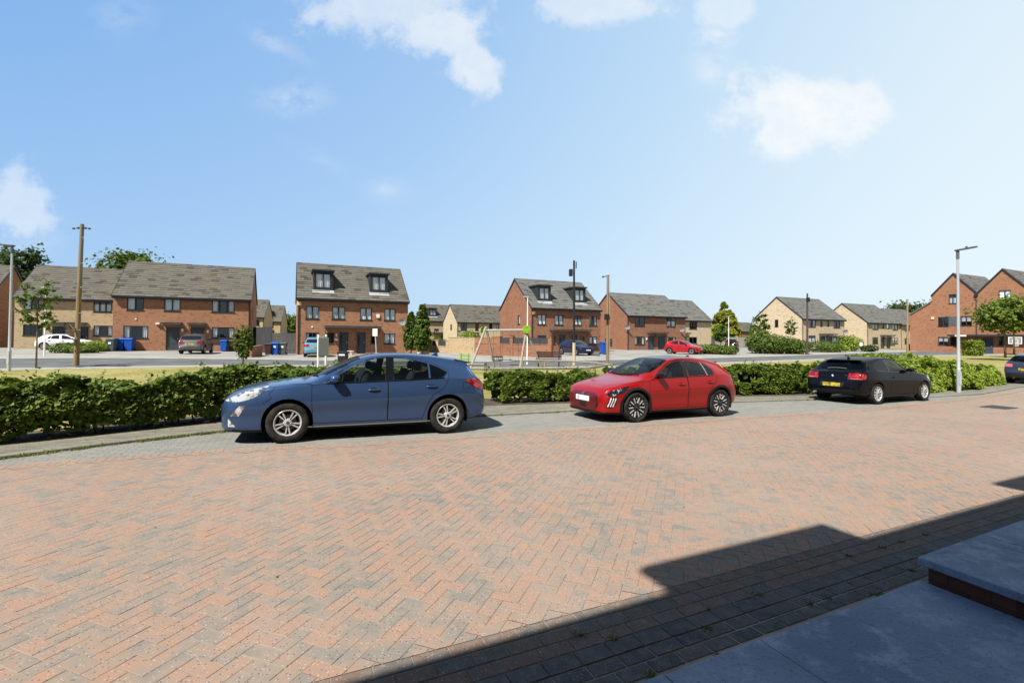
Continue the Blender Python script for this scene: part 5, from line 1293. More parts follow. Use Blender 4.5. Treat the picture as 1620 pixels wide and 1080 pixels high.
# ------------------------------------------------------------------ black three door
BLK = paintmat('black_metallic_paint', (.0032, .0033, .0045), 0, .3, False, .5, 0.0)
black = dict(L=4.32, xf=.775, xr=3.465, R=.318, rim=.222, tw=.225, style='vee', hw_mid=.882, archgap=.04, zws=.92, xrw=3.6, dash=1.5, zsill=.22, fin=3.4, finm=BLK, crease=.008,
    top=[(0, .62), (.04, .70), (.2, .785), (.6, .885), (1.0, .945), (1.3, .985), (1.6, 1.125), (1.95, 1.285), (2.2, 1.37), (2.55, 1.42), (2.9, 1.418), (3.3, 1.38), (3.66, 1.32), (3.74, 1.295), (3.90, 1.15), (4.04, 1.03), (4.12, .985), (4.21, .955), (4.27, .85), (4.30, .70), (4.32, .62)],
    belt=[(0, .57), (.1, .70), (.6, .84), (1.2, .915), (1.6, .945), (2.6, .965), (3.4, 1.0), (3.9, .99), (4.2, .90), (4.32, .54)],
    zb=[(0, .2), (.5, .18), (.9, .18), (3.3, .19), (3.9, .24), (4.32, .30)],
    hw=[(0, .55), (.05, .66), (.15, .76), (.35, .82), (.78, .872), (1.4, .868), (2.6, .87), (3.45, .883), (3.9, .865), (4.15, .83), (4.27, .79), (4.32, .74)],
    rail=.075, rw=[(1.3, .70), (2.1, .655), (2.6, .655), (3.3, .645), (3.72, .63), (4.05, .70)],
    win=[dict(p=[(1.62, .962, 1), (1.9, 1.14), (2.2, 1.285), (2.5, 1.335), (2.78, 1.34, 1), (2.72, .982, 1)]), dict(p=[(2.84, .988, 1), (2.88, 1.335, 1), (3.12, 1.305), (3.36, 1.22), (3.52, 1.09, 1), (3.46, 1.015, 1)], m=CGLASSD)],
    wscreen=[(1.32, 0), (1.35, .3), (1.43, .52), (1.58, .71), (1.85, .67), (2.14, .61), (2.15, .3), (2.15, 0)], rwin=[(0, 1.02), (.45, 1.025), (.71, 1.06), (.60, 1.27), (0, 1.282)], rglass=CGLASSD,
    doors=[[(1.40, .27, 1), (1.36, .6), (1.37, .905, 1), (1.62, .94, 1), (1.9, 1.165), (2.2, 1.315), (2.5, 1.368, 1), (2.80, 1.37, 1), (2.78, .9), (2.74, .27, 1)]],
    gaps=[[(3.98, .45), (4.0, .63), (4.06, .74)]], trim=[dict(p=[(1.58, .945), (2.6, .97), (3.3, .995), (3.5, 1.004)], w=.022, m=GLOSSB), dict(p=[(2.79, .975), (2.83, 1.345)], w=.09, m=GLOSSB, n='door_pillar'), dict(p=[(1.3, .25), (3.05, .26)], w=.02, m=PLASTIC)],
    lights=[dict(n='tail_light', p=[(4.03, .90, 1), (4.20, .93, 1), (4.34, .92, 1), (4.36, .745, 1), (4.15, .745), (4.06, .80)], m=TAILR, ymin=.47, push=.006), dict(n='headlight', p=[(.05, .62, 1), (.3, .78), (.55, .80, 1), (.4, .68), (.2, .62)], m=LENS, ymin=.3)],
    mirror=(1.72, .985), handles=[(2.58, .80)], seats=[(1.9, .5), (2.7, .5)], handlem=BLK)
def black_tail(root, bvh):
    zc = .835
    h = bvh.ray_cast(Vector((9, 0, zc)), Vector((-1, 0, 0))); n_ = h[1] if h[1].x > 0 else -h[1]; ro = n_.to_track_quat('Y', 'Z').to_matrix().to_4x4(); mt = Matrix.Translation(h[0]+n_*.004) @ ro
    mb = MB(); mb.lathe([(.001, .004), (.041, .004), (.044, -.004)], 24, 'Y', mt); b = mb.build('roundel_badge', GLOSSB, root, smooth=.5)
    for nm, m_, qs in (('badge_white_quarter', mat('badge_white', (.75, .76, .78), rough=.2), (0, 2)), ('badge_blue_quarter', mat('badge_blue', (.03, .14, .42), rough=.2), (1, 3))):
        mb = MB()
        for k in qs:
            P = [(0, 0)]+[(.029*math.cos(a), .029*math.sin(a)) for a in np.linspace(k*math.pi/2, (k+1)*math.pi/2, 7)]
            mb.quad(*[mt @ Vector((x, .006, z)) for x, z in P])
        mb.build(nm, m_, b, fix=False)
    mb = MB(); mb.lathe([(.039, .006), (.043, .006)], 24, 'Y', mt); mb.build('badge_ring', CHROME, b, fix=False)
    # model lettering on the right of the lid
    cu = bpy.data.curves.new('lettering', 'FONT'); cu.body = '116d'; cu.size = .075; cu.extrude = .002
    to = bpy.data.objects.new('lettering', cu); C.objects.link(to); dg = bpy.context.evaluated_depsgraph_get(); me = bpy.data.meshes.new_from_object(to.evaluated_get(dg)); bpy.data.objects.remove(to)
    h = bvh.ray_cast(Vector((9, .40, .855)), Vector((-1, 0, 0)))
    mt = Matrix.Translation(h[0]+Vector((.012, -.08, -.02))) @ Matrix(((0, 0, 1, 0), (1, 0, 0, 0), (0, 1, 0, 0), (0, 0, 0, 1)))
    me.transform(mt); obj('model_lettering', me, CHROME, root)
    mb = patch(bvh, [(-.34, .50), (-.36, .64), (.36, .64), (.34, .50)], 'x', 1, .004, 6); mb.build('plate_recess', PLASTIC, root, fix=False)
    mb = ribbon(bvh, [(-.78, .70), (-.4, .69), (.4, .69), (.78, .70)], .01, .003, 'x', 1); mb.build('panel_gap', SEAM, root, fix=False)
    mb = ribbon(bvh, [(-.6, .40), (0, .39), (.6, .40)], .015, .004, 'x', 1); mb.build('bumper_crease', PLASTIC, root, fix=False)
    mb = MB(); mb.tube([(4.28, -.50, .30), (4.42, -.50, .295)], .035, 12); mb.build('exhaust_pipe', STEEL, root, smooth=.8)
    mb = MB(); P = []
    for y in np.linspace(-.28, .28, 9):
        h = bvh.ray_cast(Vector((9, y, 1.06-.25*y*y)), Vector((-1, 0, 0)))
        P.append(h[0]+h[1]*.02)
    mb.tube(P, .010, 5); mb.build('rear_wiper', mat('wiper_grey', (.16, .16, .17), rough=.4), root)
    mb = MB(); mb.box(3.66, -.52, 1.305, 3.83, .52, 1.33); mb.build('spoiler', BLK, root, bevel=.012)
    for s in (-1, 1):
        mb = patch(bvh, [(s*.52, .762), (s*.80, .765), (s*.80, .775), (s*.52, .772)], 'x', 1, .01, 6); mb.build('light_strip', mat('pale_red_strip', (.55, .30, .30), rough=.2), root, fix=False)
black['extra'] = [black_tail, plate(.26, .515, .625, 1, PLATEY, .008)]
o = make_car('black_hatchback', 'black three door hatchback seen from behind, parked before the bright shrubs', 'car', black, BLK)
place_car(o, black, at(1463.8, 634.2), at(1389.4, 639.8), 1)
# ------------------------------------------------------------------ grey crossover at the right edge
GREYP = paintmat('slate_blue_paint', (.030, .038, .058), .5, .36)
suv = scaled(black, 1.0, 1.03, 1.13, clad=True, handles=[(2.58, .9)], R=.345, rim=.22, style='paired', rglass=CGLASSD)
suv['lights'] = [dict(n='tail_light', p=[(3.95, 1.0, 1), (4.15, 1.04), (4.36, 1.02, 1), (4.37, .88, 1), (4.15, .90)], m=mat('pink_red_lens', (.42, .10, .12), rough=.1, coat=1), ymin=.5, push=.01)]
def suv_tail(root, bvh):
    mb = patch(bvh, [(-.8, .31), (-.84, .56), (.84, .56), (.8, .31)], 'x', 1, .008, 10); mb.build('rear_bumper_trim', PLASTIC, root, smooth=True, fix=False)
    mb = patch(bvh, [(-.10, .985), (-.10, 1.0), (.10, 1.0), (.10, .985)], 'x', 1, .012, 3); mb.build('badge', CHROME, root, fix=False)
    mb = MB(); mb.tube([(4.30, -.42, .36), (4.45, -.42, .35)], .04, 12); mb.build('exhaust_pipe', mat('copper_exhaust', (.35, .18, .10), rough=.35, metal=.9), root, smooth=.8)
suv['extra'] = [suv_tail, plate(.30, .74, .86, 1, PLATEY, .012)]
o = make_car('grey_crossover', 'slate grey crossover cut off by the right edge, its yellow plate toward us', 'car', suv, GREYP)
p = at(1595, 605.5); dr = (AX*math.cos(R(3))+NX*math.sin(R(3)))
place_car(o, suv, p+dr*2.65, p, -1)
# ------------------------------------------------------------------ cars on the drives
def face(px, py, head, S, name, label, paint, q=1):
    """centre of the car over pixel px, ground row py, head = heading in degrees of the nose"""
    o = make_car(name, label, 'car', S, paint, q); p = at(px, py); d = Vector((math.cos(R(head)), math.sin(R(head)), 0))
    xa = -d; ya = Vector((0, 0, 1)).cross(xa); oo = p-xa*(S['L']/2)
    o.matrix_world = Matrix(((xa.x, ya.x, 0, oo.x), (xa.y, ya.y, 0, oo.y), (0, 0, 1, p.z+.02), (0, 0, 0, 1))); return o
WHP = paintmat('white_car_paint', (.74, .75, .78), 0, .35, False); SILV = paintmat('grey_car_paint', (.085, .083, .082), .5, .4); LBL = paintmat('light_blue_paint', (.10, .25, .34), .1, .35, False); NAVY = paintmat('navy_paint', (.008, .009, .035), .2, .3); RED_ = paintmat('small_red_paint', (.34, .006, .014), .1, .35, False)
coupe = scaled(red, 1.03, 1.0, .98, clad=False, roofpoly=None, style='vee', nst=46)
face(107, 553, 25, coupe, 'white_coupe', 'white sporty hatchback parked side on before the buff brick house', WHP)
juke = scaled(black, .96, 1.0, 1.12, clad=True, R=.34, nst=46, extra=[plate(.28, .70, .82, 1, PLATEY, .01)])
face(311, 559, 111, juke, 'grey_crossover', 'silver grey crossover nosed in on the drive of the left red brick house', SILV)
c3 = scaled(black, .92, .98, 1.08, nst=46, extra=[plate(.28, .66, .78, 1, PLATEY, .01)])
face(499, 563.5, 112, c3, 'blue_supermini', 'light blue small hatchback seen from behind, parked against the dormered house', LBL)
ds = scaled(red, .97, .99, 1.02, clad=False, roofpoly=None, nst=46, extra=[plate(.26, .45, .56, -1, PLATEW, .02)])
face(911, 561.5, -63, ds, 'navy_hatchback', 'dark navy hatchback parked nose out beside the black railings', NAVY)
adam = scaled(red, .91, .99, 1.03, clad=False, nst=46, extra=[plate(.26, .45, .56, -1, PLATEW, .02)])
face(1081, 560, -38, adam, 'red_supermini', 'small red city car with dark roof on the far drive', RED_)
pick = scaled(black, 1.12, 1.05, 1.2, R=.37, nst=46)
face(1459, 555, 200, pick, 'black_suv', 'black high sided car parked beside the three storey brick house', BLK)
dk = scaled(black, .9, .98, 1.1, nst=46)
face(1158, 552, 60, dk, 'dark_hatchback', 'dark car half hidden behind the thin white post by the grey fence', BLK)
# ================================================================== PLANTS
LEAF = np.array([[0, 0, 0], [.30, .5, .07], [0, 1, 0], [-.30, .5, .07]])
def leaves(name, cen, size, m, parent=None, up_bias=.35, jit=.35, out=None, aspect=1.0):
    """cen (n,3): one leaf-shaped face per point, random orientation leaning to `out` / upward"""
    k = len(cen); cen = np.asarray(cen, float)
    d = rng.normal(size=(k, 3)); d /= np.linalg.norm(d, axis=1)[:, None]
    nrm = rng.normal(size=(k, 3)); nrm[:, 2] += up_bias*3
    if out is not None: nrm += np.asarray(out)*1.6
    nrm /= np.linalg.norm(nrm, axis=1)[:, None]
    d -= nrm*(d*nrm).sum(1)[:, None]; d /= np.linalg.norm(d, axis=1)[:, None]+1e-9
    s = np.cross(nrm, d); sz = size*(1+jit*(rng.random(k)*2-1))
    L = LEAF.copy(); L[:, 0] *= aspect
    P = cen[:, None, :]+sz[:, None, None]*(L[None, :, 0:1]*2*s[:, None, :]+(L[None, :, 1:2]-.5)*d[:, None, :]+L[None, :, 2:3]*nrm[:, None, :])
    return np_mesh(name, P.reshape(-1, 3), 4, m, parent)
def nz(p, s, o=0): return noise.noise(Vector((p[0]*s+o, p[1]*s-o, p[2]*s+.3*o)))
def hedge(name, label, cat, us_, vmid, half, hfun, m, size, n, clump=2.2, thr=-.12, bottom=.12, gap=None, ragged=.14, group=None, stems=True, z0=.06, round_=False):
    u0, u1 = us_; p0 = uv((u0+u1)/2, vmid((u0+u1)/2)); root = thing(name, label, cat, (p0.x, p0.y, gz(p0.x, p0.y)), group=group)
    pts = []; o_ = random.random()*40; out = []
    tries = 0
    while len(pts) < n and tries < n*12:
        tries += 1
        u = random.uniform(u0, u1); s = random.uniform(-1, 1); h = random.random()
        H = hfun(u); r = random.random()
        # bias toward the outer skin
        if r < .42: s = math.copysign(1-abs(random.gauss(0, .16)), s)
        elif r < .72: h = 1-abs(random.gauss(0, .10))
        v = vmid(u)+s*half*(1-.25*abs(h-.5)); z = z0+H*h
        e_ = min(u-u0, u1-u)
        if round_:
            f = max(0, 1-((u-(u0+u1)/2)/((u1-u0)/2))**2)**.35; z = z0+H*h*f; v = vmid(u)+s*half*math.sqrt(max(.05, 1-.75*h*h))*f
        P_ = uv(u, v, z)
        nn = nz(P_, clump, o_)*.65+nz(P_, clump*2.7, o_+9)*.4
        edge = nz((u, v, 0), 1.3, o_)*ragged+nz((u, v, 0), 4.5, o_+3)*ragged*.7
        P_ = uv(u, v+nn*.10*math.copysign(1, s), z+edge*h)
        if nn < thr+(.10 if abs(s) < .6 else 0): continue
        if h < bottom+.13*nz((u, 0, 0), 2.3, o_) and random.random() > .05: continue
        if gap and gap(u, h): continue
        pts.append((P_.x, P_.y, P_.z+gz(P_.x, P_.y))); ov = NX*s*.9+Vector((0, 0, .9*h)); out.append((ov.x, ov.y, ov.z))
    pts = np.array(pts)-np.array(root.location)
    # shoots standing above the clipped top
    sh = []
    for _ in range(int((u1-u0)*9)):
        u = random.uniform(u0, u1); s = random.uniform(-.9, .9); b = uv(u, vmid(u)+s*half, z0+hfun(u)); b.z += gz(b.x, b.y)
        for k in range(random.randint(3, 7)):
            sh.append(tuple(b+Vector((random.gauss(0, .03), random.gauss(0, .03), k*.032))-Vector(root.location)))
    pts = np.concatenate([pts, np.array(sh)]) if sh and not round_ else pts
    oo = np.array(out+[(0, 0, .5)]*(len(pts)-len(out)))
    leaves('foliage', pts, size, m, root, .25, .4, oo)
    if stems:
        for _ in range(min(60, int((u1-u0)*3.5))):
            u = random.uniform(u0+.1, u1-.1); b = uv(u, vmid(u)+random.uniform(-.4, .4)*half); zb_ = gz(b.x, b.y); H = hfun(u)
            P = [Vector((b.x, b.y, zb_+.03))]
            for k in range(3): P.append(P[-1]+Vector((random.gauss(0, .05), random.gauss(0, .05), H*.27)))
            mb = MB(); mb.tube([p-root.location for p in P], [.016, .012, .009, .004], 5); mb.build('stem', TRUNK, root, smooth=True)
    return root
hl = lin([(-14, 1.1), (-6.5, 1.03), (-4.4, 1.0), (-3.3, .88), (-2.6, .76), (-1.9, .92), (-.8, 1.03), (1, .97), (2.6, .88)])
hm = lambda u: sv(u)+.58
hedge('clipped_hedge', 'long clipped beech hedge running left of the blue car with a dip in its top', 'hedge', (-12, 2.7), hm, .48, hl, HEDGE, .062, 95000, clump=3.0, thr=-.26, bottom=.12,
      gap=lambda u, h: (-3.1 < u < -2.75 and h > .72 and random.random() < .8))
hedge('clipped_hedge', 'clipped hedge between the blue car and the red car with gaps at its foot', 'hedge', (5.0, 8.4), lambda u: sv(u)+.7, .40, lin([(4.9, .92), (5.3, .74), (6.2, .78), (8.4, .80)]), HEDGE, .062, 34000, clump=2.6, thr=-.18, bottom=.15,
      gap=lambda u, h: (6.62 < u < 6.92 and h < .75 and random.random() < .9) or (5.0 < u < 5.25 and h < .4))
hedge('clipped_hedge', 'clipped hedge hidden behind the red car', 'hedge', (8.9, 11.9), lambda u: sv(u)+.75, .40, lin([(8.8, .82), (12, .84)]), HEDGE, .062, 8000, clump=2.2)
hedge('clipped_hedge', 'short clipped hedge clump just right of the red car', 'hedge', (12.0, 13.75), lambda u: sv(u)+.8, .45, lin([(11.9, .84), (13, .86), (13.9, .76)]), HEDGE, .066, 14000, clump=2.0, bottom=.1)
hedge('clipped_hedge', 'taller clipped hedge block left of the black car', 'hedge', (13.9, 17.3), lambda u: sv(u)+.8, .5, lin([(13.8, .8), (14.6, .93), (17.3, .95)]), HEDGE, .068, 34000, clump=2.0, bottom=.06)
def bigshrub(label, u0, u1, v, half, H, n, size=.10, m=SHRUB, grp=None, nm='bright_shrub'):
    return hedge(nm, label, 'shrub', (u0, u1), (lambda u: v), half, (lambda u: H), m, size, n, clump=1.35, thr=-.10, bottom=.03, ragged=.3, stems=True, round_=True, z0=.05)
bigshrub('spreading yellow green shrub behind the bonnet of the black car', 17.7, 23.2, 11.9, 1.5, .86, 16000)
bigshrub('yellow green shrub standing between the black car and the tall grey lamp post', 20.3, 24.0, 10.6, 1.0, .84, 12000)
bigshrub('yellow green shrub drooping to the kerb right of the tall grey lamp post', 23.6, 27.6, 10.75, 1.1, .92, 13000)
bigshrub('yellow green shrub at the corner nearest the slate grey crossover', 26.4, 32.4, 11.7, 1.2, 1.0, 15000)
bigshrub('yellow green shrub behind the corner planting, farthest from the kerb', 24, 35, 14.5, 1.6, 1.0, 14000)
# ------------------------------------------------------------------ trees
def tree(name, label, cat, base, H, crown_r, crown_z, m, n, size, trunk_r=.08, kind='round', dens=1.0, group=None, lean=(0, 0), clear=None, bark=None):
    root = thing(name, label, cat, base, group=group); mb = MB(); tips = []
    top = Vector((lean[0], lean[1], H*.9)); tr = [Vector((0, 0, -.05)), Vector((lean[0]*.3+random.gauss(0, .03), lean[1]*.3, H*.3)), Vector((lean[0]*.6, lean[1]*.6, H*.6)), top]
    mb.tube(tr, [trunk_r, trunk_r*.8, trunk_r*.5, trunk_r*.15], 7); cz = crown_z
    nb = 14 if kind != 'cone' else 26; cl = clear if clear is not None else max(.15, (cz-crown_r*1.05)/H)
    for k in range(nb):
        f = cl+(1-cl)*.9*(k+.5)/nb; b = tr[0].lerp(top, f) if kind == 'cone' else Vector((top.x*f, top.y*f, H*f*.92)); a = k*2.4+random.random()
        rise = {'cone': .35, 'column': 1.6}.get(kind, .75)
        rl = crown_r*((1.05-f)*1.15 if kind == 'cone' else (math.sin(math.pi*min(1, max(0.05, (f-cl*.7)/(1.04-cl*.7))))**.6))*random.uniform(.75, 1.08)
        e = b+Vector((math.cos(a), math.sin(a), rise*.6))*rl; mid = b.lerp(e, .5)+Vector((0, 0, .06*rl)); mb.tube([b, mid, e], [trunk_r*.35*(1.1-f), trunk_r*.2*(1.1-f)+.003, .004], 5, False)
        for q in range(5): tips.append((b.lerp(e, .35+.16*q), crown_r*(.20 if kind == 'sparse' else .36)))
    mb.build('trunk', bark or TRUNK, root, smooth=True)
    pts = []; out = []; o_ = random.random()*50; c = Vector((lean[0]*.8, lean[1]*.8, cz)); tries = 0
    while len(pts) < n and tries < n*15:
        tries += 1
        if kind in ('sparse', 'round') and random.random() < (.9 if kind == 'sparse' else .55):
            p0, r = random.choice(tips); p = p0+Vector((random.gauss(0, .5), random.gauss(0, .5), random.gauss(0, .42)))*r
        else:
            v = Vector((random.gauss(0, 1), random.gauss(0, 1), random.gauss(0, 1))).normalized(); rr_ = random.random()**.4
            if kind == 'cone':
                h = random.random(); zt = cl*H*.6+(H-cl*H*.6)*h; r = crown_r*(1-h)**.62*(1+.05*math.sin(h*38)); p = Vector((v.x, v.y, 0)).normalized()*r*random.random()**.35; p.z = zt
            elif kind == 'column':
                h = random.random(); r = crown_r*math.sin(math.pi*min(.97, .12+.86*h))**.55*(1-.35*h)*(1+.35*nz((v.x, v.y, h*3), 1.6, o_)); p = Vector((v.x, v.y, 0)).normalized()*r*random.random()**.35; p.z = cl*H+(H-cl*H)*h
            else: p = c+Vector((v.x*crown_r, v.y*crown_r, v.z*(H-cz)))*rr_
        w = p+Vector(base); nn = nz(w, 1.0/max(.25, crown_r*.42), o_)*.7+nz(w, 1.0/max(.12, crown_r*.16), o_+5)*.45
        if nn < -.06/dens: continue
        q = (p-c); pts.append(tuple(p+q*(nn*.16))); out.append(tuple(q.normalized()*.8) if q.length > 0 else (0, 0, 1))
    leaves('crown', np.array(pts), size, m, root, .3, .4, np.array(out)); return root
# young street trees
tree('young_tree', 'slender young tree with thin sparse crown beside the left lamp post', 'tree', at(57, 583), 4.55, .85, 3.1, TREEG, 620, .14, .04, 'sparse', clear=.45)
tree('young_tree', 'small bushy young tree growing before the left drive, leafy to its foot', 'tree', at(384, 579), 2.3, .52, 1.35, TREEG, 2200, .10, .06, 'round', clear=.22)
tree('columnar_tree', 'shorter narrow upright tree left of the thin white post', 'tree', at(650, 568), 3.4, .62, 1.8, TREEG, 3000, .16, .07, 'column', clear=.22)
tree('columnar_tree', 'taller narrow upright tree right of the thin white post', 'tree', at(668, 571), 3.9, .62, 2.2, TREEG, 3600, .16, .07, 'column', clear=.2)
tree('golden_conifer', 'big golden green conifer standing behind the pale fence', 'tree', atd(1146, 88)-Vector((0, 0, 1.9)), 7.8, 3.4, 3.2, GOLD, 12000, .34, .2, 'cone', clear=.06, dens=3)
tree('young_tree', 'small round headed young tree in the shrub bed before the golden conifer', 'tree', at(1140, 560), 3.3, .75, 2.3, TREEG, 1500, .15, .05, 'round', clear=.45)
tree('street_tree', 'broad round crowned tree in front of the three storey gables', 'tree', atd(1590, 40)-Vector((0, 0, 1.85)), 5.0, 1.95, 3.5, TREEL, 5600, .18, .09, 'round', clear=.45)
tree('young_tree', 'thin young tree against the blank buff gable', 'tree', at(1251, 556), 4.6, .75, 3.2, TREEG, 750, .16, .05, 'sparse', clear=.5)
tree('young_tree', 'leafy sapling in the shrub bed left of the blank buff gable', 'tree', at(1203, 556), 5.2, 1.1, 3.2, TREEG, 1500, .2, .06, 'sparse', clear=.35)
tree('street_tree', 'slim tree in front of the third brick gable at the right edge', 'tree', atd(1604, 47)-Vector((0, 0, 1.85)), 5.0, 1.3, 3.7, TREEG, 2000, .19, .09, 'round', clear=.5)
# far trees above the roofs
tree('background_tree', 'dark spiky crowned tree behind the far left orange brick house', 'tree', Vector((-80, 74, 0)), 15.2, 5.2, 10.5, TREED, 9000, .46, .35, 'round', dens=4)
tree('background_tree', 'round dark tree top showing over the left red brick roof', 'tree', Vector((-73, 90, 0)), 17.0, 5.6, 12.2, TREEG, 11000, .46, .35, 'round', dens=4)
tree('background_tree', 'dark tree behind the stepped buff brick semi', 'tree', Vector((103, 124, 0)), 10.6, 5.6, 6.8, TREED, 7500, .5, .3, 'round', dens=4)
tree('background_tree', 'second dark tree at the shoulder of the three storey brick house', 'tree', Vector((110, 126, 0)), 10.2, 5.6, 6.4, TREED, 7000, .5, .3, 'round', dens=4)
tree('background_tree', 'distant tree in the gap beside the dormered pair of houses', 'tree', atd(462, 125)-Vector((0, 0, 1.6)), 6.5, 4.0, 3.8, TREEG, 2600, .5, .2, 'round')
tree('background_tree', 'bushy tree top at the end of the pale fence', 'tree', atd(1210, 100)-Vector((0, 0, 1.8)), 4.6, 3.0, 2.5, TREEG, 3200, .34, .16, 'round')
tree('background_tree', 'dark bush line behind the pale fence left of the golden conifer', 'tree', atd(1114, 100)-Vector((0, 0, 1.8)), 3.6, 2.4, 2.0, TREED, 2200, .3, .14, 'round')
# ------------------------------------------------------------------ garden shrubs
def shrub(label, px, py, w, h, m, n=900, size=.16, nm='garden_shrub', d=None, cat='shrub'):
    p = at(px, py); root = thing(nm, label, cat, p); pts = []; out = []; o_ = random.random()*60
    for k in range(4):
        mb = MB(); a = k*1.57; mb.tube([(0, 0, -.03), (math.cos(a)*w*.15, math.sin(a)*w*.15, h*.35), (math.cos(a)*w*.3, math.sin(a)*w*.3, h*.7)], [.03, .02, .006], 5); mb.build('stem', TRUNK, root, smooth=True)
    tr = 0
    while len(pts) < n and tr < n*10:
        tr += 1; v = Vector((random.gauss(0, 1), random.gauss(0, 1), random.gauss(0, 1))).normalized(); r = random.random()**.3
        q = Vector((v.x*w/2, v.y*(d or w)/2, v.z*h*.52))*r; q.z += h*.48
        nn = nz(q+p, 2.2, o_)*.6+nz(q+p, 5, o_)*.4
        if nn < -.15 or q.z < .02: continue
        pts.append(tuple(q*(1+nn*.22))); out.append(tuple(v))
    leaves('foliage', np.array(pts), size, m, root, .3, .4, np.array(out)); return root
for a in (('tall dark shrub against the corner of the left red brick house', 160, 549, 3.0, 1.5, TREEG, 1500), ('low pale shrub at the edge of the left planting bed', 150, 556, 2.6, .85, SHRUB, 1300), ('straggly shrub beside the thin white post on the left', 108, 558, 2.6, .8, TREEG, 900), ('low spreading shrub at the front of the left planting bed', 132, 558.5, 2.4, .6, TREEG, 800),
          ('left dark green shrub of the bed before the small red car', 1118, 559.5, 4.2, 1.05, TREEG, 1800), ('right dark green shrub of the bed before the small red car', 1131, 560, 3.0, .95, TREEG, 1500), ('reddish shrub at the foot of the thin white post', 1152, 561, 2.2, 1.0, TREEG, 700),
          ('large loose grey green shrub left of the blank buff gable', 1201, 559, 3.0, 2.7, TREEG, 2000), ('dark shrub under the blank buff gable', 1215, 559.5, 4.6, 2.3, TREEG, 2200), ('dark shrub under the gable window of the buff semi', 1237, 559.5, 4.4, 2.0, TREEG, 2000), ('dark shrub left of the brown pole', 1258, 560, 3.4, 1.7, TREEG, 1500),
          ('low hedge shrub below the paired doors of the buff semi', 1301, 557, 4.6, 1.5, TREEG, 1500), ('bluish green rounded shrub beside the brightest round bush', 1336, 555, 2.6, 2.2, TREEG, 1400), ('bright round bush before the second buff semi', 1348, 555.5, 2.8, 2.3, SHRUB, 1500), ('low yellow shrub between the rounded bushes', 1323, 557, 3.0, 1.1, SHRUB, 900), ('small dark bush at the corner of the second buff semi', 1371, 556.5, 1.5, .9, TREED, 500), ('reddish dark bush beside the drive of the second buff semi', 1379, 556.5, 1.6, 1.0, TREED, 500),
          ('climbing bush hanging over the buff garden wall', 741, 556, 2.2, 2.4, SHRUB, 1300), ('low plants in the brick planter beside the columnar trees', 655, 556, 2.6, 1.3, TREEG, 700), ('distant garden shrubs before the buff house with the dormer', 690, 553, 3.5, 1.5, TREEG, 800)):
    shrub(*a)
p = at(1539, 563); q0 = to_uv(p)
root = hedge('garden_hedge', 'neat square clipped pale green hedge before the three storey gable', 'hedge', (q0[0]-1.15, q0[0]+1.15), lambda u: q0[1], .6, lambda u: 1.55, SHRUB, .12, 5000, clump=2.2, thr=-.3, bottom=.0, ragged=.05)
# weeds along kerb and in joints; grass on lawn
def tufts(name, places, m, hgt, blades, spread):
    P = []
    for b, s in places:
        for _ in range(blades):
            a = random.random()*6.28; r = random.gauss(0, spread)*s; c = Vector((b.x+math.cos(a)*r, b.y+math.sin(a)*r, b.z)); l = hgt*s*random.uniform(.4, 1.1); t_ = Vector((random.gauss(0, .5), random.gauss(0, .5), 1)).normalized()*l; w = Vector((-t_.y, t_.x, 0)); w = (w.normalized() if w.length > 1e-6 else Vector((1, 0, 0)))*.004*(1+s)
            P += [tuple(c-w), tuple(c+w), tuple(c+t_)]
    return tag(np_mesh(name, np.array(P), 3, m), kind='stuff')
pl = []
for (u0, u1, n_) in ((-3.7, -3.1, 16), (-2.95, -2.6, 10), (-2.2, -1.6, 26), (-1.5, -.9, 22), (-6, 12, 40), (14, 18, 20)):
    for _ in range(n_):
        u = random.uniform(u0, u1); b = uv(u, kv(u)-random.random()*.05); b.z = gz(b.x, b.y); pl.append((b, random.uniform(.5, 1.0)))
o = tufts('kerb_weeds', pl, WEEDM, .08, 26, .05); tag(o, 'scattered weeds and dry grass sprouting along the kerb joint', 'weeds')
pl = []
for _ in range(30):
    u = random.uniform(.8, 6); v = random.choice((1.87, 1.985, 2.085, 2.2, 2.31)); b = uv(u, v+random.gauss(0, .008)); b.z = gz(b.x, b.y); pl.append((b, random.uniform(.3, .8)))
for _ in range(50):
    u = random.uniform(-2, 9); v = random.uniform(2.55, 6); b = uv(round(u, 1), v); b.z = gz(b.x, b.y)-.004; pl.append((b, random.uniform(.12, .28)))
o = tufts('joint_moss', pl, WEEDM, .022, 40, .034); tag(o, 'little tufts of moss and weed growing in the block paving joints', 'moss')
pl = []
for _ in range(5200):
    u = random.uniform(-16, 46); v = random.uniform(sv(u)+1.0, pth_near(u)-.1); b = uv(u, v); b.z = gz(b.x, b.y)+.02
    if visible(u, v, 3): pl.append((b, random.uniform(.5, 1.1)))
o = tufts('lawn_grass', pl, GRASSM, .07, 9, .16); tag(o, 'short dry yellow green grass on the open lawn', 'grass')
# dead leaves and grit on the paving
mb = MB()
for _ in range(90):
    u = random.uniform(-2, 14); v = random.uniform(2.0, 9.8); b = uv(u, v); z = gz(b.x, b.y)+.008; s = random.uniform(.006, .016); a = random.random()*6.28; d = Vector((math.cos(a), math.sin(a), 0))*s; e = Vector((-d.y, d.x, .003))*.6
    if visible(u, v): mb.quad(b-d+Vector((0, 0, z)), b-e+Vector((0, 0, z)), b+d+Vector((0, 0, z+.004)), b+e+Vector((0, 0, z)))
tag(mb.build('paving_litter', mat('dead_leaf', (.10, .07, .045), rough=.9), fix=False, weld=False), 'tiny scattered dead leaves and grit on the paving', 'litter', kind='stuff')
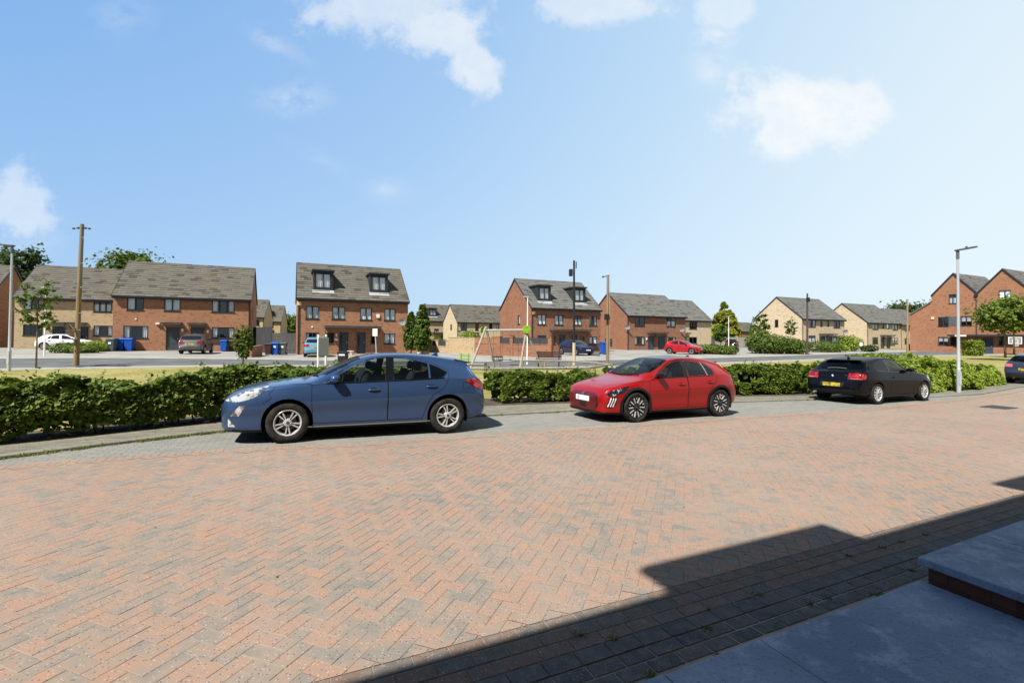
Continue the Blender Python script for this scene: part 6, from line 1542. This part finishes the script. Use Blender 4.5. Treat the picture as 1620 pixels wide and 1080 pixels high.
# ================================================================== STREET FURNITURE
def up_h(px_top, py_top, base):
    """height above base of the image point, at the base's distance"""
    d = ray(px_top, py_top); t_ = base.y/d.y; return EYE+d.z*t_-base.z
def lamp(label, px, py, top_y, arm, rb=.075, armlen=.95):
    b = at(px, py); H = up_h(px, top_y, b); root = thing('street_lamp', label, 'street lamp', b)
    mb = MB(); mb.tube([(0, 0, -.05), (0, 0, .95)], rb*1.12, 16); mb.tube([(0, 0, .95), (0, 0, .99), (0, 0, 2.2), (0, 0, H-.35)], [rb*1.12, rb*.86, rb*.8, rb*.62], 16); mb.build('column', LAMPG, root, smooth=.7)
    mb = MB(); mb.tube([(0, 0, H-.36), (0, 0, H)], rb*.85, 12); mb.build('bracket', ANTL, root, smooth=.7)
    d = Vector(arm).normalized(); mt = Matrix.Translation((0, 0, H-.02)) @ d.to_track_quat('X', 'Z').to_matrix().to_4x4()
    mb = MB(); mb.prism([(-.08, -.07), (.15, -.10), (armlen, -.13), (armlen, .13), (.15, .10), (-.08, .07)], -.03, .035, 'xy'); mb.v = [tuple(mt @ Vector(p)) for p in mb.v]; hd = mb.build('lamp_head', ANTL, root, bevel=.015)
    mb = MB(); mb.box(.3, -.1, -.038, armlen-.05, .1, -.031, mt); mb.build('diffuser', mat('lamp_glass', (.55, .56, .55), rough=.2), hd)
    mb = MB(); mb.tube([mt @ Vector((armlen*.55, 0, .03)), mt @ Vector((armlen*.55, 0, .09))], .035, 8); mb.build('photocell', ANTL, hd)
    mb = MB(); mb.box(-.05, -rb*1.13-.004, .35, .05, -rb*.9, .85); mb.build('access_door', LAMPG, root)
    return root
lamp('tall grey lamp post with a flat head standing in the shrubs at the right', 1517, 622.5, 395, (.9, .3, .18), .062, 1.0)
lamp('tall grey lamp post at the far left edge beside the sparse young tree', 14, 588, 388, (-.9, -.1, .06), .062, 1.0)
def wpole(name, label, px, py, ty, r, m, extra=None, cat='telegraph pole', lean=0.0):
    b = at(px, py); H = up_h(px+lean, ty, b); root = thing(name, label, cat, b); dx = lean*b.y/F
    mb = MB(); mb.tube([(0, 0, -.1), (dx*.5, 0, H*.5), (dx, 0, H)], [r, r*.86, r*.72], 14); mb.build('pole', m, root, smooth=.8)
    return root, H, dx
POLET = mat('weathered_pole', rough=.9, fn=lambda t, b: (lambda o_: t.put(b.inputs['Base Color'], t.mix(t.smooth(t.xyz(o_)[2], 3.3, 6.0), t.mix(t.smooth(t.noise(t.comb(t.math('MULTIPLY', t.xyz(o_)[0], 30), t.math('MULTIPLY', t.xyz(o_)[1], 30), t.xyz(o_)[2]), 1, 5), .35, .65), (.17, .115, .055), (.26, .185, .095)), (.20, .175, .135))))(tc(t)))
root, H, dx = wpole('telegraph_pole', 'thick wooden telegraph pole before the left buff brick house', 120.5, 578.5, 354.5, .125, POLET, lean=4)
mb = MB(); mb.tube([(dx-.22, 0, H-.18), (dx+.22, 0, H-.18)], .03, 8)
for x in (-.42, -.2, .2, .4): mb.tube([(dx+x-.06, 0, H-.19-.02*abs(x)*5), (dx+x+.04, 0, H-.2-.02*abs(x)*5)], .045, 8)
mb.build('insulator', BLACKP, root)
mb = MB()
for z in (.25, .37, .55, .72, .9): mb.tube([(dx*z+.15, -.12, H*z), (dx*z+.24, -.12, H*z+.02)], .016, 6)
mb.build('climbing_step', STEEL, root)
root, H, dx = wpole('telegraph_pole', 'wooden telegraph pole with a dark junction box right of the black column', 961, 577, 435, .10, POLET)
mb = MB(); mb.box(-.25, -.3, H*.50, .06, -.12, H*.50+.36); mb.build('junction_box', BLACKP, root, bevel=.02)
mb = MB(); mb.tube([(-.3, 0, H-.12), (.12, 0, H-.03)], .03, 6); mb.tube([(-.36, 0, H-.16), (-.26, 0, H-.08)], .05, 8); mb.build('insulator', BLACKP, root)
mb = MB(); mb.tube([(.13, -.08, .3), (.12, -.08, H*.5), (.10, -.06, H-.2)], .018, 5); mb.build('cable', STEEL, root)
b = at(908, 577.5); H = up_h(906.5, 412, b); root = thing('camera_column', 'slim black camera column with a pale wooden lower half beyond the bench', 'camera column', b)
zb_ = up_h(908, 542, b)
mb = MB(); mb.tube([(0, 0, -.05), (0, 0, zb_)], .10, 14); mb.build('base', mat('pale_column', rough=.8, fn=woodf((.42, .33, .20), (.55, .45, .30))), root, smooth=.7)
mb = MB(); mb.tube([(0, 0, zb_+.002), (-.03, 0, H)], [.072, .06], 12); mb.build('column', BLACKP, root, smooth=.7)
mb = MB(); mb.box(-.34, -.16, H-.98, -.12, .16, H-.55); mb.tube([(-.1, 0, H-.75), (-.2, 0, H-.75)], .04, 8); mb.build('camera', BLACKP, root, bevel=.03)
mb = MB(); mb.box(.075, -.06, H-.5, .13, .06, H-.08); mb.build('antenna', BLACKP, root)
root, H, dx = wpole('street_column', 'plain brown steel column before the buff brick semi', 1277, 561, 464, .115, mat('brown_paint', (.075, .05, .038), rough=.6), cat='column', lean=.5)
mb = MB(); mb.box(-.05, -.2, H-.9, .2, .1, H-.45); mb.build('camera', BLACKP, root, bevel=.02)
wpole('street_column', 'plain tan wooden post at the side road before the stepped semi', 1436, 561.5, 474.5, .115, POLEW, cat='post')
for a in (('thin white post beside the straggly shrub on the left', 70, 563.5, 455), ('thin white post between the two columnar trees', 661.5, 569, 491), ('thin white post behind the green disc of the swings', 834, 576.5, 469.5), ('thin white post before the golden conifer', 1152.8, 561, 500.5)):
    b = at(a[1], a[2]); H = up_h(a[1], a[3], b); root = thing('lamp_column', a[0], 'post', b)
    mb = MB(); mb.tube([(0, 0, -.05), (0, 0, .8)], .05, 10); mb.tube([(0, 0, .8), (0, 0, .84), (0, 0, H)], [.05, .04, .032], 10); mb.build('column', WHITE, root, smooth=.7)
    mb = MB(); mb.box(-.28, -.06, H-.02, .08, .06, H+.04); mb.build('lamp_head', LAMPG, root, bevel=.015)
# ------------------------------------------------------------------ play area
def swing():
    A0, A1 = at(742, 585.5), at(783, 583); B0, B1 = at(822, 584), at(858, 582.5)
    TA = (A0+A1)/2; TB = (B0+B1)/2; TA = atd(768, TA.y, 519); TB = atd(833, TB.y-.15, 520.5)
    root = thing('swing_set', 'timber A frame swings with a bright green disc at one end', 'swing set', (A0+B1)/2); o = root.location
    def t_(a, b, r, n, m=POSTW): mb = MB(); mb.tube([Vector(a)-o, Vector(b)-o], r, 12); return mb.build(n, m, root, smooth=.8)
    q = (TB-TA).normalized()
    t_(A0-Vector((0, 0, .1)), TA+(TA-A0)*.03, .06, 'leg'); t_(A1-Vector((0, 0, .1)), TA+(TA-A1)*.03+q*.06, .06, 'leg'); t_(B0-Vector((0, 0, .1)), TB+(TB-B0)*.03, .06, 'leg'); t_(B1-Vector((0, 0, .1)), TB+(TB-B1)*.03-q*.06, .06, 'leg')
    t_(TA-q*.12+Vector((0, 0, -.12)), TB+q*.1+Vector((0, 0, -.04)), .055, 'crossbar', mat('zinc_bar', (.50, .52, .52), rough=.4, metal=.4))
    GRN = mat('lime_plastic', (.17, .36, .02), rough=.4)
    for T, s in ((TA, 1), (TB, -1)):
        n_ = Vector((0, -1, 0)); c = T+Vector((0, -.14, -.02)) if s < 0 else T+Vector((-.18, .12, -.1)); rd = .215 if s < 0 else .17
        mt = Matrix.Translation(c-o) @ (Matrix.Identity(4) if s < 0 else Matrix.Rotation(R(62), 4, 'Z'))
        mb = MB(); mb.lathe([(.001, -.02), (rd-.01, -.02), (rd, -.01), (rd, .01), (rd-.01, .02), (.001, .02)], 28, 'Y', mt); d_ = mb.build('disc', GRN, root, smooth=.5)
        mb = MB()
        for (x, z) in ((-.075, .10), (.06, .09), (-.06, -.12), (.10, -.10), (.0, .13)):
            mb.lathe([(.001, -.032), (.02, -.03), (.022, -.021)], 10, 'Y', mt @ Matrix.Translation((x*rd/.215, 0, z*rd/.215)))
        mb.build('bolt_hole', mat('dark_green', (.03, .09, .01), rough=.5), d_)
    CH = mat('chain_steel', (.10, .10, .10), rough=.5, metal=.6)
    for f, kind in ((.30, 'cradle'), (.70, 'flat')):
        c = TA.lerp(TB, f)-Vector((0, 0, .1)); zseat = c.z-(1.62 if kind == 'cradle' else 1.84); xq = Vector((q.x, q.y, 0)).normalized(); mb = MB()
        for s in (-.24, .24):
            P = [c+xq*s-o, Vector((c.x+xq.x*s, c.y+xq.y*s, zseat+.22))-o]
            for k in range(22):
                a, b_ = P[0].lerp(P[1], k/22), P[0].lerp(P[1], (k+.8)/22); mb.tube([a, b_], .011 if k % 2 else .008, 5)
        mb.build('chain', CH, root)
        sc_ = Vector((c.x, c.y, zseat))-o; ang = math.atan2(xq.y, xq.x); mt = Matrix.Translation(sc_) @ Matrix.Rotation(ang, 4, 'Z')
        mb = MB()
        if kind == 'cradle':
            mb.box(-.24, -.2, -.02, .24, .2, .02, mt)
            for (x0, y0, x1, y1) in ((-.24, -.2, .24, -.17), (-.24, .17, .24, .2), (-.24, -.17, -.21, .17), (.21, -.17, .24, .17)):
                mb.box(x0, y0, .18, x1, y1, .24, mt)
            for (x, y) in ((-.225, -.185), (.225, -.185), (-.225, .185), (.225, .185), (0, -.185), (0, .185)): mb.box(x-.015, y-.014, .021, x+.015, y+.014, .179, mt)
        else: mb.box(-.24, -.1, -.02, .24, .1, .02, mt)
        mb.build('seat', RUBBER, root, bevel=.012)
swing()
def rail_fence(label, pts, h=.45, m=POLEG, rails=1, spacing=None):
    P = [at(*p) for p in pts]; root = thing('knee_rail_fence', label, 'fence', P[0]); o = root.location
    for p in P:
        mb = MB(); mb.tube([Vector((p.x, p.y, p.z-.1))-o, Vector((p.x, p.y, p.z+h+.04))-o], .055, 10); mb.build('post', m, root, smooth=.8)
    for a, b in zip(P, P[1:]):
        mb = MB(); mb.tube([a+Vector((0, 0, h))-o, b+Vector((0, 0, h))-o], .05, 8); mb.build('rail', m, root, smooth=.8)
rail_fence('low timber rail fence along the back of the play area, nearest the road', [(790, 580), (826, 584), (862, 583.5), (900.6, 584), (941, 588), (968, 592)])
rail_fence('low timber rail fence along the hedge side of the play area', [(741, 600), (780, 601), (830, 600), (881, 599.5), (932, 598.5), (960, 593)])
rail_fence('short low timber rail left of the swings, running behind the blue car', [(560, 599), (612, 596), (665, 594), (718, 592), (768, 592)])
b = at(868, 580); root = thing('park_bench', 'dark red slatted park bench beside the swings', 'bench', b, R(-8))
BW = mat('bench_red_wood', rough=.7, fn=woodf((.034, .010, .008), (.052, .017, .013), 8))
mb = MB()
for k in range(4): mb.box(-.75, -.38+k*.11, .43, .75, -.29+k*.11, .465)
mb.build('seat', BW, root, bevel=.006)
mb = MB()
for k in range(4):
    mt = Matrix.Translation((0, .10+k*.025, .56+k*.095)) @ Matrix.Rotation(R(-14), 4, 'X'); mb.box(-.75, -.015, -.042, .75, .015, .042, mt)
mb.build('backrest', BW, root, bevel=.006)
for x in (-.6, .6):
    mb = MB(); mb.tube([(x, -.36, 0), (x, -.34, .43)], .025, 6); mb.tube([(x, .12, 0), (x, .08, .43), (x, .2, .92)], .025, 6); mb.tube([(x, -.36, .42), (x, .1, .42)], .02, 6); mb.tube([(x, -.36, .43), (x, -.36, .64), (x, .1, .66)], .02, 6); mb.build('leg', BLACKP, root)
# little stump seats and a play panel behind the hedge
for (px, py, h_, lb) in ((640, 592, .30, 'low round timber stump seat seen through the rear car window'), (606, 594, .62, 'taller timber post stool seen through the car windows'), (695, 590, .7, 'boxy timber post left of the swings')):
    b = at(px, py); mb = MB(); mb.tube([b-Vector((0, 0, .05)), b+Vector((0, 0, h_))], .16, 14); tag(mb.build('timber_stump', POLEG, None, smooth=.8), lb, 'stump')
b = at(735, 579); root = thing('play_panel', 'lime green play frame just behind the tail of the blue car', 'play frame', b)
for x in (-.22, .22):
    mb = MB(); mb.tube([(x, 0, -.05), (x, 0, .75)], .045, 10); mb.build('post', MATS['lime_plastic'], root, smooth=.8)
mb = MB(); mb.box(-.2, -.02, .35, .2, .02, .42); mb.box(-.2, -.02, .58, .2, .02, .65); mb.build('rung', MATS['lime_plastic'], root)
# ------------------------------------------------------------------ signs and bins
b = at(503, 586); root = thing('notice_board', 'grey board between two white posts beside the pavement', 'sign', b, R(66)); Hs = up_h(506, 529, b)
wd = .5
for x in (0, wd):
    mb = MB(); mb.tube([(x, 0, -.05), (x, 0, Hs)], .05, 10); mb.build('post', WHITE, root, smooth=.7)
mb = MB(); mb.box(-.08, -.09, Hs*.40, wd+.1, -.055, Hs-.16); mb.build('board', mat('board_grey', (.30, .315, .33), rough=.5), root, bevel=.01)
mb = MB(); mb.box(.05, -.05, Hs-.13, wd-.05, .03, Hs-.08); mb.build('top_rail', WHITE, root)
b = at(596.5, 579); root = thing('road_sign', 'small white road sign on a leaning pale post before the dormered houses', 'sign', b); Hs = up_h(592, 520, b)
mb = MB(); mb.tube([(0, 0, -.05), (-.12, 0, Hs-.3)], .032, 8); mb.build('post', LAMPG, root, smooth=.7)
mb = MB(); mb.box(-.27, -.05, Hs-.42, .01, -.03, Hs); mb.build('plate', WHITE, root, bevel=.01)
b = at(542.5, 578); root = thing('litter_bin', 'square black litter bin on the pavement before the dormered houses', 'bin', b); Hs = up_h(542, 556, b)
mb = MB(); mb.box(-.24, -.22, 0, .24, .22, Hs-.12); mb.box(-.27, -.25, Hs-.118, .27, .25, Hs); mb.build('casing', BLACKP, root, bevel=.02)
mb = MB(); mb.box(-.17, -.228, Hs*.72, .17, -.222, Hs*.84); mb.build('slot', WHITE, root)
def wheelie(label, px, py, colr, hgt=1.06, rz=R(15), tagw=False, name='wheelie_bin'):
    m = {'blue': mat('blue_bin_plastic', (.012, .075, .36), rough=.45), 'grey': mat('grey_bin_plastic', (.07, .085, .095), rough=.55), 'black': mat('black_bin_plastic', (.02, .022, .024), rough=.5), 'brown': mat('brown_bin_plastic', (.06, .03, .022), rough=.5)}[colr]
    b = at(px, py); root = thing(name, label, 'wheelie bin', b, rz); s = hgt/1.06
    mb = MB(); P0 = [(-.21, -.24), (.21, -.24), (.21, .24), (-.21, .24)]; P1 = [(-.28, -.32), (.28, -.32), (.28, .34), (-.28, .34)]
    mb.v = [(x*s, y*s, .06*s) for x, y in P0]+[(x*s, y*s, .94*s) for x, y in P1]; mb.f = [(0, 3, 2, 1), (4, 5, 6, 7), (0, 1, 5, 4), (1, 2, 6, 5), (2, 3, 7, 6), (3, 0, 4, 7)]; mb.mi = [0]*6; mb.build('body', m, root, bevel=.02)
    mb = MB(); mb.prism([(-.36*s, .945*s), (-.34*s, 1.0*s), (0, 1.06*s), (.36*s, 1.04*s), (.40*s, .945*s)], -.30*s, .30*s, 'yz'); mb.build('lid', m, root, bevel=.015)
    mb = MB(); mb.tube([(-.25*s, .46*s, .98*s), (.25*s, .46*s, .98*s)], .018, 6); mb.tube([(-.22*s, .36*s, .98*s), (-.22*s, .46*s, .98*s)], .016, 6); mb.tube([(.22*s, .36*s, .98*s), (.22*s, .46*s, .98*s)], .016, 6); mb.build('handle', m, root)
    for x in (-.25, .25):
        mb = MB(); mb.lathe([(.001, -.03), (.10*s, -.03), (.10*s, .03), (.001, .03)], 14, 'Y', Matrix.Translation((x*s, .27*s, .10*s)) @ Matrix.Rotation(R(90), 4, 'Z')); mb.build('wheel', RUBBER, root, smooth=.5)
    if tagw:
        mb = MB(); mb.box(-.09*s, -.322*s, .60*s, .09*s, -.300*s, .76*s); mb.build('number_sticker', WHITE, root)
    return root
wheelie('grey wheelie bin with a white sticker, leftmost by the left red brick house', 176.5, 556, 'grey', 1.12, tagw=True); wheelie('blue wheelie bin touching the grey bin by the left red brick house', 191, 555.5, 'blue', 1.15); wheelie('blue wheelie bin, right hand one of the pair by the left red brick house', 205, 555.5, 'blue', 1.15)
wheelie('blue wheelie bin standing alone right of the silver grey crossover', 354.5, 556, 'blue', 1.1); wheelie('black wheelie bin at the corner of the left red brick house', 367, 556, 'black', 1.05)
wheelie('brown wheelie bin in the shadow against the black fence', 424.5, 561.5, 'brown', 1.0); wheelie('blue wheelie bin against the black fence', 435.5, 561.5, 'blue', 1.08, tagw=True); wheelie('grey wheelie bin with a pale lid against the black fence', 447.5, 561.5, 'grey', 1.08, tagw=True)
wheelie('navy blue wheelie bin in the gap beside the lower red brick semi', 956, 561, 'blue', 1.3)
# ------------------------------------------------------------------ fences and walls
def fence(label, pa, pb, h, m, name='board_fence', dh=0.0, board=.14, post=None, thick=.03):
    a, b = (at(*pa) if not isinstance(pa, Vector) else pa), (at(*pb) if not isinstance(pb, Vector) else pb); d = b-a; d.z = 0; L = d.length; d.normalize(); root = thing(name, label, 'fence', a, math.atan2(d.y, d.x)); n = max(2, int(L/board)); w = L/n
    mb = MB()
    for k in range(n): mb.box(k*w+.004, -thick/2+random.uniform(-.004, .004), -.05, (k+1)*w-.004, thick/2, h+dh*k/n+random.uniform(-.006, .006))
    mb.build('boards', m, root, weld=False)
    k = 0
    while k*1.8 <= L+.01:
        mb = MB(); mb.box(k*1.8-.05, thick/2+.002, -.05, k*1.8+.05, thick/2+.10, h+.03); mb.build('post', m, root); k += 1
    for z in (.3, h-.25):
        mb = MB(); mb.box(0, thick/2+.102, z-.04, L, thick/2+.15, z+.04); mb.build('rail', m, root)
    return root
f0 = L2.o+L2.dx*(L2.w+.1)+Vector((-math.sin(L2.a), math.cos(L2.a), 0))*1.5; f1 = H2.o+Vector((-math.sin(H2.a), math.cos(H2.a), 0))*2.2-H2.dx*2.0; f1.z = f0.z = .0
f0.z = gz(f0.x, f0.y); fence('tall dark stained timber fence closing the gap between the left houses', f0, f1, 2.35, TIMB)
f2 = H2.o+Vector((-math.sin(H2.a), math.cos(H2.a), 0))*2.0-H2.dx*1.9; f3 = H2.o+Vector((-math.sin(H2.a), math.cos(H2.a), 0))*2.0-H2.dx*.03; f2.z = f3.z = gz(f2.x, f2.y)
fence('lower grey timber gate against the dormered house', f2, f3, 1.85, mat('grey_gate', rough=.9, fn=woodf((.08, .082, .085), (.12, .12, .12), 12)), 'timber_gate')
fence('pale weathered timber fence behind the dark parked car', atd(1112, 78)-Vector((0, 0, 2.05)), atd(1200, 86)-Vector((0, 0, 2.05)), 1.75, TIMBG)
mb = MB(); b = f0.lerp(f1, .02)-NX*.06; root = thing('notice_plate', 'small white notice fixed to the dark timber fence', 'sign', b, TH); mb.box(-.25, -.03, 1.45, .25, 0, 1.8); mb.build('plate', WHITE, root)
def wall(label, pa, pb, h, m, thick=.22, cap=.07, pillars=(), panels=(), name='garden_wall', capm=None):
    a, b = at(*pa), at(*pb); d = b-a; d.z = 0; L = d.length; d.normalize(); root = thing(name, label, 'wall', a, math.atan2(d.y, d.x))
    mb = MB(); mb.box(0, 0, -.4, L, thick, h); mb.build('wall', m, root)
    mb = MB(); mb.box(-.02, -.025, h+.002, L+.02, thick+.025, h+cap); mb.build('coping', capm or m, root)
    for f in pillars:
        mb = MB(); mb.box(L*f-.17, -.05, -.4, L*f+.17, thick+.05, h+.62); mb.box(L*f-.2, -.08, h+.622, L*f+.2, thick+.08, h+.69); mb.build('pillar', m, root)
    for f, g in panels:
        mb = MB(); mb.box(L*f, .08, h+cap+.002, L*g, .12, h+.58)
        mb.build('panel', TIMB, root)
    return root
wall('red brick garden wall topped with dark panels behind the swings', (752, 561.5), (872.5, 566), 1.05, RED2, pillars=(.33, .50, .98), panels=((.35, .475), (.52, .95)))
wall('taller red brick garden wall end joining the buff wall', (751, 561), (790, 562.5), 1.55, RED3)
wall('buff brick garden wall with a bush hanging over it', (709, 558), (750.5, 561), 1.55, YEL)
wall('low buff brick front wall with dark panels left of the buff garden wall', (681, 556.5), (708, 557.5), .6, YEL, pillars=(.02, .4, .98), panels=((.05, .37), (.43, .95)))
wall('low brick planter wall at the edge of the left drive', (398, 565.5), (415, 562), .75, RED)
wall('dark brick planter wall beside the dormered house', (641, 560), (664, 561), 1.1, RED2, thick=1.2)
b = at(663.5, 563.5); mb = MB(); mb.tube([b-Vector((0, 0, .05)), b+Vector((0, 0, .95))], .16, 12); tag(mb.build('cable_cabinet', CONC, None, smooth=.6), 'pale squat cabinet beside the brick planter wall', 'cabinet')
# railings by the navy car
pa, pb = at(930, 562), at(948.5, 563.5); d = pb-pa; d.z = 0; L = d.length; root = thing('metal_railing', 'black upright bar railing beside the navy car', 'railing', pa, math.atan2(d.y, d.x))
mb = MB(); n = int(L/.11)
for k in range(n+1): mb.box(L*k/n-.012, -.012, 0, L*k/n+.012, .012, 1.1)
mb.box(-.02, -.02, 1.102, L+.02, .02, 1.15); mb.box(-.02, -.022, .1, L+.02, -.013, .14); mb.build('bars', BLACKP, root)
# basketball hoop
b = atd(1606, 56, 560); b.z = gz(b.x, b.y); root = thing('basketball_hoop', 'portable basketball hoop with a white framed board before the right gables', 'basketball hoop', b, R(-20)); zt = up_h(1609, 533, b); hb = zt-.82
mb = MB(); mb.tube([(0, .3, 0), (0, .1, hb+.3)], .05, 8); mb.box(-.4, 0, 0, .4, .8, .14); mb.build('stand', BLACKP, root)
mb = MB(); mb.box(-.62, -.02, hb, .62, .02, zt); bd = mb.build('backboard', mat('clear_board', (.20, .22, .24), rough=.1), root)
mb = MB()
for (x0, z0, x1, z1, w) in ((-.62, hb, .62, zt, .07), (-.28, hb+.14, .28, hb+.55, .05)):
    mb.box(x0, -.03, z0, x1, -.021, z0+w); mb.box(x0, -.03, z1-w, x1, -.021, z1); mb.box(x0, -.03, z0+w, x0+w, -.021, z1-w); mb.box(x1-w, -.03, z0+w, x1, -.021, z1-w)
mb.build('board_marking', WHITE, bd)
mb = MB(); c = Vector((0, -.27, hb+.1)); mb.tube([c+Vector((.23*math.cos(a), .23*math.sin(a), 0)) for a in np.linspace(0, 2*math.pi, 17)], .015, 6, False); mb.build('rim', mat('hoop_orange', (.5, .12, .05), rough=.5), root)
mb = MB()
for k in range(12):
    a = 2*math.pi*k/12; mb.tube([c+Vector((.23*math.cos(a), .23*math.sin(a), -.01)), c+Vector((.13*math.cos(a+.3), .13*math.sin(a+.3), -.4))], .009, 4, False)
mb.build('net', WHITE, root)
# cream pots by the doors
for (px, py, lb) in ((552.5, 561, 'cream plant pot left of the paired grey doors'), (556.5, 561.5, 'cream plant pot right of the other pot at the paired grey doors')):
    b = at(px, py); mb = MB(); mb.lathe([(.001, 0), (.12, 0), (.17, .32), (.19, .34), (.17, .36), (.15, .30), (.001, .29)], 14, 'Z', Matrix.Translation(b)); tag(mb.build('plant_pot', mat('cream_pot', (.60, .56, .48), rough=.6), None, smooth=.7), lb, 'plant pot')
# estate agent style white box sign on the second semi
b = at(1362, 557); root = thing('small_notice', 'small white notice on a short post before the second buff semi', 'sign', b); zt = up_h(1362, 541, b)
mb = MB(); mb.tube([(0, 0, -.05), (0, 0, zt-.5)], .03, 8); mb.build('post', BLACKP, root)
mb = MB(); mb.box(-.2, -.04, zt-.5, .2, -.032, zt-.05); mb.build('plate', WHITE, root)
# red tiled roof glimpsed past the small buff house
h = House('distant house with a pale red tiled roof behind the small buff house', 1104, 128, 9, 4.2, 8.3, 0, YEL, mat('red_roof_tile', rough=.9, fn=tilef((.30, .13, .09), (.42, .20, .14))), ang=60); h.shell()
h = House('distant dark brick chimneyed house behind the bush at the fence end', 1172, 150, 9, 3.8, 6.6, 0, RED2, TILE, ang=25); h.shell()
mb = MB(); mb.box(1.0, 3.6, 6, 2.6, 4.9, 8.3); mb.build('chimney', RED2, h.roof)

# ------------------------------------------------------------------ groups of repeats
GR = {'clipped_hedge': 'clipped hedges along the kerb', 'bright_shrub': 'bright shrubs at the corner', 'garden_shrub': 'garden shrubs on the far side', 'wheelie_bin': 'wheelie bins by the far houses', 'young_tree': 'young trees', 'columnar_tree': 'narrow upright trees', 'street_tree': 'street trees', 'background_tree': 'trees behind the houses', 'brick_house': 'brick houses of the estate', 'street_lamp': 'grey lamp posts', 'lamp_column': 'thin white posts', 'telegraph_pole': 'wooden telegraph poles', 'street_column': 'plain posts at the side road', 'garden_wall': 'garden walls', 'board_fence': 'timber board fences', 'knee_rail_fence': 'knee rails round the play area', 'timber_stump': 'timber stumps of the play area', 'plant_pot': 'plant pots by the doors'}
for o in C.objects:
    if o.parent is None:
        k = o.name.split('.')[0]
        if k in GR: o['group'] = GR[k]
        if o.get('category') == 'car': o['group'] = 'parked cars'
